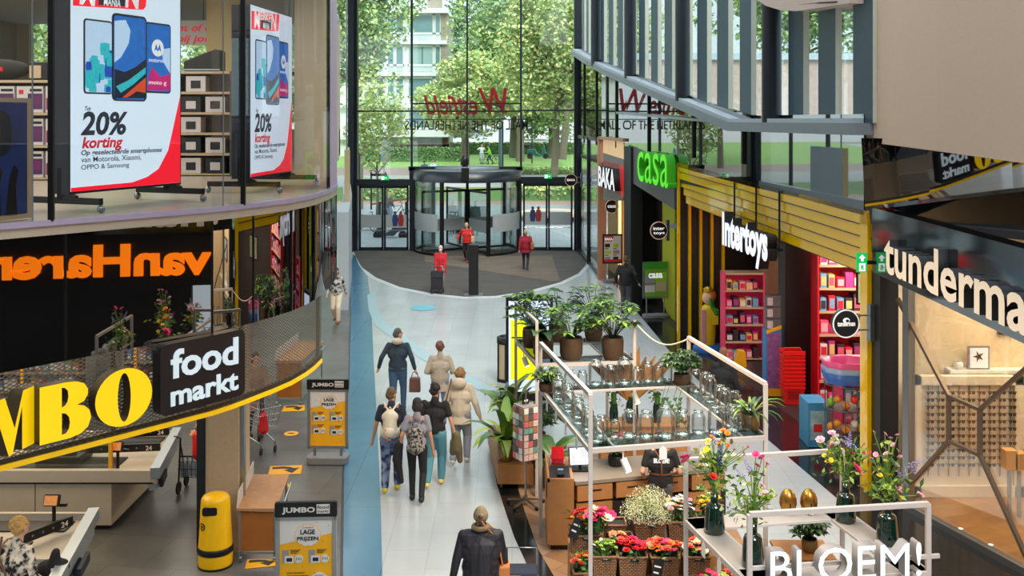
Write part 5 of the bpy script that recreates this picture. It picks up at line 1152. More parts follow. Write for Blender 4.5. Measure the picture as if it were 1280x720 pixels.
S1 = Plane((3.47, 38.75), (4.61, 28.0)); S2 = Plane((4.61, 28.0), (5.91, 16.8)); S3 = Plane((5.92, 16.3), (5.70, 10.6)); S4 = Plane((6.28, 15.95), (7.6, 11.8))
# the shops' own shell
struct('wall_shops_back', MB().box(10.6, 10.8, 11.5, 47, 0, 4.6), mat('shop_back_dark', (60, 52, 48), .8))
mb = MB(); mb.prism([(WX(y) + .05, y) for y in (47, 38.75, 34.4, 28, 16.8)] + [(9.9, 10.9), (10.8, 11.0), (10.8, 47)], (0, 0, 4.45), (1, 0, 0), (0, 1, 0), (0, 0, 1), 0, .12); struct('ceiling_shops', mb, mat('shop_ceiling', (44, 42, 42), .8))
mb = MB(); mb.prism([(WX(y) + .4, y) for y in (47, 38.75, 34.4, 28, 16.8)] + [(6.6, 16.6), (10.8, 16.6), (10.8, 47)], (0, 0, .0), (1, 0, 0), (0, 1, 0), (0, 0, 1), 0, .012); struct('floor_shops', mb, mat('shop_floor_dark', (46, 42, 42), .35))
def party(y, name): struct(name, MB().prism([(WX(y) + .1, y), (10.6, y), (10.6, y + .2), (WX(y) + .1, y + .2)], (0, 0, 0), (1, 0, 0), (0, 1, 0), (0, 0, 1), 0, 4.45), M_nd)
party(34.45, 'wall_party_home'); party(28.1, 'wall_party_toys'); 
struct('wall_party_optician', MB().prism([(6.3, 16.75), (10.6, 16.75), (10.6, 16.95), (6.3, 16.95)], (0, 0, 0), (1, 0, 0), (0, 1, 0), (0, 0, 1), 0, 4.45), mat('optician_cream', (222, 204, 172), .7))
# -- sports shop
M_cop = mat('copper_frame', (196, 142, 110), .4, .4); M_warmlit = mat('warm_lit_panel', (232, 190, 140), .5, em=.35); M_bgrey = mat('fascia_grey', (128, 126, 120), .5); M_bred = mat('fascia_red', (160, 84, 76), .5)
sp = thing('storefront', 'narrow copper framed sports shop front with a red fascia beside the entrance', 'storefront', S1.at(S1.u(760), 0))
a, b = S1.u(750.5), S1.u(782); 
ob('portal_post', S1.rect(a, a + .2, 0, 5.55, -.2, .12), M_cop, sp); ob('lit_header', S1.poly([(754, 191), (779, 199), (779, 178), (754, 173)], -.1, .02), M_warmlit, sp); ob('top_rail', S1.rect(a, b, 5.45, 5.56, -.2, .1), M_cop, sp)
ob('grey_fascia', S1.poly([(754, 250), (779, 251), (779, 197), (754, 189)], -.14, .0), M_bgrey, sp); ob('red_fascia', S1.poly([(754, 232), (779, 247), (779, 207), (754, 200)], -.06, .05), M_bred, sp)
ob('red_end', S1.poly([(776, 246), (779.5, 247), (779.5, 206), (774, 207)], .05, .09), mat('fascia_bright_red', (214, 34, 30), .4, em=.2), sp)
ob('warm_wall', S1.rect(a - 2.5, b - .1, 0, 3.6, -.9, -.8), mat('warm_recess', (206, 168, 118), .6), sp); ob('light_strip', S1.rect(b - .35, b - .2, .1, 3.25, -.7, -.6), mat('strip_warm', (255, 206, 140), .4, em=1.6), sp); ob('light_strip', S1.rect(a + .5, a + .6, .1, 3.25, -.7, -.6), MATS['strip_warm'], sp)
ua, za = S1.q(754, 229, .12); ub, zb = S1.q(775, 236, .12)
letters('BAKA', S1.at(ua, za - .06), S1.d, (0, 0, 1), 1.0, M_twhite, sp, .25, M_bk, .03, width=ub - ua, off=.06)
def blade_sign(px, py, Y, r, label, word, wallx, rim=(200, 160, 140)):
    c = P(px, py, Y); t = thing('round_sign', label, 'sign', c, R(8)); n = Vector((0, -1, 0))
    mb = MB().tube([(0, .05, 0), (0, -.05, 0)], r, 28); ob('disc', mb, mat('disc_black', (18, 17, 18), .3), t, local=True)
    mb = MB().tube([(r * math.cos(2 * math.pi * i / 32), -.05, r * math.sin(2 * math.pi * i / 32)) for i in range(33)], .012, 6); ob('rim', mb, mat('rim_%d' % rim[0], rim, .4, em=.4), t, local=True)
    k = len(word)
    for i, w in enumerate(word):
        lettering('lettering', w, WM[t.name] @ Vector((-r * .68, -.052, (k - 1 - 2 * i) * r * .24 - r * .16)), WM[t.name].to_3x3() @ Vector((1, 0, 0)), (0, 0, 1), .2, M_twhite, t, .004, .02, width=r * 1.36, height=r * .38)
    mb = MB(); mb.tube([(r, 0, .12), (wallx - c.x, 0, .12)], .015, 6); mb.tube([(r, 0, -.12), (wallx - c.x, 0, -.12)], .015, 6); mb.box(wallx - c.x - .02, wallx - c.x + .06, -.06, .06, -.3, .3); ob('arm', mb, M_steel, t, local=True)
    return t
blade_sign(713.5, 225, 45.0, .27, 'round black blade sign on the post at the right of the entrance', ['BAKA'], 3.12)
blade_sign(764.5, 258, 36.4, .24, 'round black blade sign with white letters before the sports shop recess', ['casa'], 3.78)
blade_sign(823, 288, 29.0, .25, 'round black two line blade sign in front of the dark home shop wall', ['inter', 'toys'], 4.5)
tsg = blade_sign(1056, 404, 16.5, .225, 'round black optician blade sign beside the yellow portal post', ['tunderman'], 5.93, (225, 225, 225))
ob('logo', MB().ell((.0, -.055, .055), (.06, .006, .045), 14, 8), M_twhite, tsg, local=True); ob('logo_pupil', MB().ell((.015, -.062, .05), (.03, .004, .026), 12, 6), MATS['disc_black'], tsg, local=True)
def board_stand(px, py, w, h, z0, label, hdr, rz, m_h, body, Yo=0):
    p = Vector((px, py, 0)); t = thing('advert_board', label, 'sign stand', (p.x, p.y, 0), rz); L = lambda n, mb, m, q=t: ob(n, mb, m, q, local=True)
    L('base', MB().prism(rect_poly(w, .4, .15), (-w / 2, -.2, 0), (1, 0, 0), (0, 1, 0), (0, 0, 1), .015, .1), MATS['base_grey'])
    for s in (-1, 1): L('leg', MB().tube([(s * w * .35, 0, .1), (s * w * .35, 0, z0 + .05)], .02, 8), M_steel)
    mb = MB(); mb.box(-w / 2, w / 2, -.03, .03, z0, z0 + .06); mb.box(-w / 2, w / 2, -.03, .03, h - .06, h); mb.box(-w / 2, -w / 2 + .05, -.03, .03, z0, h); mb.box(w / 2 - .05, w / 2, -.03, .03, z0, h); L('frame', mb, M_bk if body == 0 else M_alu)
    po = L('poster', MB().box(-w / 2 + .05, w / 2 - .05, -.02, .0, z0 + .06, h - .06), M_pw if body == 0 else mat('poster_lime', (120, 168, 52), .5))
    if body == 0:
        L('red_corner', MB().prism([(-.32, 0), (.05, 0), (-.02, -.2), (-.32, -.2)], (0, 0, h - .07), (1, 0, 0), (0, 0, 1), (0, -1, 0), .02, .024), MATS['carton_red'], po); L('red_foot', MB().box(-w / 2 + .05, w / 2 - .05, -.024, -.02, z0 + .06, z0 + .16), MATS['carton_red'], po)
        lettering('print', 'BAKA', WM[t.name] @ Vector((-.3, -.025, h - .23)), WM[t.name].to_3x3() @ Vector((1, 0, 0)), (0, 0, 1), .14, M_twhite, po, .002, .02, width=.3)
        for i in range(3):
            for j in range(2): L('product_print', MB().box(-.3 + j * .32, -.1 + j * .32 + .04 * (i % 2), -.023, -.02, h - .5 - i * .25, h - .36 - i * .25), (M_bk, mat('lime_print', (170, 210, 40), .5), M_pg, M_bk)[(i + j) % 4], po); L('price_print', MB().box(-.3 + j * .32, -.16 + j * .32, -.023, -.02, h - .57 - i * .25, h - .53 - i * .25), MATS['carton_red'], po)
    else:
        L('header_strip', MB().box(-w / 2 + .02, w / 2 - .02, -.034, -.02, h - .22, h), mat('casa_green', (64, 150, 40), .5), po); 
        lettering('print', 'casa', WM[t.name] @ Vector((-w * .28, -.025, h - .5)), WM[t.name].to_3x3() @ Vector((1, 0, 0)), (0, 0, 1), .3, M_twhite, po, .002, .03, width=w * .56)
        for i, (x0, x1, z_, m) in enumerate(((-.34, -.02, .42, M_pg), (.0, .36, .52, M_sred if False else mat('casa_lime', (150, 200, 40), .5)), (-.34, -.02, .2, MATS['carton_white']), (.02, .34, .22, M_shb))): L('product_print', MB().box(x0 * w / .8, x1 * w / .8, -.024, -.02, z0 + z_, z0 + z_ + .3), m, po)
    return t
board_stand(3.84, 38.2, .76, 1.84, .72, 'white product poster board before the warm sports shop recess', '', R(6), None, 0)
board_stand(4.5, 31.4, .82, 1.75, .6, 'green and white poster board on a rounded base before the home shop', '', R(10), None, 1)
# -- home shop
hm = thing('storefront', 'dark home shop front with bright green raised letters and a lime panel', 'storefront', S1.at(S1.u(810), 0)); a, b = S1.u(783.5), S1.u(844.5)
ob('dark_post', S1.rect(a, a + 1.05, 0, 5.3, -.3, .1), M_bk, hm); ob('header', S1.poly([(786, 226), (843, 262), (843, 206), (786, 181)], -.1, .02), mat('header_grey', (92, 92, 90), .5), hm)
ob('recess_wall', S1.rect(a + .3, S1.u(832, -.9), 0, 4.4, -1.1, -.9), mat('recess_brown', (56, 44, 38), .7, noise=.3, scale=60), hm); ob('lime_panel', S1.poly([(828, 375), (843.5, 418), (843.5, 240), (828, 225)], -.85, -.7), mat('lime_panel', (176, 180, 30), .5), hm)
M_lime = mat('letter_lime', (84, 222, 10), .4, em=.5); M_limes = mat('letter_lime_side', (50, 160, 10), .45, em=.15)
ua, za = S1.q(793, 226, .4); ub, zb = S1.q(831, 240, .4)
letters('casa', S1.at(ua, za + .02), S1.d, (0, 0, 1), 2.0, M_lime, hm, .26, M_limes, .0, width=ub - ua, off=.05)
ob('notice', S1.poly([(801, 320), (812, 321), (812, 309), (801, 308)], -.9, -.88), mat('notice_pale_green', (190, 220, 160), .5), hm); ob('projector', S1.rect(S1.u(825), S1.u(825) + .3, 3.0, 3.12, -.5, -.2), M_white, hm)
# -- toy shop portal
M_py2 = mat('portal_yellow', (255, 200, 0), .12, coat=1.0); ty = thing('shop_portal', 'big glossy yellow nested portal of the toy shop', 'storefront', S2.at(S2.L / 2, 0)); u0, u1 = S2.u(846), S2.u(1084)
ZT = lambda u: 5.02 - .03 * u
for k in range(5):
    dep = -k * .28; ul = u0 + k * .12; zt = -k * .215
    mb = MB(); mb.prism([(ul, 0), (ul + .13, 0), (ul + .13, ZT(ul) + zt), (ul, ZT(ul) + zt)], S2.o, S2.d, (0, 0, 1), S2.N, dep - .06, dep); ob('frame_post', mb, M_py2, ty)
    mb = MB(); hb = .235; mb.prism([(ul, ZT(ul) + zt - hb), (u1, ZT(u1) + zt - hb), (u1, ZT(u1) + zt), (ul, ZT(ul) + zt)], S2.o, S2.d, (0, 0, 1), S2.N, -.3, -k * .03); ob('frame_beam', mb, M_py2, ty)
    if k < 4: mb = MB(); mb.prism([(ul, 0), (ul + .125, 0), (ul + .125, ZT(ul) + zt - hb), (ul, ZT(ul) + zt - hb)], S2.o, S2.d, (0, 0, 1), S2.N, dep - .279, dep - .061); ob('dark_gap', mb, M_bk, ty)
    mb = MB(); mb.prism([(ul + .13, ZT(ul) + zt - hb - .025), (u1, ZT(u1) + zt - hb - .025), (u1, ZT(u1) + zt - hb), (ul + .13, ZT(ul) + zt - hb)], S2.o, S2.d, (0, 0, 1), S2.N, -.32, -k * .03 - .02); ob('black_gap', mb, M_black, ty)  # thin black strip along the underside of each beam
ob('end_post', S2.rect(S2.u(1075), u1, 0, ZT(u1), -.3, .0), M_py2, ty)
tl = thing('toy_shop_sign', 'white bubbly toy shop letters hung on black rods under the yellow portal', 'sign', S2.at(S2.u(940), 4))
ua, za = S2.q(912, 301, .06); ub, zb = S2.q(970, 320, .06)
M_itf = mat('toy_letter_white', (232, 234, 244), .4, em=.75)
letters('Intertoys', S2.at(ua, za - .04, .02), S2.d, (0, 0, 1), 1.0, M_itf, tl, .22, M_bk, .045, width=ub - ua)
for px in (917, 944, 973): u = S2.u(px, .05); ob('rod', MB().tube([S2.at(u, za + .05, .03), S2.at(u, 4.75, .03)], .022, 6), M_black, tl)
ob('carrier', MB().bar(S2.at(ua - .1, za + .18, .02), S2.at(ub + .2, za + .18, .02), .05, .05), M_black, tl)
struct('column_toys', MB().box(6.12, 6.78, 22.4, 23.0, 0, 4.45), mat('column_black', (22, 20, 20), .5)); struct('wall_toys_beige', MB().box(6.75, 7.25, 26.4, 27.5, 0, 4.45), mat('toys_beige', (206, 176, 140), .7))
M_pink = mat('rack_pink', (232, 58, 104), .45, em=.06); M_redsh = mat('rack_red', (214, 26, 40), .45, em=.06)
TC = [(236, 90, 130), (246, 220, 226), (230, 40, 60), (250, 170, 190), (60, 50, 60), (240, 200, 120), (180, 60, 140), (120, 170, 210)]
def toy_rack(x0, x1, y, nz, hz, dep, label, m, seed, w0=.16, dx=0):
    rg = random.Random(seed); t = rack(x0, x1, y, 0.02, nz, hz, dep, label, m, 'toy_rack')
    for r_ in range(nz):
        x = x0 + .07; k = 0
        while x < x1 - w0:
            c_ = TC[rg.randrange(8)]; h_ = rg.uniform(.5, .82) * hz - .05
            q = thing('toy_box', '%s toy box on the %s level of the %s' % (ORD[min(k, 19)], ORD[r_], label.split(' in the')[0].split(' in front')[0]), 'toy', (x + w0 / 2, y + .1, .07 + r_ * hz), 0, 'toys on the ' + label.split(' in the')[0].split(' in front')[0])
            w = w0 * rg.uniform(.7, .95); ob('carton', MB().box(x, x + w, y + .02, y + dep * .7, .074 + r_ * hz, .07 + r_ * hz + h_), mat('toy_%d_%d_%d' % c_, c_, .5, noise=.25, scale=25), q); ob('picture', MB().box(x + .015, x + w - .015, y + .014, y + .02, .08 + r_ * hz + h_ * .15, .07 + r_ * hz + h_ * .8), mat('toy_%d_%d_%d' % TC[(k * 3 + r_) % 8], TC[(k * 3 + r_) % 8], .5, noise=.25, scale=25), q)
            x += w0; k += 1
    return t
toy_rack(5.45, 6.5, 25.7, 5, .44, .5, 'pink toy rack in the toy shop doorway', M_pink, 4, .17)
toy_rack(6.98, 7.5, 25.0, 6, .52, .4, 'narrow red toy rack in front of the beige wall', M_redsh, 5, .17)
toy_rack(6.6, 9.3, 21.6, 7, .5, .5, 'wide red toy rack in the depth behind the black column', M_redsh, 6, .18)
toy_rack(6.55, 7.9, 19.9, 3, .45, .5, 'low red toy rack in the shop right of the black column', M_pink, 8, .18)
st = thing('shop_statue', 'life size yellow and green toy girl statue on a blue base', 'statue', (5.28, 26.9, 0)); c = Vector((5.28, 26.9, 0))
ob('base', MB().lathe([(.42, 0), (.42, .1), (.36, .16), (.001, .17)], c, 20, cap0=True), mat('statue_blue', (30, 96, 170), .4), st)
M_sy = mat('statue_yellow', (226, 200, 20), .45); mb = MB(); mb.lathe([(.18, .17), (.2, .5), (.2, .9), (.19, 1.1), (.15, 1.2), (.06, 1.26)], c, 16, ay=.75); mb.box(c.x - .0, c.x + .24, c.y - .14, c.y + .1, .72, 1.12); ob('dress', mb, M_sy, st)
ob('head', MB().ell(c + Vector((-.02, -.02, 1.42)), (.15, .14, .17), 14, 10), mat('statue_skin', (236, 186, 150), .5), st); ob('hair', MB().ell(c + Vector((.03, .03, 1.47)), (.19, .16, .18), 14, 10), mat('statue_orange', (222, 130, 30), .6), st); ob('crown', MB().lathe([(.12, 1.58), (.14, 1.66), (.05, 1.72)], c, 10), mat('statue_gold', (200, 160, 40), .3, .6), st)
ob('arm', MB().cap(c + Vector((.1, -.12, 1.18)), c + Vector((.02, -.2, 1.4)), .06, .05).cap(c + Vector((.1, -.12, 1.18)), c + Vector((.2, -.14, 1.02)), .06, .06), mat('statue_green', (40, 150, 40), .45), st); ob('patterned_trim', MB().box(c.x - .2, c.x - .1, c.y - .17, c.y - .02, .25, 1.12), mat('statue_pattern', (214, 150, 160), .5, noise=.6, scale=60), st)
wb2 = thing('wet_floor_block', 'yellow cleaning block beside the pink toy rack', 'block', (5.75, 25.2, 0)); ob('block', MB().prism([(-.15, 0), (.15, 0), (.12, .4), (-.04, .42)], (5.72, 25.25, 0), (1, 0, 0), (0, 0, 1), (0, -1, 0), 0, .25), M_py, wb2)
ps = thing('toy_display_panel', 'tall colourful cardboard toy display at the left of the black column', 'display', (5.86, 22.4, 0)); mb = MB().box(5.68, 6.02, 22.35, 22.7, .03, 1.5); ob('carton', mb, mat('display_blue', (70, 130, 190), .5), ps); ob('picture', MB().box(5.71, 6.0, 22.34, 22.35, .2, 1.42), mat('display_art', (150, 90, 150), .5, noise=.9, scale=9), ps); ob('yellow_foot', MB().box(5.68, 6.03, 22.335, 22.35, .03, .2), M_py, ps); ob('yellow_edge', MB().prism([(.0, .0), (.34, .12), (.34, .2), (.0, .08)], (5.68, 22.335, 1.42), (1, 0, 0), (0, 0, 1), (0, -1, 0), 0, .005), M_py, ps)
for k in range(3):
    q = thing('hanging_cards', 'row of grey cards %s above the cardboard toy display' % ['lowest', 'middle', 'highest'][k], 'cards', (5.85, 22.5, 1.5 + k * .26)); ob('card_pack', MB().box(5.7, 6.02, 22.4, 22.6, 1.5 + k * .26, 1.74 + k * .26), mat('cards_grey', (110, 104, 106), .5, noise=.5, scale=14), q); ob('card', MB().box(5.72, 5.84, 22.39, 22.4, 1.53 + k * .26, 1.7 + k * .26), MATS['carton_white'], q)
# stack of red shopping baskets
M_bsk = mat('basket_red', (224, 30, 24), .4)
def shop_basket(z, n):
    t = thing('shopping_basket', '%s red shopping basket from the floor in the nested stack' % ORD[n], 'basket', (6.12, 21.85, z), 0, 'nested red shopping baskets')
    w0, w1, h = .18, .235, .36 if n == 0 else .09; zz = 0 if n == 0 else .27
    def rg_(w, d, z_): return [(x * w + 6.12, y * d + 21.85, z_) for x, y in ((-1, -.7), (1, -.7), (1, .7), (-1, .7))]
    lo, hi = rg_(w0 + (w1 - w0) * zz / .36, w0 + (w1 - w0) * zz / .36, z + zz), rg_(w1, w1, z + .36)
    mb = MB().add(lo + hi, [(0, 1, 5, 4), (1, 2, 6, 5), (2, 3, 7, 6), (3, 0, 4, 7)] + ([(3, 2, 1, 0)] if n == 0 else [])); ob('body', mb, M_bsk, t)
    mb = MB()
    for a_, b_ in zip(hi, hi[1:] + hi[:1]): mb.bar(a_, b_, .03, .03)
    ob('rim', mb, M_bsk, t)
    if n == 0:
        g = MB()
        for r_ in range(3):
            for k in range(7): g.box(6.12 - .13 + k * .037, 6.12 - .115 + k * .037, 21.85 - .155 - r_ * .01, 21.85 - .142 - r_ * .01, z + .12 + r_ * .07, z + .16 + r_ * .07)
        ob('slots', g, mat('basket_dark', (110, 10, 10), .6), t)
    return t
for n in range(9): shop_basket(.02 + n * .085, n)
q = thing('shopping_basket', 'topmost red shopping basket with raised handle in the nested stack', 'basket', (6.12, 21.85, .8), 0, 'nested red shopping baskets'); ob('rim', MB().bar((5.88, 21.69, 1.14), (6.36, 21.69, 1.14), .05, .08).bar((5.88, 22.01, 1.14), (6.36, 22.01, 1.14), .05, .08), M_bsk, q); ob('handle', MB().tube([(5.9, 21.85, 1.14), (5.95, 21.85, 1.22), (6.29, 21.85, 1.22), (6.34, 21.85, 1.14)], .018, 6), M_bsk, q)
# ball cage, paddling pools, blue toy carton
M_wire = mat('cage_wire', (96, 100, 104), .4, .6); cg = thing('ball_cage', 'tall wire cage full of toy balls behind the yellow portal post', 'cage', (6.13, 18.4, 0)); c = Vector((6.13, 18.4, 0)); mb = MB()
for z in (.02, .1, .48, .92, 1.36): mb.tube([(c.x + .37 * math.cos(2 * math.pi * i / 24), c.y + .37 * math.sin(2 * math.pi * i / 24), z) for i in range(25)], .014, 6)
for k in range(10): a = 2 * math.pi * k / 10; mb.tube([(c.x + .37 * math.cos(a), c.y + .37 * math.sin(a), .02), (c.x + .37 * math.cos(a), c.y + .37 * math.sin(a), 1.36)], .009, 5)
ob('frame', mb, M_wire, cg)
for z in (.1, .5, .94): ob('tray', MB().lathe([(.36, z), (.001, z)], c, 24), M_wire, cg)
rg = random.Random(9); BC = [(236, 206, 30), (240, 240, 240), (220, 60, 40), (40, 120, 190), (120, 190, 40), (250, 140, 40), (40, 150, 140)]; n = 0
for tier in range(3):
    for k in range(6):
        a = math.pi * (1.04 + k * .19); r_ = rg.uniform(.068, .08); cc = c + Vector((.265 * math.cos(a), .265 * math.sin(a), (.105, .505, .945)[tier] + r_ + (.1 if k % 2 else 0)))
        cl_ = BC[rg.randrange(7)]; q = thing('toy_ball', '%s ball from the left on the %s tier of the wire cage' % (ORD[k], ['lowest', 'middle', 'top'][tier]), 'ball', cc, 0, 'balls in the wire cage'); ob('ball', MB().ell(cc, (r_,) * 3, 12, 8), mat('ball_%d_%d' % cl_[:2], cl_, .3, noise=.5, scale=9), q); n += 1
def pool(z, m, lab):
    t = thing('paddling_pool', lab, 'paddling pool', (6.15, 18.35, z)); pts = []
    for i in range(36):
        a = 2 * math.pi * i / 36; r_ = .46 * (1 + .05 * math.cos(a * 9)); pts.append((r_, a))
    def ring(k, zz): return [(6.15 + r_ * k * math.cos(a), 18.35 + r_ * k * .8 * math.sin(a), zz) for r_, a in pts]
    vs = ring(.82, z) + ring(1.0, z + .2) + ring(.92, z + .2) + ring(.78, z + .06); mb = MB(); mb.add(vs, [(r_ * 36 + i, r_ * 36 + (i + 1) % 36, (r_ + 1) * 36 + (i + 1) % 36, (r_ + 1) * 36 + i) for r_ in range(3) for i in range(36)], True); mb.add(ring(.8, z + .02), [tuple(range(36))]); ob('shell', mb, m, t); return t
pool(1.39, mat('pool_blue', (56, 106, 190), .35), 'blue shell paddling pool at the bottom of the stack on the wire cage'); pool(1.49, mat('pool_blue_pale', (150, 180, 214), .35), 'pale blue shell paddling pool in the middle of the stack on the wire cage'); pool(1.6, mat('pool_pink', (240, 90, 150), .35), 'pink shell paddling pool on top of the stack on the wire cage')
q = thing('toy_carton', 'blue picture carton standing left of the wire ball cage', 'box', (5.72, 19.2, 0)); ob('carton', MB().box(5.6, 5.98, 18.9, 19.5, .015, .85), mat('carton_blue', (60, 136, 180), .45, noise=.2, scale=6), q); ob('picture', MB().box(5.64, 5.94, 18.895, 18.9, .15, .7), mat('carton_picture', (150, 180, 190), .45, noise=.6, scale=9), q); ob('red_print', MB().box(5.7, 5.86, 18.89, 18.895, .3, .45), MATS['carton_red'], q)
ts = thing('toy_screen', 'bright picture screen hanging in the upper toy shop window', 'screen', (6.75, 18.6, 2.9)); ob('frame', MB().prism(rect_poly(.9, .62), (6.5, 18.9, 2.72), Vector((.96, -.28, 0)), (0, 0, 1), Vector((-.28, -.96, 0)), 0, .05), M_bk, ts); ob('picture', MB().prism([(.04, .04), (.86, .04), (.86, .58), (.04, .58)], (6.5, 18.9, 2.72), Vector((.96, -.28, 0)), (0, 0, 1), Vector((-.28, -.96, 0)), .05, .055), mat('screen_mixed', (190, 200, 150), .3, em=.6, noise=.8, scale=12), ts); ob('hanger', MB().tube([(6.9, 18.75, 3.34), (6.9, 18.75, 4.45)], .02, 6), M_black, ts)
es = thing('exit_sign', 'upright green exit sign with an arrow on the portal end post', 'exit sign', P(1077, 328, 16.5)); p = P(1077, 328, 16.5)
ob('case', MB().box(p.x - .08, p.x + .08, p.y - .03, p.y + .03, p.z - .16, p.z + .16), M_green, es); ob('panel', MB().box(p.x - .05, p.x + .05, p.y - .036, p.y - .03, p.z - .14, p.z - .01), M_lit, es); mb = MB().prism([(0, .12), (.055, .06), (.02, .06), (.02, .01), (-.02, .01), (-.02, .06), (-.055, .06)], (p.x, p.y - .031, p.z + .015), (1, 0, 0), (0, 0, 1), (0, -1, 0), 0, .004); ob('arrow', mb, M_lit, es)
mb = MB().prism([(-.02, -.12), (0, -.12), (.0, -.07), (.015, -.12), (.03, -.11), (.012, -.05), (.03, -.05), (.03, -.04), (.0, -.03), (-.01, -.02), (-.02, -.05), (-.035, -.08), (-.02, -.08)], (p.x, p.y - .037, p.z - .005), (1, 0, 0), (0, 0, 1), (0, -1, 0), 0, .002); ob('running_figure', mb, M_green, es); ob('bracket', MB().box(p.x + .08, p.x + .2, p.y - .02, p.y + .02, p.z - .03, p.z + .03), M_black, es)
# -- optician
op = thing('optician_fascia', 'glossy black optician fascia with large cream raised letters at the right edge', 'sign', S3.at(2, 4.2)); ob('fascia_panel', S3.rect(-.15, S3.L + 2.0, 3.7, 4.76, -.25, 0), mirrormat('polished_black_fascia', .12, .6, (14, 12, 11), .06), op)
M_tc = mat('letter_cream', (236, 214, 186), .45, em=.45)
ua, za = S3.q(1106, 340, .12); ub, zb = S3.q(1286, 400, .12)
me_ = text_mesh('tunderma', 1, 0, .02); a_ = np.zeros(len(me_.vertices) * 3, np.float32); me_.vertices.foreach_get('co', a_); w8 = np.ptp(a_.reshape(-1, 3)[:, 0])
me_ = text_mesh('tunderman', 1, 0, .02); a_ = np.zeros(len(me_.vertices) * 3, np.float32); me_.vertices.foreach_get('co', a_); w9 = np.ptp(a_.reshape(-1, 3)[:, 0])
letters('tunderman', S3.at(ua, 3.87), S3.d, (0, 0, 1), .86, M_tc, op, .13, M_bk, .02, width=(ub - ua) * w9 / w8, off=.0)
struct('floor_optician', MB().prism([(S4.o.x + .02, S4.o.y), S4.at(S4.L, 0)[:2], (10.6, 11.6), (10.6, 16.75), (6.3, 16.75)], (0, 0, 0), (1, 0, 0), (0, 1, 0), (0, 0, 1), 0, .014), M_plank)
struct('wall_optician_side', MB().box(10.3, 10.59, 11.5, 16.74, 0, 4.44), MATS['optician_cream'])
struct('trim_12', S4.rect(0, S4.L, .0, .1, -.06, .06), M_steel); struct('trim_13', MB().box(6.0, 6.3, 16.3, 16.72, 0, 3.7), M_bk); struct('trim_14', S4.rect(-.02, .12, 0, 3.75, -.08, .05), M_steel)
w6 = struct('window_6', S4.rect(.1, S4.L, .1, 3.72, -.03, -.01), glassmat('optician_glass', (250, 248, 244), .03, .4))
def s4(px, py): return S4.at(*S4.q(px, py))
sf = thing('window_lattice', 'bronze steel lattice of star shaped bars on the optician window', 'lattice', S4.at(1, 1.5))
V_ = {'a': (1122, 373), 'b': (1186, 495), 'c': (1225, 512), 'd': (1284, 459), 'e': (1186, 551), 'f': (1225, 569), 'g': (1140, 603), 'h': (1290, 712)}
for i, j in ('ab', 'bc', 'cd', 'be', 'ef', 'cf', 'eg', 'fh'): ob('bar', MB().bar(s4(*V_[i]), s4(*V_[j]), .05, .06, S4.N), mat('lattice_bronze', (112, 98, 86), .35, .6), sf)
M_ocr = mat('board_cream', (230, 216, 192), .5); bd = thing('sunglasses_board', 'cream display board with rows of sunglasses behind the optician window', 'display board', (7.45, 16.45, 0))
ob('back', MB().box(6.62, 8.32, 16.45, 16.5, .1, 1.95), M_ocr, bd); fr = MB()
for q in ((6.56, 8.38, 0.02, .2), (6.56, 8.38, 1.86, 2.0), (6.56, 6.7, .02, 2.0), (8.24, 8.38, .02, 2.0)): fr.box(q[0], q[1], 16.37, 16.5, q[2], q[3])
ob('frame', fr, M_ocr, bd)
for c_ in range(9): x = 6.84 + c_ * .168; ob('rod', MB().tube([(x, 16.43, .35), (x, 16.43, 1.84)], .01, 6), M_steel, bd)
g0 = thing('sunglasses', '', 'sunglasses'); GM = [(30, 24, 22), (92, 56, 34), (60, 60, 70), (120, 40, 36)]
def lens(sx): return [(sx * .03 + .024 * math.cos(2 * math.pi * i / 12), -.004 + .02 * math.sin(2 * math.pi * i / 12)) for i in range(12)]
mb = MB()
for s in (-1, 1): mb.prism(lens(s), (0, 0, 0), (1, 0, 0), (0, 0, 1), (0, -1, 0), 0, .008)
ob('lenses', mb, mat('lens_dark', (9, 7, 7), .5), g0, local=True); mb = MB().box(-.056, .056, -.012, .0, .008, .016); mb.box(-.058, -.052, -.01, .05, .004, .012); mb.box(.052, .058, -.01, .05, .004, .012); ob('frame', mb, mat('frame_brown', (46, 30, 22), .4), g0, local=True)
k = 0
for c_ in range(9):
    for r_ in range(11):
        loc = (6.84 + c_ * .168, 16.355, 1.74 - r_ * .118); lab = '%s sunglasses from the top in the %s column of the board' % (ORD[r_], ORD[c_]); sc_ = (1.12, 1, 1.35)
        if k == 0: g0.location = loc; g0['label'] = lab; g0['group'] = 'sunglasses on the board'; g0.scale = sc_
        else: dup(g0, loc, 0, lab, 'sunglasses on the board', sc_)
        k += 1
oc = thing('optician_counter', 'cream counter with a framed drawing behind the sunglasses board', 'counter', (8.2, 16.62, 0)); ob('body', MB().box(7.3, 10.2, 16.56, 16.74, 0.02, 2.0), M_ocr, oc); ob('top', MB().box(7.25, 10.25, 16.53, 16.745, 2.0, 2.06), M_white, oc)
pf = thing('framed_drawing', 'small framed star drawing standing on the optician counter', 'picture', (7.74, 16.6, 2.06)); ob('frame', MB().box(7.56, 7.92, 16.58, 16.62, 2.065, 2.45), M_alu, pf); ob('sheet', MB().box(7.59, 7.89, 16.574, 16.58, 2.09, 2.42), mat('sheet_white', (230, 236, 246), .4, em=.3), pf); mb = MB().prism([(.1 * math.cos(i * math.pi / 5) * (1 if i % 2 else .35), .1 * math.sin(i * math.pi / 5) * (1 if i % 2 else .35)) for i in range(10)], (7.73, 16.573, 2.28), (1, 0, 0), (0, 0, 1), (0, -1, 0), 0, .003); ob('drawing', mb, M_bk, pf)
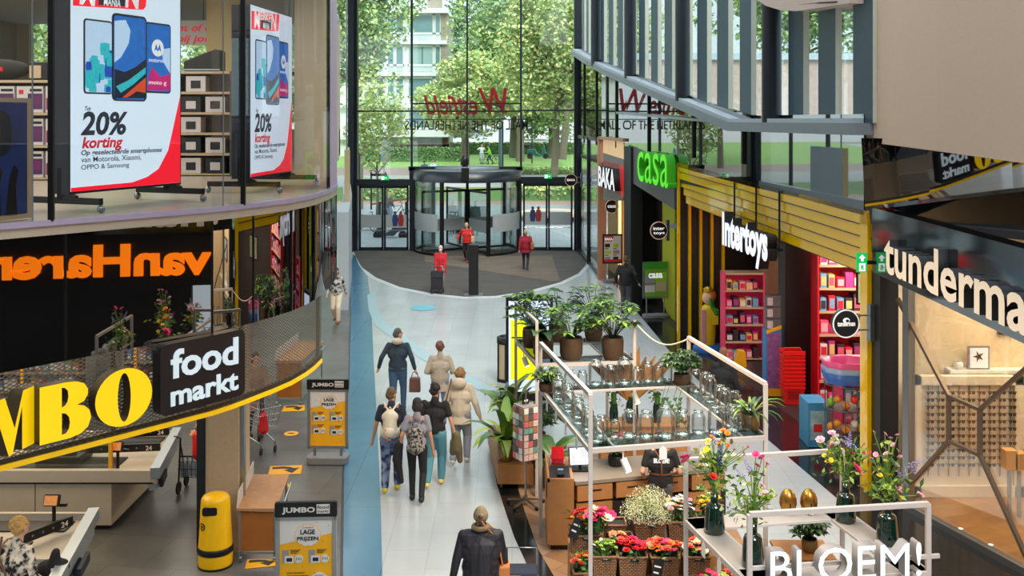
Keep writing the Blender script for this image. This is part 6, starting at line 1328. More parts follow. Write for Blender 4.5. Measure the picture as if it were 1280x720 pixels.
vz = thing('pale_vase', 'small pale round vase left of the framed drawing', 'vase', (7.42, 16.63, 2.06)); ob('body', MB().lathe([(.04, 2.062), (.075, 2.1), (.08, 2.15), (.05, 2.19)], (7.42, 16.63, 0), 16, cap0=True), M_white, vz); ob('neck', MB().lathe([(.05, 2.19), (.055, 2.2)], (7.42, 16.63, 0), 16), M_white, vz)
wsn = thing('wall_screen', 'screen with a drawing on the optician side wall cut by the right edge', 'screen', (8.3, 16.72, 2.9)); ob('frame', MB().box(8.12, 9.0, 16.69, 16.745, 2.62, 3.2), M_bk, wsn); ob('picture', MB().box(8.16, 8.96, 16.685, 16.69, 2.66, 3.16), mat('screen_pale', (160, 176, 190), .3, em=.3), wsn)
for k, (u, dx) in enumerate(((.95, 0), (1.55, 0), (2.3, 0))):
    p = S4.at(u, .015, -.22); q = thing('floor_spot', '%s small floor spotlight behind the optician window from the left' % ORD[k], 'light', p); ob('ring', MB().lathe([(.05, 0), (.05, .012), (.035, .014)], p, 16), M_chrome, q); ob('lens', MB().lathe([(.035, .012), (.001, .013)], p, 16), mat('spot_white', (255, 244, 224), .3, em=2.5), q)
for k, (x, z) in enumerate(((7.75, .42), (7.9, .3), (8.1, .38))):
    q = thing('wooden_block', '%s wooden display block with eyewear behind the lattice' % ORD[k], 'display block', (x, 15.6, 0)); ob('block', MB().box(x - .09, x + .09, 15.5, 15.68, .02 + .75, .9 + z * .4), MATS['bench_wood'] if k == 3 else mat('block_oak', (206, 158, 96), .5), q); ob('plinth', MB().box(x - .02, x + .02, 15.55, 15.62, .014, .77), M_steel, q)
# ================================================================ THE FLOWER KIOSK
M_kw = mat('kiosk_white_steel', (190, 182, 178), .45); M_kwood = tilemat('kiosk_oak', (176, 124, 76), (166, 116, 70), (150, 104, 62), 1.2, .3, .45, .0, 0, .4, .4, grain=7, gamt=.25); M_shelfglass = mat('shelf_white_wire', (160, 156, 152), .5)
M_shelfpane = glassmat('shelf_pane', (214, 224, 226), .06, .5); M_jar = glassmat('jar_glass', (250, 254, 254), .06, .78); M_jarb = glassmat('jar_base_glass', (206, 232, 234), .2, .7)
A_ = {'LB': (.07, 18.26), 'LF': (.41, 16.45), 'RF': (2.04, 16.65), 'RB': (1.75, 18.4)}; B_ = {'LB': (.43, 15.0), 'LF': (.957, 12.2), 'RF': (3.22, 12.7), 'RB': (2.72, 15.4)}; C_ = {'LB': (2.07, 11.91), 'LF': (2.44, 10.27), 'RF': (4.39, 10.55), 'RB': (4.05, 12.26)}
def frame_rack(cn, zt, zs, wsh, rails, label, shelves=('LB-LF', 'LF-RF', 'RF-RB', 'RB-LB'), t_=.05):
    pts = list(cn.values()); cx = sum(p[0] for p in pts) / 4; cy = sum(p[1] for p in pts) / 4
    t = thing('display_rack', label, 'display rack', (cx, cy, 0)); V3 = lambda k, z: Vector((*cn[k], z))
    for k in cn: ob('post', MB().bar(V3(k, 0), V3(k, zt), t_, t_), M_kw, t)
    for r_ in rails: a, b = r_.split('-'); ob('top_rail', MB().bar(V3(a, zt), V3(b, zt), t_, t_), M_kw, t)
    for r_ in shelves:
        a, b = r_.split('-'); pa, pb = V3(a, zs), V3(b, zs); d = (pb - pa).normalized(); n = d.cross(Vector((0, 0, 1)))
        if n.dot(Vector((cx, cy, zs)) - pa) < 0: n = -n
        ob('shelf_rail', MB().bar(pa - Vector((0, 0, .032)), pb - Vector((0, 0, .032)), .05, .06), M_kw, t); ob('shelf_rail', MB().bar(pa + n * wsh - Vector((0, 0, .017)), pb + n * wsh - Vector((0, 0, .017)), .03, .03), M_kw, t)
        mb = MB().prism([(0, 0), ((pb - pa).length, 0), ((pb - pa).length, wsh), (0, wsh)], pa, d, n, (0, 0, 1), -.012, .0); ob('shelf', mb, M_shelfpane if zt > 2.5 else M_shelfglass, t)
    return t
frame_rack(A_, 2.87, 2.2, .42, ('LB-LF',), 'white steel plant rack at the back of the kiosk')
frame_rack(B_, 2.85, 2.2, .3, ('LB-LF', 'RB-RF'), 'white steel rack carrying glass jars over the flower counter')
frame_rack(C_, 2.15, 1.45, .3, ('LB-RB', 'LF-RF'), 'low white steel rack at the front with vases and kiosk letters')
ln = lambda cn, a, b, t: (cn[a][0] + (cn[b][0] - cn[a][0]) * t, cn[a][1] + (cn[b][1] - cn[a][1]) * t)
# glass jars
def jar_proto():
    t = thing('glass_jar', '', 'jar'); ob('body', MB().lathe([(.088, .012), (.1, .03), (.1, .225), (.092, .25), (.066, .27), (.064, .29)], (0, 0, 0), 18), M_jar, t, local=True)
    ob('rim', MB().lathe([(.064, .285), (.074, .287), (.074, .3), (.06, .3)], (0, 0, 0), 18), M_jarb, t, local=True); ob('thick_base', MB().lathe([(.001, .0), (.08, .0), (.092, .012), (.09, .028), (.001, .02)], (0, 0, 0), 18), M_jarb, t, local=True); return t
J0 = jar_proto(); used = [False]
def put_jar(px, py, w, h, label, grp):
    Y = (CAMZ - 2.21) * FPX / (py - HORY); loc = ((px - 640) / FPX * Y, Y, 2.205); s = (w / FPX * Y / .2, w / FPX * Y / .2, h / FPX * Y / .3)
    if not used[0]: used[0] = True; J0.location = loc; J0.scale = s; J0['label'] = label; J0['group'] = grp
    else: dup(J0, loc, random.uniform(0, 3), label, grp, s)
for i, (px, py, w, h) in enumerate(((752, 545, 17, 26), (769, 546, 13, 22), (787, 545, 20, 33), (808, 546, 19, 33), (832, 546, 22, 39), (853, 543, 19, 31), (873, 541, 17, 28), (895, 541, 20, 34), (915, 538, 18, 33))): put_jar(px, py, w, h, '%s glass jar from the left on the front jar shelf' % ORD[i], 'jars on the front shelf')
for i, (px, py, w, h) in enumerate(((712, 484, 14, 22), (728, 483, 13, 20), (745, 481, 19, 32), (763, 480, 14, 24), (781, 479, 19, 33), (797, 478, 12, 20), (810, 477, 14, 25), (823, 477, 11, 20), (834, 476, 13, 25))): put_jar(px, py, w, h, '%s glass jar from the left on the back jar shelf' % ORD[i], 'jars on the back shelf')
for i in range(9): put_jar(697 + i * 6.2 - (i % 2) * 4, 492 + i * 7.5, 15 + i * .3, 26 + i * .6, '%s glass jar from the back along the left jar shelf' % ORD[i], 'jars on the left shelf')
for i in range(8): put_jar(870 + i * 9.0 + (i % 2) * 3, 490 + i * 6.6, 15 + i * .4, 29 + (i % 3) * 3, '%s glass jar from the back along the right jar shelf' % ORD[i], 'jars on the right shelf')
# greenery
G1 = mat('leaf_green', (62, 98, 42), .4, noise=.3, scale=6); G2 = mat('leaf_deep', (34, 62, 34), .4, noise=.3, scale=6); G3 = mat('leaf_fresh', (112, 148, 56), .4, noise=.25, scale=6); G4 = mat('leaf_lime', (150, 170, 70), .45, noise=.2)
M_potb = mat('pot_brown_felt', (70, 52, 34), .9, bump=.3, scale=18); M_potg = mat('pot_gold', (132, 104, 56), .4, .3); M_soil = mat('soil', (44, 34, 28), .9)
def blades(mb, c, n, L, w, rng, up=1.0, droop=1.0, seg=5, spread=1.0):
    for k in range(n):
        a = rng.uniform(0, 6.283); e0 = rng.uniform(.5, 1.35) * up; l = L * rng.uniform(.6, 1.1); ww = w * rng.uniform(.7, 1.15)
        p = Vector(c) + Vector((math.cos(a), math.sin(a), 0)) * .03; el = e0; sd = Vector((-math.sin(a), math.cos(a), 0)); vs = []; sg = l / seg
        for i in range(seg + 1):
            f = i / seg; k_ = ww * math.sin(math.pi * min(.98, .12 + f * .86)) * .5
            vs += [p - sd * k_, p + sd * k_]; p = p + Vector((math.cos(a) * math.cos(el) * spread, math.sin(a) * math.cos(el) * spread, math.sin(el))) * sg; el -= droop * (.25 + f * .4)
        mb.use(int(rng.integers(0, 3))).add(vs, [(2 * i, 2 * i + 1, 2 * i + 3, 2 * i + 2) for i in range(seg)], True)
    return mb
def leafy(mb, c, n, r, size, rng, h=None, zmin=0.0):
    """palmate sprays: stalks that end in rosettes of pointed leaves"""
    for k in range(n):
        a = rng.uniform(0, 6.283); q = rng.uniform(.3, 1) ** .6; t = Vector(c) + Vector((math.cos(a) * r * q, math.sin(a) * r * q, max(zmin, (h or r * 1.3) * rng.uniform(.35, 1.05) * (1.15 - q * .4))))
        mb.use(1).tube([c, (Vector(c) + t) / 2 + Vector((0, 0, .06)), t], .005, 4, False); m = int(rng.integers(5, 8)); mi = int(rng.integers(0, 3))
        for j in range(m):
            b = 6.283 * j / m + a; d = Vector((math.cos(b), math.sin(b), rng.uniform(-.45, .1))); s = Vector((-math.sin(b), math.cos(b), 0)); l = size * rng.uniform(.7, 1.15)
            mb.use(mi).add([t, t + d * l * .5 + s * l * .22 + Vector((0, 0, .02)), t + d * l, t + d * l * .5 - s * l * .22 + Vector((0, 0, .02))], [(0, 1, 2, 3)])
    return mb
def pot(c, r, h, m, par, n=18):
    ob('pot', MB().lathe([(r * .82, 0), (r, h * .25), (r * 1.02, h * .8), (r * .95, h), (r * .86, h * .98), (r * .84, h * .85)], c, n, cap0=True), m, par); ob('soil', MB().lathe([(r * .86, h * .86), (.001, h * .88)], c, n), M_soil, par)
def plant(px, Y, z, r, h, kind, label, seed, mp=None, n=20, L=.5, size=.16, name='potted_plant', mats=None, up=1.0, R_=None, H_=None):
    rng = np.random.default_rng(seed); c = Vector(((px - 640) / FPX * Y, Y, z)); t = thing(name, label, 'plant', c); pot(c, r, h, mp or M_potb, t); top = c + Vector((0, 0, h * .85)); mb = MB()
    if kind == 'spray': leafy(mb, top, int(n * 1.7), R_ or .35, size, rng, H_)
    else: blades(mb, top, n, L, size, rng, up)
    ob('leaves', mb, mats or [G1, G2, G3], t); return t
zA = 2.205
plant(664, 17.6, zA, .15, .34, 'spray', 'leafy plant in a brown felt pot at the back left of the plant rack', 1, n=22, R_=.4, H_=.75)
plant(679, 16.85, zA, .17, .34, 'blade', 'broad leaved plant in a brown felt pot at the front left of the plant rack', 2, n=15, L=.62, size=.24, up=1.1, mats=[G1, G2, G2])
plant(714, 16.72, zA, .19, .37, 'spray', 'umbrella leaved plant in a brown felt pot at the front centre of the plant rack', 3, n=24, R_=.45, H_=.62)
plant(766, 16.78, zA, .18, .36, 'spray', 'umbrella leaved plant in a brown felt pot at the front right of the plant rack', 4, n=28, R_=.42, H_=.7)
plant(697, 18.1, zA, .16, .34, 'spray', 'leafy plant in a brown felt pot at the back centre of the plant rack', 5, n=18, R_=.42, H_=.72)
plant(742, 18.15, zA, .16, .34, 'spray', 'leafy plant in a brown felt pot at the back right of the plant rack', 6, n=18, R_=.4, H_=.75)
plant(683, 14.75, zA, .11, .12, 'spray', 'low bushy grass plant at the back left of the jar rack', 7, n=55, R_=.2, H_=.24, size=.06)
iv = plant(852, 15.15, zA, .12, .16, 'spray', 'trailing ivy at the back right corner of the jar rack', 8, n=60, R_=.27, H_=.36, size=.085, mats=[G2, G2, G1])
rng = np.random.default_rng(3); mb = MB(); c = Vector(((848 - 640) / FPX * 15.0, 14.95, 2.25))
for k in range(4):
    p = c + Vector((rng.uniform(-.25, .1), -.12, 0)); pts = [p, p + Vector((-.06, -.08, -.15)), p + Vector((-.1 + .25 * (k % 2), -.1, -.36 - .1 * k))]; mb.use(1).tube(pts, .005, 4)
    for j in range(7): q = pts[1].lerp(pts[2], j / 6); s = .05; mb.use(j % 2).add([q, q + Vector((s, -.02, s * .4)), q + Vector((s * .3, -.04, -s)), q + Vector((-s * .5, -.02, -s * .2))], [(0, 1, 2, 3)])
ob('trailing_vine', mb, [G2, G1], iv)
plant(938, 12.95, zA, .12, .2, 'blade', 'strap leaved fern in a brown pot at the front right of the jar rack', 9, mp=M_potg, n=26, L=.5, size=.05, up=.85)
# planter trolley with palms
pt = thing('planter_trolley', 'low oak planter trolley on castors at the hall side of the kiosk', 'planter', (.15, 17.6, 0)); ob('box', MB().prism([(-.24, 16.75), (.36, 16.75), (.06, 18.95), (-.46, 18.95)], (0, 0, 0), (1, 0, 0), (0, 1, 0), (0, 0, 1), .1, .42), M_kwood, pt); ob('raised_box', MB().box(-.05, .26, 17.2, 18.2, .42, .66), M_kwood, pt)
for x, y in ((-.18, 16.85), (.28, 16.85), (-.36, 18.8), (.0, 18.8)): ob('castor', MB().tube([(x - .02, y, .05), (x + .02, y, .05)], .05, 12), M_steel, pt)
GM_ = [G3, G1, G4]
plant(632, 17.0, .425, .14, .3, 'blade', 'tall arching palm in a gold pot at the near end of the planter trolley', 11, mp=M_potg, n=24, L=1.05, size=.2, mats=GM_, up=1.3)
plant(634, 18.4, .425, .14, .3, 'blade', 'tall arching palm in a gold pot at the far end of the planter trolley', 12, mp=M_potg, n=26, L=1.15, size=.2, mats=GM_, up=1.35)
plant(650, 17.7, .665, .12, .2, 'blade', 'bright green palm on the raised part of the planter trolley', 13, mp=M_potg, n=20, L=1.0, size=.17, mats=GM_, up=1.35)
plant(688, 16.9, .01, .17, .5, 'blade', 'broad leaved green plant in a tall gold pot on the kiosk floor', 14, mp=M_potg, n=16, L=.75, size=.26, mats=[G3, G1, G3])
plant(671, 17.9, .01, .17, .6, 'spray', 'bushy plant with dark leaves behind the card spinner', 15, mp=M_potg, n=26, R_=.4, H_=.7, size=.18, mats=[G2, G1, G2])
# card spinner
cs = thing('card_spinner', 'rotating greeting card rack on a five star base', 'card rack', (.22, 16.1, 0)); c = Vector((.22, 16.1, 0)); ob('pole', MB().tube([c + Vector((0, 0, .1)), c + Vector((0, 0, 1.85))], .018, 8), M_steel, cs); MXs = Matrix.Translation(c) @ Matrix.Rotation(R(32), 4, 'Z')
ob('core', MB().box(-.14, .14, -.14, .14, .75, 1.62, MXs), mat('rack_grey', (146, 136, 134), .5), cs); mb = MB()
for k in range(5): a = 2 * math.pi * k / 5 + .3; u = c + Vector((math.cos(a) * .3, math.sin(a) * .3, .06)); mb.bar(c + Vector((0, 0, .1)), u, .03, .025)
ob('star_base', mb, M_steel, cs)
for k in range(5): a = 2 * math.pi * k / 5 + .3; u = c + Vector((math.cos(a) * .3, math.sin(a) * .3, .035)); ob('castor', MB().ell(u, (.032,) * 3, 8, 6), M_black, cs)
CC = [(214, 196, 180), (206, 110, 110), (120, 160, 150), (230, 226, 216), (170, 120, 90), (90, 90, 96), (232, 190, 190)]; rg = random.Random(2)
for s in range(4):
    Ms = MXs @ Matrix.Rotation(R(90 * s), 4, 'Z')
    for r_ in range(8):
        for q in range(3):
            cc = CC[rg.randrange(7)]
            if s in (0, 3): ob('card', MB().box(-.13 + q * .088, -.05 + q * .088, -.162, -.15, .77 + r_ * .106, .86 + r_ * .106, Ms), mat('card_%d_%d' % cc[:2], cc, .5, noise=.4, scale=40), cs)
ob('header', MB().box(-.06, .06, -.01, .01, 1.63, 1.8, MXs), M_black, cs); ob('header_print', MB().box(-.035, .035, -.013, -.01, 1.67, 1.7, MXs), M_white, cs)
# digital totem and bin behind the kiosk
dt = thing('digital_totem', 'black framed advert screen standing behind the plant rack', 'display', (.36, 21, 0)); ob('housing', MB().box(-.13, .86, 21, 21.2, .05, 2.49), M_black, dt, bevel=.02); ob('screen', MB().box(-.07, .8, 20.985, 21, .5, 2.4), mat('totem_blue_white', (190, 206, 240), .3, em=.8), dt); ob('yellow_field', MB().box(-.03, .5, 20.98, 20.985, .75, 2.0), mat('totem_yellow', (222, 226, 20), .3, em=.75), dt); ob('dark_line', MB().box(-.01, .4, 20.975, 20.98, 1.62, 1.65), M_black, dt); ob('plinth', MB().box(-.2, .92, 20.9, 21.3, 0, .05), M_steel, dt)
kb = thing('waste_bin', 'round black and cream waste bin left of the advert screen', 'bin', (-.1, 23.8, 0)); c = (-.1, 23.8, 0); ob('body', MB().lathe([(.25, .0), (.25, .9)], c, 24, cap0=True), mat('bin_cream', (196, 176, 140), .5), kb); ob('lid', MB().lathe([(.262, .9), (.262, 1.04), (.2, 1.06), (.18, .95)], c, 24), M_black, kb); ob('stripe', MB().lathe([(.256, .0), (.256, .08)], c, 24), M_black, kb)
for a in (-150, -100, -50): ob('upright', MB().bar(Vector(c) + Vector((.256 * math.cos(R(a)), .256 * math.sin(R(a)), 0)), Vector(c) + Vector((.256 * math.cos(R(a)), .256 * math.sin(R(a)), .9)), .05, .02), M_black, kb)
ic = thing('access_pillar', 'slim black pillar on a foot plate in front of the revolving door', 'pillar', F(592, 369)); p = F(592, 369); ob('column', MB().box(p.x - .17, p.x + .17, p.y - .1, p.y + .1, .03, 1.8), M_black, ic, bevel=.015); ob('foot_plate', MB().box(p.x - .33, p.x + .33, p.y - .25, p.y + .25, .013, .035), M_steel, ic); ob('lens', MB().tube([(p.x + .02, p.y - .1, 1.3), (p.x + .02, p.y - .107, 1.3)], .05, 14), M_dark, ic)
# counter
ct = thing('flower_counter', 'long oak service counter with grey top inside the kiosk', 'counter', (1.9, 15.2, 0)); q0, q1 = Vector((.92, 14.5, 0)), Vector((3.25, 15.1, 0)); dd = (q1 - q0).normalized(); nn = dd.cross(Vector((0, 0, 1))); CL = (q1 - q0).length
mb = MB().prism([(0, 0), (CL, 0), (CL, .85), (0, .85)], q0, dd, -nn, (0, 0, 1), .9, .95); ob('worktop', mb, mat('counter_grey', (132, 122, 112), .4), ct); ob('body', MB().prism([(0, .05), (CL, .05), (CL, .8), (0, .8)], q0, dd, -nn, (0, 0, 1), .02, .6), M_bk, ct)
for k in range(4): dr = ob('drawer', MB().prism([(k * .6 + .03, .66), (k * .6 + .57, .66), (k * .6 + .57, .88), (k * .6 + .03, .88)], q0, dd, (0, 0, 1), nn, -.4, .0), M_kwood, ct); ob('pull', MB().prism([(k * .6 + .2, .8), (k * .6 + .4, .8), (k * .6 + .4, .815), (k * .6 + .2, .815)], q0, dd, (0, 0, 1), nn, .0, .012), M_black, dr)
for k, x in enumerate((.02, .95, 1.75)): ob('door_panel', MB().prism([(x, .06), (x + .55, .06), (x + .55, .62), (x, .62)], q0, dd, (0, 0, 1), nn, -.06, -.01), M_kwood, ct)
ce = thing('counter_end_cabinet', 'tall narrow oak cabinet closing the left end of the flower counter', 'cabinet', (.7, 14.9, 0)); ob('carcass', MB().box(.51, .89, 14.35, 15.45, .1, 1.0), M_kwood, ce); ob('plinth', MB().box(.56, .86, 14.42, 15.4, 0, .1), M_black, ce); ob('tray', MB().box(.55, .85, 14.4, 15.0, 1.0, 1.015), M_bk, ce); ob('tray_rim', MB().box(.51, .89, 14.35, 14.38, 1.0, 1.05).box(.51, .54, 14.35, 15.45, 1.0, 1.05), M_kwood, ce)
ob('price_card', MB().box(.5, .51, 14.5, 14.7, .72, .92), M_black, ce)
pm = thing('cash_monitor', 'small computer monitor with a lit white screen on the flower counter', 'monitor', (1.02, 14.95, .95)); Mm = Matrix.Translation((1.02, 14.98, 1.16)) @ Matrix.Rotation(R(8), 4, 'Z') @ Matrix.Rotation(R(-14), 4, 'X'); ob('bezel', MB().box(-.17, .17, .0, .03, -.13, .14, Mm), M_black, pm, bevel=.006); ob('screen', MB().box(-.155, .155, -.004, 0, -.115, .125, Mm), mat('monitor_white', (206, 222, 246), .3, em=.95), pm); ob('window_print', MB().box(.0, .13, -.007, -.004, -.02, .11, Mm).box(-.13, -.08, -.007, -.004, -.08, .02, Mm), mat('monitor_violet', (170, 176, 220), .3, em=.6), pm); ob('foot', MB().box(.9, 1.14, 14.9, 15.1, .955, .975).box(1.0, 1.04, 15.0, 15.03, .97, 1.1), M_black, pm)
rc = thing('card_tray', 'clear tray of red gift cards on the end cabinet', 'tray', (.68, 15.1, 1.0)); ob('tray', MB().box(.58, .8, 15.02, 15.3, 1.016, 1.1), glassmat('tray_acrylic', (240, 220, 220), .1, .6), rc)
for k in range(4): ob('card', MB().box(.6, .78, 15.06 + k * .06, 15.07 + k * .06, 1.03, 1.2 + .02 * (k % 2)), MATS['rack_red'], rc)
ch = thing('pin_terminal', 'black card reader lying on the end cabinet tray', 'card reader', (.7, 14.6, 1.02)); ob('body', MB().prism(rect_poly(.1, .18, .02), (.66, 14.52, 1.02), (1, 0, 0), (0, .98, .17), (0, -.17, .98), 0, .035), M_black, ch); ob('display', MB().prism(rect_poly(.08, .05), (.67, 14.63, 1.042), (1, 0, 0), (0, .98, .17), (0, -.17, .98), .035, .038), mat('screen_dim_b', (90, 120, 150), .2, em=.3), ch)
bu = thing('back_cabinet', 'oak storage unit behind the flower counter', 'cabinet', (2.4, 17.1, 0)); ob('body', MB().box(1.5, 3.0, 16.9, 17.4, .05, 1.0), M_kwood, bu); ob('top', MB().box(1.48, 3.02, 16.88, 17.42, 1.0, 1.03), M_kwood, bu); ob('plinth', MB().box(1.55, 2.95, 16.95, 17.4, 0, .05), M_black, bu)
# ---- flowers
FC = {'red': (206, 22, 26), 'coral': (236, 96, 74), 'orange': (240, 130, 30), 'yellow': (244, 206, 50), 'pink': (232, 70, 130), 'pale_pink': (236, 170, 186), 'cream': (240, 232, 200), 'white': (240, 238, 230), 'blue': (70, 84, 170), 'lilac': (160, 150, 200), 'magenta': (210, 30, 100), 'lime': (170, 196, 80), 'peach': (244, 170, 120)}
BM = {}
def blossom_mesh(col, kind='rose'):
    k = (col, kind)
    if k in BM: return BM[k]
    mb = MB()
    if kind == 'rose':
        for ring, (r_, el, n) in enumerate(((1.0, .35, 7), (.72, .75, 6), (.42, 1.1, 5))):
            for j in range(n):
                a = 6.283 * j / n + ring * .5; d = Vector((math.cos(a) * math.cos(el), math.sin(a) * math.cos(el), math.sin(el))); s = Vector((-math.sin(a), math.cos(a), 0))
                mb.add([Vector((0, 0, 0)), d * r_ * .55 + s * r_ * .42, d * r_ * 1.0 + s * r_ * .22, d * r_ * 1.0 - s * r_ * .22, d * r_ * .55 - s * r_ * .42], [(0, 1, 2, 3, 4)])
        mb.ell((0, 0, .3), (.3, .3, .3), 6, 4)
    elif kind == 'spike':
        for j in range(26):
            a = j * 2.4; z = j * .16; r_ = .5 * (1 - j / 34); c = Vector((math.cos(a) * r_, math.sin(a) * r_, z)); mb.ell(c, (.24 * (1 - j / 40),) * 3, 5, 3)
    m = mat('petal_' + col, FC[col], .55, noise=.18, scale=3); BM[k] = mb.mesh('blossom', m); return BM[k]
def put_blossom(par, p, r_, col, kind='rose', tilt=(0, 0)):
    o = link('blossom', blossom_mesh(col, kind), par); inv = WM[par.name].inverted(); o.location = inv @ Vector(p); o.scale = (r_,) * 3; o.rotation_euler = (tilt[0], tilt[1], random.uniform(0, 6)); return o
def bunch(c, rx, ry, h, n, cols, r_, label, seed, leaf=140, lsize=.07, name='flower_bunch', grp=None, kind='rose', lm=None):
    rng = np.random.default_rng(seed); c = Vector(c); t = thing(name, label, 'flowers', c, 0, grp); C = np.stack([rng.normal(0, .5, leaf) * rx + c.x, rng.normal(0, .5, leaf) * ry + c.y, c.z + rng.uniform(0, 1, leaf) * h * .85], 1)
    V, Fq = leaf_cards(C, lsize, rng); arrays_obj('foliage', V, Fq, lm or [G1, G2, G3], t, rng.integers(0, 3, len(Fq)))
    st = MB().tube([c + Vector((0, 0, .003)), c + Vector((0, 0, h * .6))], min(rx, ry) * .45, 8); ob('stems', st, G1, t)
    for k in range(n):
        a = 2.4 * k + rng.uniform(-.3, .3); q = math.sqrt((k + .5) / n); p = c + Vector((math.cos(a) * q * rx, math.sin(a) * q * ry, h * (1.0 - .38 * q * q) + rng.uniform(-.02, .02)))
        put_blossom(t, p, r_ * 1.2 * rng.uniform(.8, 1.2), cols[int(rng.integers(0, len(cols)))], kind, (math.sin(a) * -.5 * q - .25, math.cos(a) * .5 * q))
    return t
M_wick = tilemat('wicker', (192, 148, 108), (158, 116, 82), (84, 58, 40), .05, .022, .7, .006, 0, .3, .5, grain=12, gamt=.2); M_wickd = mat('basket_liner', (28, 26, 26), .7)
def wicker_uv(m):
    n = m.node_tree; t = [x for x in n.nodes if x.type == 'TEX_COORD'][0]; mp = [x for x in n.nodes if x.type == 'MAPPING'][0]; n.links.new(t.outputs['UV'], mp.inputs[0]); return m
wicker_uv(M_wick)
def basket(x, y, z, w, d, h, label, tap=.82, riser=True):
    t = thing('wicker_basket', label, 'basket', (x, y, z)); lo = [(x + a * w / 2 * tap, y + b * d / 2 * tap, z) for a, b in ((-1, -1), (1, -1), (1, 1), (-1, 1))]; hi = [(x + a * w / 2, y + b * d / 2, z + h) for a, b in ((-1, -1), (1, -1), (1, 1), (-1, 1))]
    mb = MB().add(lo + hi, [(0, 1, 5, 4), (1, 2, 6, 5), (2, 3, 7, 6), (3, 0, 4, 7), (3, 2, 1, 0)]); o = ob('body', mb, M_wick, t); ul = o.data.uv_layers.new(name='UVMap')
    for p in o.data.polygons:
        for li, (u, v) in zip(p.loop_indices, ((0, 0), (w, 0), (w, h), (0, h))): ul.data[li].uv = (u, v)
    il = MB().add([(x + (a - x) * .9, y + (b - y) * .9, c_ - .02) for a, b, c_ in hi], [(0, 1, 2, 3)]); ob('liner', il, M_wickd, t); r_ = MB(); 
    for a, b in zip(hi, hi[1:] + hi[:1]): r_.tube([a, b], .016, 6)
    ob('rim', r_, mat('wicker_rim', (140, 100, 70), .7, bump=.4, scale=60), t); return t
def tagcard(c, label, w=.12, h=.07, tilt=0.0, words=2):
    t = thing('price_card', label, 'price card', c); Mx = Matrix.Translation(Vector(c)) @ Matrix.Rotation(tilt, 4, 'Y') @ Matrix.Rotation(R(-20), 4, 'X'); ob('card', MB().box(-w / 2, w / 2, 0, .004, 0, h, Mx), M_black, t)
    mb = MB()
    for k in range(words): mb.box(-w * .35, w * (.3 - .15 * k), -.002, 0, h * (.62 - .3 * k), h * (.7 - .3 * k), Mx)
    ob('print', mb, M_white, t); ob('pin', MB().tube([Vector(c) + Vector((0, .002, -.1)), Vector(c) + Vector((0, .002, .01))], .004, 5), M_steel, t); return t
rz_ = thing('flower_stand', 'stepped wooden flower stand under the baskets', 'stand', (1.7, 12.9, 0)); ob('step', MB().box(.75, 2.75, 12.5, 12.95, 0, .32), M_kwood, rz_); ob('step', MB().box(.75, 2.75, 12.96, 13.5, 0, .55), M_kwood, rz_)
# x, y, z(base), width, height, flowers
BK = [
 (1.17, 12.72, .32, .31, .38, 'front row basket of green buds nearest the white post', (16, ['lime', 'white', 'lime'], .022, .16)),
 (1.52, 12.72, .32, .36, .38, 'front row basket of red anemones', (22, ['red', 'red', 'red', 'magenta'], .05, .14)),
 (1.93, 12.72, .32, .36, .38, 'front row basket of coral and orange roses', (24, ['coral', 'pink', 'orange', 'coral', 'peach'], .05, .13)),
 (2.33, 12.72, .32, .33, .38, 'front row basket of peach flowers beside the low rack', (20, ['peach', 'pale_pink', 'coral', 'cream'], .045, .13)),
 (1.80, 13.2, .55, .4, .4, 'second row basket of pale gypsophila', None),
 (2.22, 13.2, .55, .36, .4, 'second row basket of pale mixed blossoms', (34, ['white', 'pale_pink', 'lilac', 'cream', 'peach'], .036, .26)),
 (2.62, 13.25, .55, .34, .4, 'second row basket of yellow tulips', (30, ['yellow', 'lime', 'yellow', 'cream'], .038, .28)),
 (1.36, 13.32, .55, .3, .3, 'empty black lined basket at the back of the stand', 0),
 (1.42, 13.02, .5, .3, .28, 'empty black lined basket between the roses and the gypsophila', 0),
 (.96, 13.2, .36, .4, .42, 'left basket of red and yellow ranunculus by the end cabinet', (40, ['red', 'yellow', 'orange', 'red', 'yellow'], .034, .28)),
 (.92, 12.75, .05, .28, .42, 'left front basket with orange ranunculus low beside the post', (18, ['orange', 'red', 'yellow', 'coral'], .028, .2)),
]
for i, (x, y, z, w, h, nm, fl) in enumerate(BK):
    basket(x, y, z, w, w * .9, h, 'wicker ' + nm); top = (x, y, z + h - .01)
    if fl is None:
        rng = np.random.default_rng(40); t = thing('flower_bunch', 'cloud of pale green gypsophila in the second row basket', 'flowers', top); n = 4200; d = rng.normal(size=(n, 3)); d /= np.linalg.norm(d, axis=1, keepdims=True); d[:, 2] = abs(d[:, 2]); C = np.array(top) + d * np.array((.37, .28, .42)) * rng.uniform(.5, 1.05, (n, 1)); V, Fq = leaf_cards(C, .016, rng, aspect=1.0)
        o = arrays_obj('tiny_blossoms', V, Fq, [mat('gyps_cream', (240, 242, 212), .6), mat('gyps_green', (196, 208, 146), .6)], t, rng.integers(0, 2, len(Fq))); tag(o, kind='stuff'); mb = MB()
        for k in range(40): a = rng.uniform(0, 6.28); q = rng.uniform(.3, 1); mb.tube([top, Vector(top) + Vector((math.cos(a) * .22 * q, math.sin(a) * .18 * q, .3 * (1.1 - q * .4)))], .003, 4, False)
        ob('stems', mb, G3, t)
    elif fl: bunch(top, w * .55, w * .5, fl[3], fl[0], fl[1], fl[2], nm.split('basket ')[1].replace('of ', '') + ' standing in the ' + nm.split(' basket')[0] + ' basket', 50 + i)
    if fl or fl is None: tagcard((x + .02, y - w * .47, z + h - .05), 'black price card on the ' + nm)
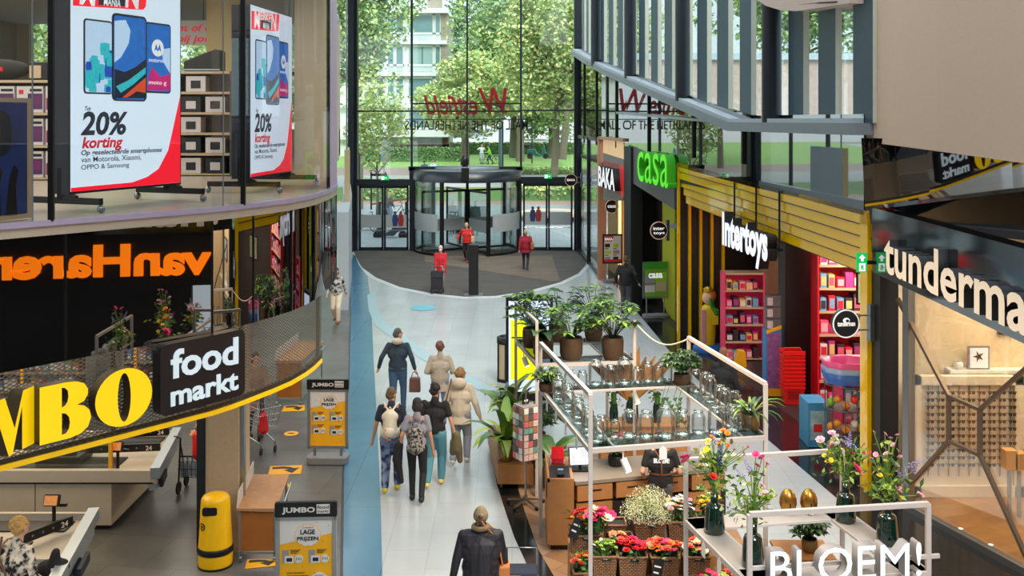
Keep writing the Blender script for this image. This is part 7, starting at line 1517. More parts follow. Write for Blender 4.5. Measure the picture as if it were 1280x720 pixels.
bunch((1.12, 12.98, .86), .16, .14, .26, 9, ['cream', 'pink', 'coral'], .075, 'wrapped bunch of large yellow pink and coral blooms leaning on the white post', 71, leaf=90)
bunch((1.36, 12.86, .72), .14, .12, .16, 4, ['coral', 'peach'], .05, 'leafy bunch with a single coral rose before the empty baskets', 72, leaf=110)
tagcard((.78, 12.95, .78), 'tilted black chalk price card with a white edge left of the ranunculus', .13, .26, R(24), 2); tagcard((1.78, 12.38, .5), 'tilted black chalk price card standing in front of the coral roses', .13, .24, R(14), 2)
for i, (x, y, nm, cols) in enumerate(((2.75, 12.3, 'pink carnations', ['pink', 'pale_pink', 'coral']), (2.45, 12.2, 'magenta and lime flowers', ['magenta', 'lime', 'pink']), (3.05, 12.45, 'brown sunflowers', ['yellow', 'orange', 'lime']))):
    basket(x, y, .05, .34, .3, .5, 'wicker basket of %s under the low white rack' % nm); bunch((x, y, .53), .19, .17, .12, 18, cols, .035, '%s in the basket under the low white rack' % nm, 80 + i)
# vases with bouquets on the low rack
M_vase = mat('vase_green_glass', (10, 44, 34), .06, coat=1.0, trans=.25)
def vase(x, y, z, label, s=1.0):
    t = thing('glass_vase', label, 'vase', (x, y, z)); ob('body', MB().lathe([(.001, .0), (.115 * s, .0), (.122 * s, .02), (.12 * s, .08), (.1 * s, .29 * s), (.085 * s, .325 * s), (.05 * s, .335 * s), (.046 * s, .35 * s), (.046 * s, .46 * s), (.04 * s, .46 * s), (.04 * s, .36 * s)], (x, y, z), 26), M_vase, t); ob('lip', MB().lathe([(.046 * s, .455 * s), (.051 * s, .46 * s), (.046 * s, .468 * s), (.04 * s, .462 * s)], (x, y, z), 20), M_vase, t); return t
def bouquet(x, y, z, label, seed, items, leaf=70, R_=.3, H_=.35):
    rng = np.random.default_rng(seed); c = Vector((x, y, z)); t = thing('bouquet', label, 'flowers', c); mb = MB(); C = []
    for (dx, dy, h, col, r_, kind) in items:
        p = c + Vector((dx, dy, h)); mid = c + Vector((dx * .3, dy * .3, h * .6)); mb.tube([c - Vector((0, 0, .08)), mid, p], .006, 5, False); put_blossom(t, p, r_, col, kind, (rng.uniform(-.7, .1) - .3, dx * 1.2)); 
        for k in range(3): C.append(mid.lerp(p, rng.uniform(0, .9)) + Vector(rng.normal(0, .04, 3)))
    ob('stems', mb, G3, t); C = np.array([tuple(v) for v in C] + [tuple(c + Vector((rng.normal(0, R_ * .5), rng.normal(0, R_ * .4), rng.uniform(0, H_ * .8)))) for _ in range(leaf)]); V, Fq = leaf_cards(C, .1, rng, aspect=2.4); arrays_obj('foliage', V, Fq, [G1, G3, G4], t, rng.integers(0, 3, len(Fq))); return t
def rnd_items(seed, spec):
    rg = random.Random(seed); out = []
    for col, r_, n, kind, (x0, x1), (z0, z1) in spec:
        for _ in range(n): out.append((rg.uniform(x0, x1), rg.uniform(-.12, .1), rg.uniform(z0, z1), col, r_ * rg.uniform(.8, 1.2), kind))
    return out
vp = lambda px, py: ((px - 640) / FPX * (4.74 * FPX / (py - HORY)), 4.74 * FPX / (py - HORY))
VS = [(893, 664, 'green glass vase at the back left of the low rack', 'tall bouquet with yellow orange red and blue flowers in the back left vase', [('yellow', .035, 9, 'rose', (-.28, -.05), (.3, .6)), ('orange', .04, 5, 'rose', (-.05, .22), (.45, .7)), ('red', .06, 3, 'rose', (-.06, .06), (.12, .3)), ('blue', .05, 4, 'spike', (.0, .12), (.25, .5)), ('pink', .07, 2, 'rose', (-.34, -.28), (.3, .36)), ('magenta', .025, 6, 'rose', (.1, .4), (.4, .62))]),
 (941, 706, 'green glass vase at the front left of the low rack', 'bouquet with pale blue spike and green blossoms in the front left vase', [('lilac', .05, 2, 'spike', (-.12, .0), (.35, .55)), ('lime', .05, 5, 'rose', (.0, .22), (.15, .35)), ('white', .025, 9, 'rose', (-.3, -.05), (.05, .4)), ('pale_pink', .06, 3, 'rose', (-.1, .25), (.1, .75)), ('pink', .04, 4, 'rose', (.0, .2), (.45, .75))]),
 (1057, 650, 'green glass vase at the back right of the low rack', 'bouquet with pink peony yellow sprays and pale blossoms in the back right vase', [('yellow', .03, 8, 'rose', (-.36, -.1), (.2, .36)), ('pale_pink', .05, 5, 'rose', (-.32, -.12), (.38, .55)), ('pink', .09, 1, 'rose', (.08, .1), (.13, .16)), ('yellow', .05, 1, 'rose', (-.08, -.06), (.14, .16)), ('lilac', .045, 3, 'spike', (.02, .14), (.3, .5)), ('white', .045, 4, 'rose', (-.25, -.1), (.4, .52)), ('magenta', .018, 8, 'rose', (.1, .35), (.25, .5))]),
 (1109, 678, 'green glass vase at the right of the low rack', 'bouquet with lilac delphinium and pink blossom twigs in the right hand vase', [('lilac', .05, 4, 'spike', (.12, .3), (.2, .42)), ('pale_pink', .03, 14, 'rose', (-.2, .12), (.4, .78)), ('pale_pink', .055, 3, 'rose', (.08, .34), (.08, .16)), ('lime', .05, 4, 'rose', (-.1, .05), (.08, .2)), ('yellow', .03, 5, 'rose', (-.16, .0), (.2, .45))])]
for i, (px, py, l1, l2, sp_) in enumerate(VS): x, y = vp(px, py); vase(x, y, 1.452, l1); bouquet(x, y, 1.452 + .48, l2, 90 + i, rnd_items(90 + i, sp_))
M_gold = mat('egg_gold', (168, 124, 56), .28, .85, bump=.08, scale=14)
for px, nm in ((985, 'left'), (1011, 'right')):
    x, y = vp(px, 640); t = thing('golden_egg', '%s of the two golden egg ornaments on the low rack' % nm, 'ornament', (x, y, 1.452)); ob('egg', MB().lathe([(.001, 0), (.05, .005), (.085, .05), (.103, .11), (.1, .17), (.08, .23), (.045, .275), (.001, .29)], (x, y, 1.452), 24), M_gold, t); ob('slot', MB().box(x - .008, x + .008, y - .106, y - .09, 1.52, 1.6), M_black, t); ob('ticket', MB().box(x - .02, x + .025, y - .112, y - .106, 1.47, 1.53), M_white, t)
# kiosk letters
kl = thing('kiosk_letters', 'white lit kiosk letters with deep grey flanks on the front of the low rack', 'sign', (3.4, 10.3, 1.47)); SD = Plane(C_['LF'], C_['RF']); SD.d = (Vector((*C_['RF'], 0)) - Vector((*C_['LF'], 0))).normalized(); SD.N = SD.d.cross(Vector((0, 0, 1)))
ua, za = SD.q(963, 720, .16); ub, zb = SD.q(1152, 720, .16)
letters('BLOEM!', SD.at(ua, 1.48), SD.d, (0, 0, 1), .5, mat('letter_ice_white', (214, 232, 236), .4, em=.85), kl, .13, mat('letter_grey_side', (150, 146, 146), .5), .0, width=ub - ua, off=.03)
ob('carrier_rail', MB().bar(SD.at(-.02, 1.6, .01), SD.at(SD.L + .12, 1.6, .01), .03, .04), M_kw, kl)
# plants and table under the low rack
tbw = thing('plant_table', 'small wooden table with white legs under the low rack', 'table', (3.75, 12.9, 0)); ob('top', MB().box(3.4, 4.1, 12.6, 13.2, .62, .66), M_kwood, tbw)
for x, y in ((3.45, 12.65), (4.05, 12.65), (3.45, 13.15), (4.05, 13.15)): ob('leg', MB().box(x - .02, x + .02, y - .02, y + .02, .013, .62), M_kw, tbw)
plant(1012, 12.85, .665, .1, .16, 'spray', 'round leaved plant in a small pot on the table under the low rack', 21, mp=M_potg, n=26, R_=.2, H_=.28, size=.12, mats=[G1, G2, G1]); plant(1018, 12.2, .01, .12, .3, 'spray', 'small green plant on the floor under the low rack', 22, mp=M_potg, n=24, R_=.2, H_=.3, size=.1)
plant(770, 15.2, .955, .12, .16, 'spray', 'orchid plant with dark leaves on the flower counter', 23, mp=M_bk, n=24, R_=.22, H_=.36, size=.13, mats=[G2, G1, G2])
bunch((1.62, 15.25, 1.25), .2, .15, .16, 10, ['pale_pink', 'white', 'magenta'], .035, 'pink orchid blossoms above the plant on the flower counter', 24, leaf=20, name='orchid_flowers')
# dried leaves and bright arrangement in the middle
dl = thing('dried_leaves', 'tall fan of dried brown leaves in a dark vase on the back cabinet', 'dried plants', (2.05, 17.1, 1.03)); c = Vector((2.05, 17.1, 1.38)); rng = np.random.default_rng(5); mb = MB()
for k in range(13):
    a = -.75 + k * .125; L_ = rng.uniform(.7, .95); d = Vector((math.sin(a), rng.uniform(-.15, .15), math.cos(a))); s = Vector((math.cos(a), .2, -math.sin(a))); vs = []
    for i in range(6): f = i / 5; w_ = .075 * math.sin(math.pi * min(.97, .15 + f * .8)); p = c + d * L_ * f + Vector((math.sin(a) * .18 * f * f, 0, 0)); vs += [p - s * w_, p + s * w_]
    mb.use(k % 2).add(vs, [(2 * i, 2 * i + 1, 2 * i + 3, 2 * i + 2) for i in range(5)])
ob('leaves', mb, [mat('dried_brown', (128, 84, 40), .6, noise=.3, scale=10), mat('dried_tan', (158, 112, 56), .6, noise=.3, scale=10)], dl); ob('vase', MB().lathe([(.1, .0), (.12, .1), (.1, .32), (.06, .4), (.065, .44)], (2.05, 17.1, 1.035), 18, cap0=True), M_vase, dl)
for i, (x, y, z, cols, lab) in enumerate(((1.74, 17.1, 1.3, ['yellow', 'yellow', 'lime', 'red'], 'upright yellow flowers left of the dried brown leaves'), (2.48, 17.1, 1.3, ['pale_pink', 'yellow', 'lilac', 'pink'], 'mixed pink and lilac flowers right of the dried brown leaves'))):
    b_ = bunch((x, y, z), .13, .1, .4, 18, cols, .032, lab, 30 + i, leaf=60); ob('holder', MB().lathe([(.07, 0), (.08, .15), (.06, z - .98)], (x, y, 1.035), 14, cap0=True), M_vase, b_)
# rope, spotlights and shelf tags
rp = thing('hanging_rope', 'pale rope sagging between the plant rack and the jar rack', 'rope', (2.05, 16.65, 2.8)); a, b = Vector((2.04, 16.65, 2.84)), Vector((2.72, 15.4, 2.83)); ob('rope', MB().tube([a.lerp(b, i / 10) - Vector((0, 0, .22 * math.sin(math.pi * i / 10))) for i in range(11)], .014, 6), mat('rope_cotton', (206, 190, 172), .8), rp); ob('knot', MB().ell(b, (.03, .03, .03), 8, 6), MATS['rope_cotton'], rp)
SPT = [(B_, 'LB-RB', .15), (B_, 'LB-RB', .62), (B_, 'LF-RF', .18), (B_, 'LF-RF', .62), (A_, 'LF-RF', .35), (A_, 'LB-LF', .4), (B_, 'RB-RF', .55)]
for i, (cn, e_, tt) in enumerate(SPT):
    a, b = e_.split('-'); x, y = ln(cn, a, b, tt); t = thing('spotlight', '%s small white spotlight hung under the rack shelves' % ORD[i], 'lamp', (x, y, 2.15), 0, 'kiosk spotlights'); ob('head', MB().tube([(x, y, 2.04), (x + .06, y - .06, 1.9)], .045, 12), M_white, t); ob('bulb', MB().tube([(x + .06, y - .06, 1.902), (x + .064, y - .064, 1.893)], .036, 12), mat('bulb_warm', (255, 226, 190), .3, em=5), t); ob('stem', MB().tube([(x, y, 2.16), (x, y, 2.03)], .01, 6), M_white, t)
rg = random.Random(4)
for i in range(8):
    cn, e_, tt = [(B_, 'LB-LF', .2), (B_, 'LB-LF', .4), (B_, 'LB-LF', .6), (B_, 'LB-LF', .8), (B_, 'LF-RF', .4), (C_, 'LB-LF', .35), (C_, 'LB-LF', .6), (B_, 'LB-RB', .3)][i]; a, b = e_.split('-'); x, y = ln(cn, a, b, tt); z = 2.15 if cn is B_ else 1.4; d = (Vector((*cn[b], 0)) - Vector((*cn[a], 0))).normalized(); t = thing('shelf_tag', '%s white paper tag hung from the rack shelf edges' % ORD[i], 'tag', (x, y, z)); n_ = d.cross(Vector((0, 0, 1)))
    mb = MB().prism([(-.05, -.15), (.05, -.15), (.05, -.02), (.0, .02), (-.05, -.02)], (x, y, z), d, (0, 0, 1), n_, .03, .034); ob('paper', mb, M_white, t); ob('string', MB().tube([(x + n_.x * .03, y + n_.y * .03, z - .02), (x + n_.x * .03, y + n_.y * .03, z + .05)], .003, 4), M_white, t)
# ================================================================ PEOPLE
def remeshed(name, mb, m, voxel, smooth=2, parent=None, world=False):
    me = mb.mesh(name, m, WM[parent.name].inverted() if world else None); o = bpy.data.objects.new(name, me); COL.objects.link(o)
    a = o.modifiers.new('r', 'REMESH'); a.mode = 'VOXEL'; a.voxel_size = voxel; a.use_smooth_shade = True
    if smooth: s = o.modifiers.new('s', 'SMOOTH'); s.iterations = smooth; s.factor = .5
    dg = bpy.context.evaluated_depsgraph_get(); dg.update(); r = bpy.data.meshes.new_from_object(o.evaluated_get(dg)); bpy.data.objects.remove(o); bpy.data.meshes.remove(me)
    r.materials.clear(); r.materials.append(m); r.polygons.foreach_set('use_smooth', [True] * len(r.polygons)); r.polygons.foreach_set('material_index', [0] * len(r.polygons))
    return link(name, r, parent)
SKIN = mat('skin', (214, 164, 136), .55, noise=.04); SKIN2 = mat('skin_tan', (190, 138, 108), .55, noise=.04)
def ik(a, b, l1, l2, hint):
    d = b - a; L = min(d.length, (l1 + l2) * .995); u = d.normalized(); b = a + u * L; x = (l1 * l1 - l2 * l2 + L * L) / (2 * L); hgt = math.sqrt(max(0, l1 * l1 - x * x)); hv = Vector(hint); hv = hv - u * hv.dot(u); hv.normalize(); return a + u * x + hv * hgt, b
def cmat(c, rough=.8, noise=.1, scale=14, bump=.1): return mat('cloth_%d_%d_%d_%d' % (*c, int(noise * 100)), c, rough, noise=noise, scale=scale, bump=bump)
def hand(mb, w, d, side, fwd, k, curl=.6):
    d = d.normalized(); s = (fwd - d * fwd.dot(d)); s = s.normalized() if s.length > .05 else d.orthogonal().normalized(); n = d.cross(s) * side
    pc = w + d * .045 * k; mb.cap(w + d * .005, w + d * .075 * k, .026 * k, .03 * k, 8); mb.cap(w + d * .04 * k + s * .018 * k, w + d * .08 * k + s * .022 * k, .018 * k, .016 * k, 8); mb.cap(w + d * .04 * k - s * .018 * k, w + d * .078 * k - s * .024 * k, .018 * k, .015 * k, 8)
    for i, (o_, l) in enumerate(((.03, .068), (.011, .078), (-.009, .073), (-.028, .056))):
        b = w + d * .085 * k + s * o_ * k; m_ = b + (d * math.cos(curl * .5) + n * math.sin(curl * .5)) * l * .5 * k; e_ = m_ + (d * math.cos(curl * 1.4) + n * math.sin(curl * 1.4)) * l * .5 * k; mb.cap(b, m_, .0095 * k, .009 * k, 6); mb.cap(m_, e_, .009 * k, .0075 * k, 6)
    b = w + d * .03 * k + s * .026 * k; m_ = b + (d * .6 + s * .6 + n * .3) * .04 * k; mb.cap(b, m_, .013 * k, .011 * k, 6); mb.cap(m_, m_ + (d * .8 + n * .4 + s * .1) * .032 * k, .011 * k, .008 * k, 6)
def person(label, loc, face, h=1.7, top=('long', (60, 70, 80)), legs=('slim', (40, 44, 60)), shoe=(40, 36, 34), hair=('short', (70, 60, 54)), L=None, R_=None, stride=.22, yaw=0.0, lean=.03, wide=1.0, v=.014, skin=None, hem=None, tex=None, legtex=None, mask=False, low=False, seat=None, group=None):
    """face: direction faced in degrees, 90 = away from the camera. Local frame: +y forward, +x right."""
    t = thing('person', label, 'person', loc, R(face - 90), group); k = h / 1.72; skin = skin or SKIN
    def Lo(n, mb, m, vox=v, sm=2): return remeshed(n, mb, m, vox, sm, t)
    def Pt(n, mb, m): return ob(n, mb, m, t, local=True)
    V = lambda x, y, z: Vector((x, y + lean * z, z)) * k
    hipz, sz = .9, 1.4
    hips = {s: V(s * .09, 0, hipz) for s in (-1, 1)}; feet = {-1: V(-.09, stride, .075), 1: V(.09, -stride, .075)}
    feet[1].z += .05 * k if stride > .1 else 0; feet[-1].z += .05 * k if stride < -.1 else 0
    feet[-1].y -= lean * .07; kn = {}
    for s in (-1, 1): kn[s], feet[s] = ik(hips[s], feet[s], .44 * k, .42 * k, (0.05 * s, 1, 0))
    sh = {s: V(s * .175 * wide, 0, sz) for s in (-1, 1)}; el = {}; wr = {}
    tgt = {-1: L or (-.27, -.12, .86), 1: R_ or (.27, .14, .88)}
    for s in (-1, 1): q = tgt[s]; el[s], wr[s] = ik(sh[s], Vector(q) * k, .3 * k, .26 * k, (.35 * s, -1, -.1))
    neck, hc = V(0, .0, 1.5), V(0, .03, 1.615); Hd = Matrix.Rotation(R(yaw), 4, 'Z'); H = lambda x, y, z: hc + Hd @ (Vector((x, y, z)) * k)
    b = MB(); b.cap(V(0, 0, .95), V(0, 0, 1.1), .125 * k * wide, .115 * k * wide); b.cap(V(-.06, 0, 1.22), V(.06, 0, 1.22), .115 * k * wide, .115 * k * wide); b.cap(V(-.12 * wide, 0, 1.38), V(.12 * wide, 0, 1.38), .06 * k, .06 * k); b.cap(V(0, -.01, 1.4), H(0, -.01, -.05), .06 * k, .052 * k)
    for s in (-1, 1):
        b.cap(hips[s], kn[s], .082 * k, .052 * k); b.cap(kn[s], feet[s], .054 * k, .034 * k); b.cap(sh[s], el[s], .046 * k, .036 * k); b.cap(el[s], wr[s], .037 * k, .025 * k); b.cap(feet[s], feet[s] + Vector((0, .09 * k, -.035 * k)), .034 * k, .03 * k); hand(b, wr[s], wr[s] - el[s], s, Vector((0, 1, 0)) if abs((wr[s] - el[s]).normalized().y) < .8 else Vector((0, 0, 1)), k)
    b.ell(H(0, 0, .02), (.074 * k, .092 * k, .1 * k)); b.ell(H(0, .035, -.045), (.055 * k, .058 * k, .062 * k)); b.cap(H(0, .088, .01), H(0, .104, -.018), .012 * k, .015 * k, 6); b.ell(H(0, .088, -.06), (.024 * k, .012 * k, .009 * k), 8, 6)
    for s in (-1, 1): b.ell(H(s * .077, -.005, -.005), (.014 * k, .024 * k, .032 * k), 8, 6); b.ell(H(s * .03, .082, .03), (.024 * k, .014 * k, .01 * k), 8, 6)
    Lo('body', b, skin, v * .75)
    if not low:
        for s in (-1, 1): Pt('eye', MB().ell(H(s * .03, .086, .014), (.011 * k, .008 * k, .007 * k), 8, 6), mat('eye_dark', (40, 32, 28), .3))
    if mask: Lo('face_mask', MB().ell(H(0, .05, -.04), (.064 * k, .065 * k, .05 * k)), mat('mask_white', (226, 234, 240), .7), v * .7)
    # trousers
    lk, lc = legs; f = {'slim': 1.0, 'wide': 1.28, 'jeans': 1.12}[lk]; m = MB(); m.cap(V(-.05, -.01, .94), V(.05, -.01, .94), .128 * k * wide, .128 * k * wide)
    for s in (-1, 1): m.cap(hips[s] + Vector((0, -.01, 0)), kn[s], .098 * k * (1 + (f - 1) * .6) * (.5 + wide * .5), .066 * k * f); m.cap(kn[s], feet[s] + Vector((0, 0, .02)), .066 * k * f, .05 * k * f)
    Lo('trousers', m, legtex or cmat(lc))
    for s in (-1, 1): m = MB(); fo = feet[s]; m.cap(fo + Vector((0, -.03, -.035)) * k, fo + Vector((0, .14, -.04)) * k, .052 * k, .044 * k, 8); m.cap(fo, fo + Vector((0, .03, -.03)) * k, .046 * k, .046 * k, 8); sh_ = Lo('shoe', m, mat('shoe_%d_%d_%d' % shoe, shoe, .6), max(.009, v * .7)); ob('sole', MB().cap(fo + Vector((0, -.03, -.066)) * k, fo + Vector((0, .14, -.066)) * k, .026 * k, .024 * k, 8), mat('sole_pale', (150, 144, 136), .7), sh_, local=True)
    # upper garment
    tk, tcol = top; m = MB(); hz = hem if hem else {'tee': .92, 'long': .88, 'jacket': .84, 'coat': .55}[tk]; th = {'tee': 1.0, 'long': 1.06, 'jacket': 1.16, 'coat': 1.18}[tk] * wide
    m.cap(V(-.07, -.005, 1.22), V(.07, -.005, 1.22), .128 * k * th, .128 * k * th); m.cap(V(-.13 * wide, 0, 1.365), V(.13 * wide, 0, 1.365), .07 * k * th, .07 * k * th); m.cap(V(0, 0, 1.22), V(0, -.01, .98), .138 * k * th, .142 * k * th); m.cap(V(-.05, 0, 1.0), V(.05, 0, 1.0), .13 * k * th, .13 * k * th); m.cap(V(0, -.02, 1.42), V(0, -.02, 1.475), .075 * k, .064 * k)
    fl = .03 if tk == 'coat' else .0; m.lathe([(.001, hz), (.175 * wide + fl, hz), (.172 * wide, (hz + 1.0) / 2), (.165 * wide, 1.05), (.001, 1.1)], (0, lean * .9, 0), 20, ax=1.04, ay=.82) if not False else None
    if k != 1: m.v[-100:] = [tuple(Vector(q) * k) for q in m.v[-100:]]
    for s in (-1, 1):
        r_ = {'tee': .06, 'long': .055, 'jacket': .062, 'coat': .064}[tk] * k; m.cap(sh[s], el[s] if tk != 'tee' else sh[s].lerp(el[s], .62), r_ * 1.02, r_ * .96)
        if tk != 'tee': m.cap(el[s], el[s].lerp(wr[s], .93), r_ * .96, r_ * .76)
    Lo('upper_garment', m, tex or cmat(tcol))
    hk, hcl = hair; m = MB(); hm = mat('hair_%d_%d_%d' % hcl, hcl, .75, noise=.6, scale=70, bump=.8); m.ell(H(0, -.014, .045), (.083 * k, .094 * k, .09 * k)); m.ell(H(0, -.045, .0), (.08 * k, .072 * k, .08 * k))
    if hk == 'bob': m.ell(H(0, -.03, -.03), (.092 * k, .085 * k, .095 * k))
    if hk == 'long': m.cap(H(0, -.06, -.02), H(0, -.085, -.22), .075 * k, .06 * k)
    if hk == 'bun': m.ell(H(0, -.11, .03), (.045 * k, .04 * k, .045 * k)); m.ell(H(0, -.025, .02), (.098 * k, .1 * k, .1 * k))
    if hk == 'curly':
        rg = random.Random(int(h * 1000))
        for _ in range(26): a = rg.uniform(0, 6.28); e_ = rg.uniform(-.3, 1.4); m.ell(H(.078 * math.cos(a) * math.cos(e_), -.02 + .085 * math.sin(a) * math.cos(e_) - .01, .035 + .085 * math.sin(e_)), (.03 * k,) * 3, 8, 6)
    # keep the face free
    Lo('hair', m, hm, v * .8)
    t['_wr'] = [list(WM[t.name] @ wr[s]) for s in (-1, 1)]; return t
def W_(p, s): return Vector(p['_wr'][0 if s < 0 else 1])
def FP(px, Y): return ((px - 640) / FPX * Y, Y, .014)
def backpack(p, c, label, tex=None, k=1.0):
    o = Vector(p.location); rz = p.rotation_euler[2]; t = thing('backpack', label, 'backpack', o, rz); L = lambda n, mb, m: ob(n, mb, m, t, local=True); m = tex or cmat(c)
    mb = MB(); mb.cap((0, -.2 * k, 1.32 * k), (0, -.22 * k, 1.05 * k), .11 * k, .13 * k); mb.cap((-.07 * k, -.2 * k, 1.05 * k), (.07 * k, -.2 * k, 1.05 * k), .1 * k, .1 * k); mb.cap((-.05 * k, -.2 * k, 1.3 * k), (.05 * k, -.2 * k, 1.3 * k), .09 * k, .09 * k); remeshed('bag', mb, m, .013, 2, t)
    L('front_pocket', MB().ell((0, -.31 * k, 1.08 * k), (.1 * k, .05 * k, .09 * k)), m); L('top_loop', MB().tube([(-.03, -.2 * k, 1.42 * k), (0, -.2 * k, 1.47 * k), (.03, -.2 * k, 1.42 * k)], .01, 6), m)
    for s in (-1, 1): L('strap', MB().tube([(s * .04 * k, -.15 * k, 1.4 * k), (s * .1 * k, -.07 * k, 1.47 * k), (s * .125 * k, .04 * k, 1.47 * k), (s * .14 * k, .17 * k, 1.33 * k), (s * .16 * k, .05 * k, 1.1 * k), (s * .11 * k, -.13 * k, 1.02 * k)], .016 * k, 6), m)
    return t
def held_bag(p, s, c, label, w=.26, d=.12, h=.3, drop=.16, name='handbag', off=(0, 0)):
    q = W_(p, s) + Vector((off[0], off[1], -.06)); t = thing(name, label, 'bag', q); z = q.z - drop - h; m = cmat(c, .5, .12)
    mb = MB().prism([(-w / 2, 0), (w / 2, 0), (w * .46, h), (-w * .46, h)], (q.x, q.y + d / 2, z), (1, 0, 0), (0, 0, 1), (0, -1, 0), 0, d); ob('bag', mb, m, t, bevel=.02); ob('handle', MB().tube([(q.x - w * .3, q.y, z + h), (q.x - w * .2, q.y, q.z - .02), (q.x, q.y, q.z + .01), (q.x + w * .2, q.y, q.z - .02), (q.x + w * .3, q.y, z + h)], .01, 6), m, t); return t
def side_bag(p, c, label, w=.26, h=.22, s=1, z=.95, strap=True, y=0.0):
    o = Vector(p.location); rz = p.rotation_euler[2]; t = thing('shoulder_bag', label, 'bag', o, rz); L = lambda n, mb, m: ob(n, mb, m, t, local=True); m = cmat(c, .5, .12)
    L('bag', MB().prism(rect_poly(w, h, .04), (s * .27, y - w / 2, z - h / 2), (0, 1, 0), (0, 0, 1), (s, 0, 0), -.05, .07), m)
    if strap: L('strap', MB().tube([(s * .26, y - w * .35, z + h * .4), (s * .2, y - .12, 1.25), (s * -.02 if z < .9 else s * .15, -.05, 1.53), (s * .2, y + .14, 1.25), (s * .26, y + w * .35, z + h * .4)], .012, 6), m)
    return t
def tiedye(name, c1, c2, sc):
    if name in MATS: return MATS[name]
    m, n, b = nodemat(name); t = n.nodes.new('ShaderNodeTexCoord'); z = n.nodes.new('ShaderNodeTexNoise'); z.inputs['Scale'].default_value = sc; z.inputs['Detail'].default_value = 2; r_ = n.nodes.new('ShaderNodeValToRGB'); r_.color_ramp.elements[0].position = .42; r_.color_ramp.elements[1].position = .56; r_.color_ramp.elements[0].color = lin(c1); r_.color_ramp.elements[1].color = lin(c2)
    n.links.new(t.outputs['Object'], z.inputs['Vector']); n.links.new(z.outputs['Fac'], r_.inputs[0]); n.links.new(r_.outputs[0], b.inputs['Base Color']); b.inputs['Roughness'].default_value = .85; return m
p1_ = person('grey haired man in a dark blue sweater and jeans walking away with a brown bag', FP(497, 21.1), 88, 1.76, ('long', (48, 62, 76)), ('jeans', (70, 100, 130)), (50, 44, 40), ('short', (96, 92, 88)), L=(-.4, .05, .92), R_=(.36, -.02, .92), stride=-.2, yaw=-50, wide=1.08)
ob('hood', MB().ell((0, -.06, 1.53), (.12, .09, .07), 12, 8), cmat((206, 192, 172)), p1_, local=True); ob('glasses', MB().tube([(-.07, .1, 1.66), (.07, .11, 1.66)], .008, 5), M_black, p1_, local=True)
held_bag(p1_, 1, (112, 74, 60), 'brown paper carrier bag held by the man in the blue sweater', .24, .14, .3, .12, 'carrier_bag')
person('woman with curly red brown hair in a beige coat walking away behind the man', FP(550, 20.3), 92, 1.66, ('coat', (182, 166, 146)), ('jeans', (110, 130, 156)), (90, 80, 76), ('curly', (122, 82, 60)), L=(-.22, .2, 1.05), R_=(.24, .2, 1.05), stride=.12, hem=.72)
p3_ = person('woman with tied blond hair in a cream hooded raincoat walking away', FP(575, 18.0), 80, 1.7, ('coat', (204, 188, 164)), ('wide', (140, 140, 148)), (196, 190, 180), ('bun', (150, 112, 72)), L=(-.25, .12, .9), R_=(.34, .08, .88), stride=-.16, yaw=-40, hem=.74)
ob('hood', MB().ell((0, -.09, 1.47), (.14, .08, .1), 12, 8), cmat((200, 184, 160)), p3_, local=True)
side_bag(p3_, (110, 66, 44), 'brown strap bag of the woman in the cream raincoat', .2, .18, -1, .95)
p4_ = person('boy in a navy t-shirt and blue tie dye trousers with a pale backpack', FP(489, 16.65), 91, 1.7, ('tee', (32, 40, 54)), ('wide', (40, 60, 110)), (206, 186, 40), ('short', (104, 84, 62)), L=(-.32, .05, .84), R_=(.3, -.05, .86), stride=-.14, yaw=-35, legtex=tiedye('tie_dye_blue', (30, 46, 90), (130, 150, 186), 7), skin=SKIN2)
bp4 = backpack(p4_, (216, 204, 182), 'cream backpack with coloured patches on the boy in navy', None)
for i, (x, z, c) in enumerate(((-.05, 1.12, (220, 60, 40)), (.05, 1.08, (240, 190, 40)), (.0, 1.0, (60, 140, 70)), (-.04, .96, (200, 60, 60)), (.05, .98, (60, 70, 160)))): ob('patch', MB().ell((x, -.335, z), (.022, .012, .022), 8, 6), mat('patch_%d_%d' % c[:2], c, .6), bp4, local=True)
p5_ = person('girl in a grey t-shirt and black trousers with a small dark backpack', FP(521, 16.2), 90, 1.65, ('tee', (136, 134, 146)), ('slim', (28, 28, 32)), (30, 30, 32), ('bob', (44, 42, 46)), L=(-.28, .02, .88), R_=(.28, .05, .82), stride=.13, wide=.9, skin=SKIN2)
backpack(p5_, (60, 60, 60), 'small patterned black backpack on the girl in grey', tiedye('bag_leopard', (26, 26, 28), (150, 144, 136), 26), .9)
jk = thing('carried_jacket', 'black jacket hanging from the arm of the girl in grey', 'jacket', W_(p5_, -1)); q = W_(p5_, -1); remeshed('jacket', MB().cap(q + Vector((-.02, -.02, .08)), q + Vector((-.05, -.04, -.15)), .075, .08).cap(q + Vector((-.05, -.04, -.1)), q + Vector((.02, -.05, -.5)), .07, .045), cmat((26, 26, 30)), .014, 3, jk, True)
p6_ = person('boy in a black t-shirt and teal trousers walking away', FP(543, 16.9), 84, 1.7, ('tee', (22, 22, 24)), ('wide', (84, 142, 156)), (226, 200, 120), ('curly', (40, 34, 32)), L=(-.27, .1, .9), R_=(.36, .02, .86), stride=-.17, yaw=-20, wide=1.06, skin=SKIN2)
jk = thing('carried_jacket', 'olive green jacket held by the boy in the black t-shirt', 'jacket', W_(p6_, 1)); q = W_(p6_, 1); remeshed('jacket', MB().cap(q + Vector((.02, 0, .0)), q + Vector((.03, 0, -.22)), .075, .1).cap(q + Vector((.06, 0, -.2)), q + Vector((.08, 0, -.42)), .07, .05).cap(q + Vector((-.03, 0, -.1)), q + Vector((-.04, 0, -.28)), .06, .06), cmat((96, 86, 56), noise=.3), .014, 3, jk, True)
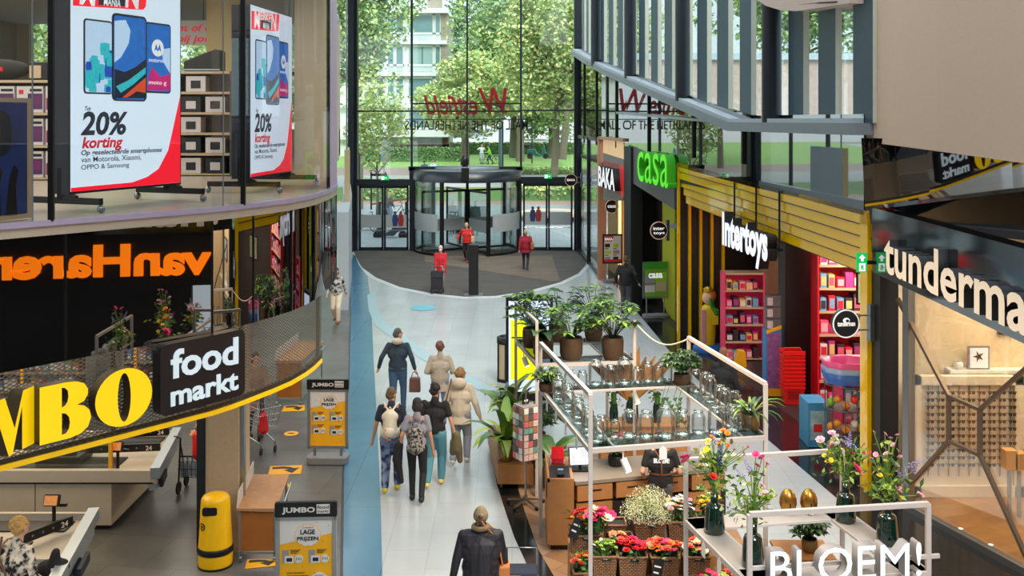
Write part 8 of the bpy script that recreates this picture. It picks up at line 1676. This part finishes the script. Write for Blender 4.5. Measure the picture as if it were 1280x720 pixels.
p7_ = person('elderly woman with pinned grey hair in a black quilted jacket at the bottom edge', FP(601, 11.75), 92, 1.6, ('jacket', (44, 38, 46)), ('jeans', (50, 52, 64)), (40, 38, 40), ('bun', (140, 122, 92)), L=(-.36, .0, .84), R_=(.32, .16, .86), stride=.1, wide=1.3, v=.011, tex=tilemat('quilted_black', (46, 42, 50), (42, 38, 46), (22, 20, 26), .09, .09, .6, .006, R(45), .4, .0))
ob('fur_collar', MB().tube([(.085 * math.cos(a * .449), .02 + .08 * math.sin(a * .449), 1.4) for a in range(15)], .03, 8), cmat((120, 100, 74), noise=.4), p7_, local=True); ob('hair_clip', MB().ell((.0, -.09, 1.56), (.03, .03, .02), 8, 6), mat('clip_brown', (90, 44, 34), .4), p7_, local=True)
side_bag(p7_, (200, 120, 56), 'orange leather bag at the side of the elderly woman', .2, .2, 1, .84, True, .1)
wk = thing('shopping_trolley_bag', 'dark blue wheeled shopping bag with red trim pushed by the elderly woman', 'shopping trolley', (.12, 12.1, 0)); ob('bag', MB().prism([(-.17, .1), (.17, .1), (.19, .78), (-.19, .78)], (.12, 12.25, 0), (1, 0, 0), (0, 0, 1), (0, -1, 0), 0, .3), cmat((38, 42, 62)), wk, bevel=.03); ob('red_trim', MB().box(-.06, .1, 11.93, 11.945, .7, .76), M_jr, wk); ob('handle', MB().tube([(-.06, 12.28, .2), (-.06, 12.28, .95), (.3, 12.28, .95), (.3, 12.28, .2)], .012, 6), M_steel, wk)
for x in (-.08, .32): ob('wheel', MB().tube([(x - .02, 12.2, .085), (x + .02, 12.2, .085)], .075, 14), M_black, wk)
ob('side_pocket', MB().box(.3, .32, 11.98, 12.2, .2, .65), tiedye('pocket_pattern', (40, 40, 46), (214, 210, 206), 14), wk)
p8_ = person('white haired woman in a long red coat and face mask pushing a shopper cart', FP(551, 36.3), 268, 1.62, ('coat', (196, 30, 44)), ('slim', (150, 136, 130)), (60, 56, 60), ('short', (226, 214, 196)), L=(-.16, .28, .9), R_=(.16, .28, .9), stride=.12, mask=True, hem=.68, v=.018, wide=1.1)
wc = thing('shopper_cart', 'black wheeled shopper cart in front of the woman in the long red coat', 'shopping trolley', (-2.66, 35.7, 0)); ob('bag', MB().prism([(-.2, .16), (.2, .16), (.22, .8), (-.22, .8)], (-2.68, 35.9, 0), (1, 0, 0), (0, 0, 1), (0, -1, 0), 0, .32), cmat((34, 34, 38)), wc, bevel=.03); ob('frame', MB().tube([(-2.86, 35.92, .12), (-2.86, 35.96, .95), (-2.5, 35.96, .95), (-2.5, 35.92, .12)], .015, 6), M_steel, wc); ob('flap', MB().box(-2.88, -2.48, 35.56, 35.58, .6, .82), cmat((44, 44, 50)), wc)
for x, y in ((-2.9, 35.9), (-2.46, 35.9), (-2.85, 35.55), (-2.5, 35.55)): ob('wheel', MB().tube([(x - .02, y, .1), (x + .02, y, .1)], .085, 14), M_black, wc)
p9_ = person('blond person in a short red jacket and black trousers leaving the revolving door', FP(583.5, 43.6), 262, 1.7, ('jacket', (206, 44, 36)), ('slim', (28, 26, 30)), (130, 30, 30), ('short', (206, 170, 110)), L=(-.3, .1, .9), R_=(.42, .1, 1.0), stride=.2, v=.018, wide=1.05)
side_bag(p9_, (214, 190, 150), 'cream shoulder bag of the person in the short red jacket', .26, .26, -1, 1.0)
p10_ = person('woman in a dark red coat walking toward the right entrance doors', FP(657, 41.3), 86, 1.64, ('coat', (150, 24, 42)), ('slim', (44, 48, 62)), (36, 34, 38), ('short', (196, 170, 124)), stride=.17, v=.018, hem=.74, wide=1.15)
side_bag(p10_, (166, 96, 66), 'brown shoulder bag of the woman in the dark red coat', .34, .28, 1, 1.0)
person('man in a black jacket and grey trousers standing before the home shop', FP(782, 32.0), 75, 1.82, ('jacket', (26, 24, 26)), ('jeans', (70, 70, 74)), (30, 28, 28), ('short', (92, 66, 50)), L=(-.3, .04, .9), R_=(.4, -.05, .95), stride=.03, wide=1.08, v=.017)
person('woman in wide cream trousers and a patterned top beside the left hall wall', FP(421, 30.6), 265, 1.66, ('long', (60, 56, 56)), ('wide', (222, 206, 180)), (150, 84, 50), ('bob', (80, 60, 44)), stride=.16, v=.018, tex=tiedye('top_pattern', (30, 30, 34), (190, 186, 180), 9))
p13_ = person('kiosk clerk in a black printed t-shirt with her back turned at the flower counter', (2.16, 14.52, .014), 86, 1.66, ('tee', (24, 24, 28)), ('slim', (96, 96, 104)), (40, 40, 40), ('bun', (52, 40, 34)), L=(-.24, .2, .98), R_=(.24, .24, 1.02), stride=.02, v=.011, wide=1.05)
lettering('shirt_print', 'BLOEM!', WM[p13_.name] @ Vector((-.11, -.118, 1.25)), WM[p13_.name].to_3x3() @ Vector((1, 0, 0)), Vector((0, 0, 1)), .09, M_twhite, p13_, .004, .02, width=.22, off=.012)
ob('apron_strap', MB().tube([(-.1, -.1, 1.43), (.0, -.15, 1.28), (.0, -.155, 1.1)], .012, 6).tube([(.1, -.1, 1.43), (.0, -.15, 1.28)], .012, 6), mat('strap_leather', (112, 72, 48), .5), p13_, local=True); ob('apron_belt', MB().lathe([(.178, 1.06), (.182, 1.09)], (0, .03, 0), 24, ax=1.0, ay=.84), MATS['strap_leather'], p13_, local=True)
p14_ = person('blond shopper in a black and cream leopard print blouse at the near checkout', (-5.62, 11.3, .014), 62, 1.66, ('long', (40, 34, 34)), ('slim', (36, 36, 42)), (40, 36, 36), ('curly', (206, 160, 92)), L=(-.3, .2, .95), R_=(.3, .22, .95), stride=.03, v=.011, wide=1.15, tex=tiedye('leopard_print', (24, 20, 22), (222, 206, 186), 13))
ob('bag_strap', MB().tube([(-.14, -.06, 1.47), (-.05, -.16, 1.3), (.1, -.17, 1.1), (.2, -.1, .95)], .014, 6), mat('strap_leather', (112, 72, 48), .5), p14_, local=True)
bg = thing('shopping_bag', 'black folded shopping bag standing in the checkout well beside the blond shopper', 'bag', (-5.42, 11.75, .7)); remeshed('bag', MB().cap((-5.5, 11.8, .9), (-5.3, 11.75, .95), .11, .1).cap((-5.48, 11.8, .78), (-5.32, 11.8, .78), .12, .12).cap((-5.4, 11.75, .9), (-5.36, 11.75, 1.12), .09, .05), cmat((24, 24, 28), .4), .014, 2, bg, True); ob('label_strip', MB().box(-5.36, -5.3, 11.62, 11.64, .75, .98), M_pw, bg); ob('base', MB().box(-5.5, -5.3, 11.7, 11.9, .012, .72), M_black, bg)
person('person in a black jacket with reddish hair on the dark floor before the toy shop', FP(903, 19.3), 60, 1.76, ('jacket', (26, 26, 28)), ('jeans', (40, 40, 46)), (30, 30, 30), ('short', (130, 88, 60)), stride=.08, wide=1.12, v=.014)
p16_ = person('shopper in a teal top leaning on a walker at the second checkout', (-5.0, 17.25, .014), 200, 1.66, ('long', (30, 104, 120)), ('jeans', (36, 38, 48)), (30, 30, 34), ('short', (140, 130, 120)), L=(-.5, .5, 1.02), R_=(.25, .35, .95), stride=.06, lean=.1)
rl = thing('walker', 'black walker with a basket of water bottles beside the second checkout', 'walker', (-5.3, 16.75, 0)); mb = MB(); x0, x1, y0, y1 = -5.52, -5.08, 16.55, 16.95
for x in (x0, x1): mb.tube([(x, y0, .12), (x, y0 + .1, .9), (x - .05, y0 - .05, .98)], .015, 6); mb.tube([(x, y1, .12), (x, y0 + .1, .8)], .015, 6)
mb.tube([(x0, y0 + .1, .6), (x1, y0 + .1, .6)], .015, 6); ob('frame', mb, M_black, rl); bk = MB()
for k in range(7): bk.bar((x0 + .03 + k * .065, y0 - .04, .3), (x0 + .03 + k * .065, y0 - .04, .56), .008, .008)
for z in (.3, .43, .56): bk.bar((x0, y0 - .04, z), (x1, y0 - .04, z), .008, .008)
ob('basket', bk, M_black, rl)
for x in (x0, x1):
    for y in (y0, y1): wheel((x, y, .11), .085, .022, rl, axis='x')
for k in range(5):
    q = thing('water_bottle', '%s clear water bottle from the left in the walker basket' % ORD[k], 'bottle', (x0 + .06 + k * .08, y0 + .02, .3), 0, 'water bottles in the walker'); c = (x0 + .06 + k * .08, y0 + .03, .3); ob('body', MB().lathe([(.036, 0), (.038, .2), (.014, .26), (.014, .29)], c, 12, cap0=True), mat('bottle_blue', (150, 176, 206), .15, coat=1), q); ob('cap', MB().lathe([(.016, .285), (.016, .305), (.001, .306)], c, 10), mat('cap_blue', (40, 80, 170), .4), q)
q = thing('red_bag', 'bright red shopping bag hanging on the walker at the second checkout', 'bag', (-5.2, 16.7, .95)); remeshed('bag', MB().cap((-5.22, 16.62, .95), (-5.18, 16.62, .66), .09, .13), cmat((214, 26, 28), .5), .014, 2, q, True); ob('handle', MB().tube([(-5.25, 16.62, 1.0), (-5.2, 16.62, 1.12), (-5.15, 16.62, 1.0)], .01, 6), cmat((214, 26, 28), .5), q)
person('dark haired shopper behind the metal mesh pushing a wire cart', (-5.05, 19.6, .014), 300, 1.62, ('coat', (150, 120, 108)), ('slim', (40, 40, 46)), (60, 40, 34), ('bob', (30, 24, 24)), L=(-.2, .36, .98), R_=(.2, .36, .98), stride=.08)
cart = thing('shopping_cart', 'silver wire shopping cart beyond the concrete column', 'shopping cart', (-4.75, 18.8, 0)); Mc = Matrix.Translation((-4.78, 18.85, 0)) @ Matrix.Rotation(R(-50), 4, 'Z'); mb = MB(); tp = lambda *a: Mc @ Vector(a)
for z, w, l in ((.5, .2, .36), (.62, .22, .4), (.74, .24, .44), (.88, .26, .48)):
    c4 = [tp(-l, -w, z), tp(l, -w * .85, z), tp(l, w * .85, z), tp(-l, w, z)]
    for a, b in zip(c4, c4[1:] + c4[:1]): mb.tube([a, b], .006, 5)
for k in range(9):
    f = -1 + k * .25
    for s in (-1, 1): mb.tube([tp(f * .36, s * .2, .5), tp(f * .48, s * .25, .88)], .004, 4)
for k in range(5): f = -1 + k * .5; mb.tube([tp(.36, f * .17, .5), tp(.48, f * .22, .88)], .004, 4); mb.tube([tp(-.36, f * .2, .5), tp(.36, f * .18, .5)], .004, 4)
ob('basket', mb, M_chrome, cart); ob('chassis', MB().tube([tp(-.48, -.2, .95), tp(-.4, -.2, .3), tp(.42, -.14, .2)], .014, 6).tube([tp(-.48, .2, .95), tp(-.4, .2, .3), tp(.42, .14, .2)], .014, 6), M_chrome, cart); ob('push_bar', MB().tube([tp(-.5, -.24, .98), tp(-.5, .24, .98)], .018, 8), mat('push_yellow', (240, 190, 20), .4), cart)
for x, y in ((-.38, -.2), (-.38, .2), (.4, -.14), (.4, .14)): q = tp(x, y, .075); ob('wheel', MB().tube([q - Vector((.018, 0, 0)), q + Vector((.018, 0, 0))], .062, 14), M_tyre, cart); ob('fork', MB().bar(q, q + Vector((0, 0, .16)), .03, .02), M_chrome, cart)
q = thing('red_bag', 'red cloth bag hanging on the wire shopping cart', 'bag', (-4.62, 18.62, .7)); remeshed('bag', MB().cap((-4.6, 18.5, .72), (-4.6, 18.5, .48), .07, .1), cmat((200, 26, 40)), .014, 2, q, True); ob('handle', MB().tube([(-4.64, 18.5, .76), (-4.6, 18.5, .88), (-4.56, 18.5, .76)], .008, 5), cmat((200, 26, 40)), q)
# people beyond the glass
def op_(label, px, Y, face, h, top, legs, hair, **kw): kw.setdefault('v', .024); return person(label, ((px - 640) / FPX * Y, Y, GZ(Y) + .004), face, h, top, legs, (50, 46, 44), hair, low=True, **kw)
op_('blond cyclist in a grey top standing with a bicycle outside the left doors', 486, 56.6, 60, 1.72, ('long', (84, 88, 96)), ('jeans', (150, 160, 180)), ('long', (214, 184, 120)), stride=.05)
op_('dark haired pedestrian in a blue patterned shirt beyond the revolving door', 530.5, 75, 100, 1.72, ('tee', (60, 80, 120)), ('jeans', (60, 70, 90)), ('short', (60, 48, 40)))
op_('pedestrian in a pale blue shirt beyond the revolving door', 541.5, 75.2, 95, 1.74, ('tee', (176, 196, 216)), ('jeans', (70, 80, 96)), ('short', (150, 120, 84)))
op_('bystander in a white t-shirt and grey trousers on the cycle path', 602, 89.6, 290, 1.78, ('tee', (206, 220, 222)), ('jeans', (170, 174, 180)), ('short', (120, 96, 76)), L=(-.2, .2, 1.3), R_=(.35, .3, 1.25), stride=.02)
op_('cyclist in a bright green jacket on the cycle path', 613.5, 89.3, 180, 1.66, ('jacket', (120, 196, 50)), ('slim', (50, 54, 60)), ('short', (80, 70, 64)), L=(-.2, .45, 1.1), R_=(.2, .45, 1.1), lean=.12)
op_('man in a black coat over a white shirt behind the revolving door glass', 565.5, 53.2, 265, 1.76, ('jacket', (40, 40, 44)), ('jeans', (50, 52, 60)), ('short', (150, 136, 120)), stride=.15)
op_('red haired visitor in pale clothes passing through the revolving door', 573.5, 49.0, 262, 1.5, ('long', (176, 166, 160)), ('jeans', (150, 156, 168)), ('bob', (150, 70, 44)), stride=.12)
op_('person in a dark green jacket with a teal bag behind the revolving door', 594, 52.6, 280, 1.78, ('jacket', (52, 84, 80)), ('slim', (50, 54, 60)), ('short', (90, 80, 70)), stride=.1)
op_('person in a black jacket seen through the right curved door glass', 637, 52.4, 95, 1.7, ('jacket', (40, 44, 52)), ('slim', (44, 46, 52)), ('short', (40, 36, 34)), stride=.1)
for o in bpy.data.objects:
    if '_wr' in o: del o['_wr']
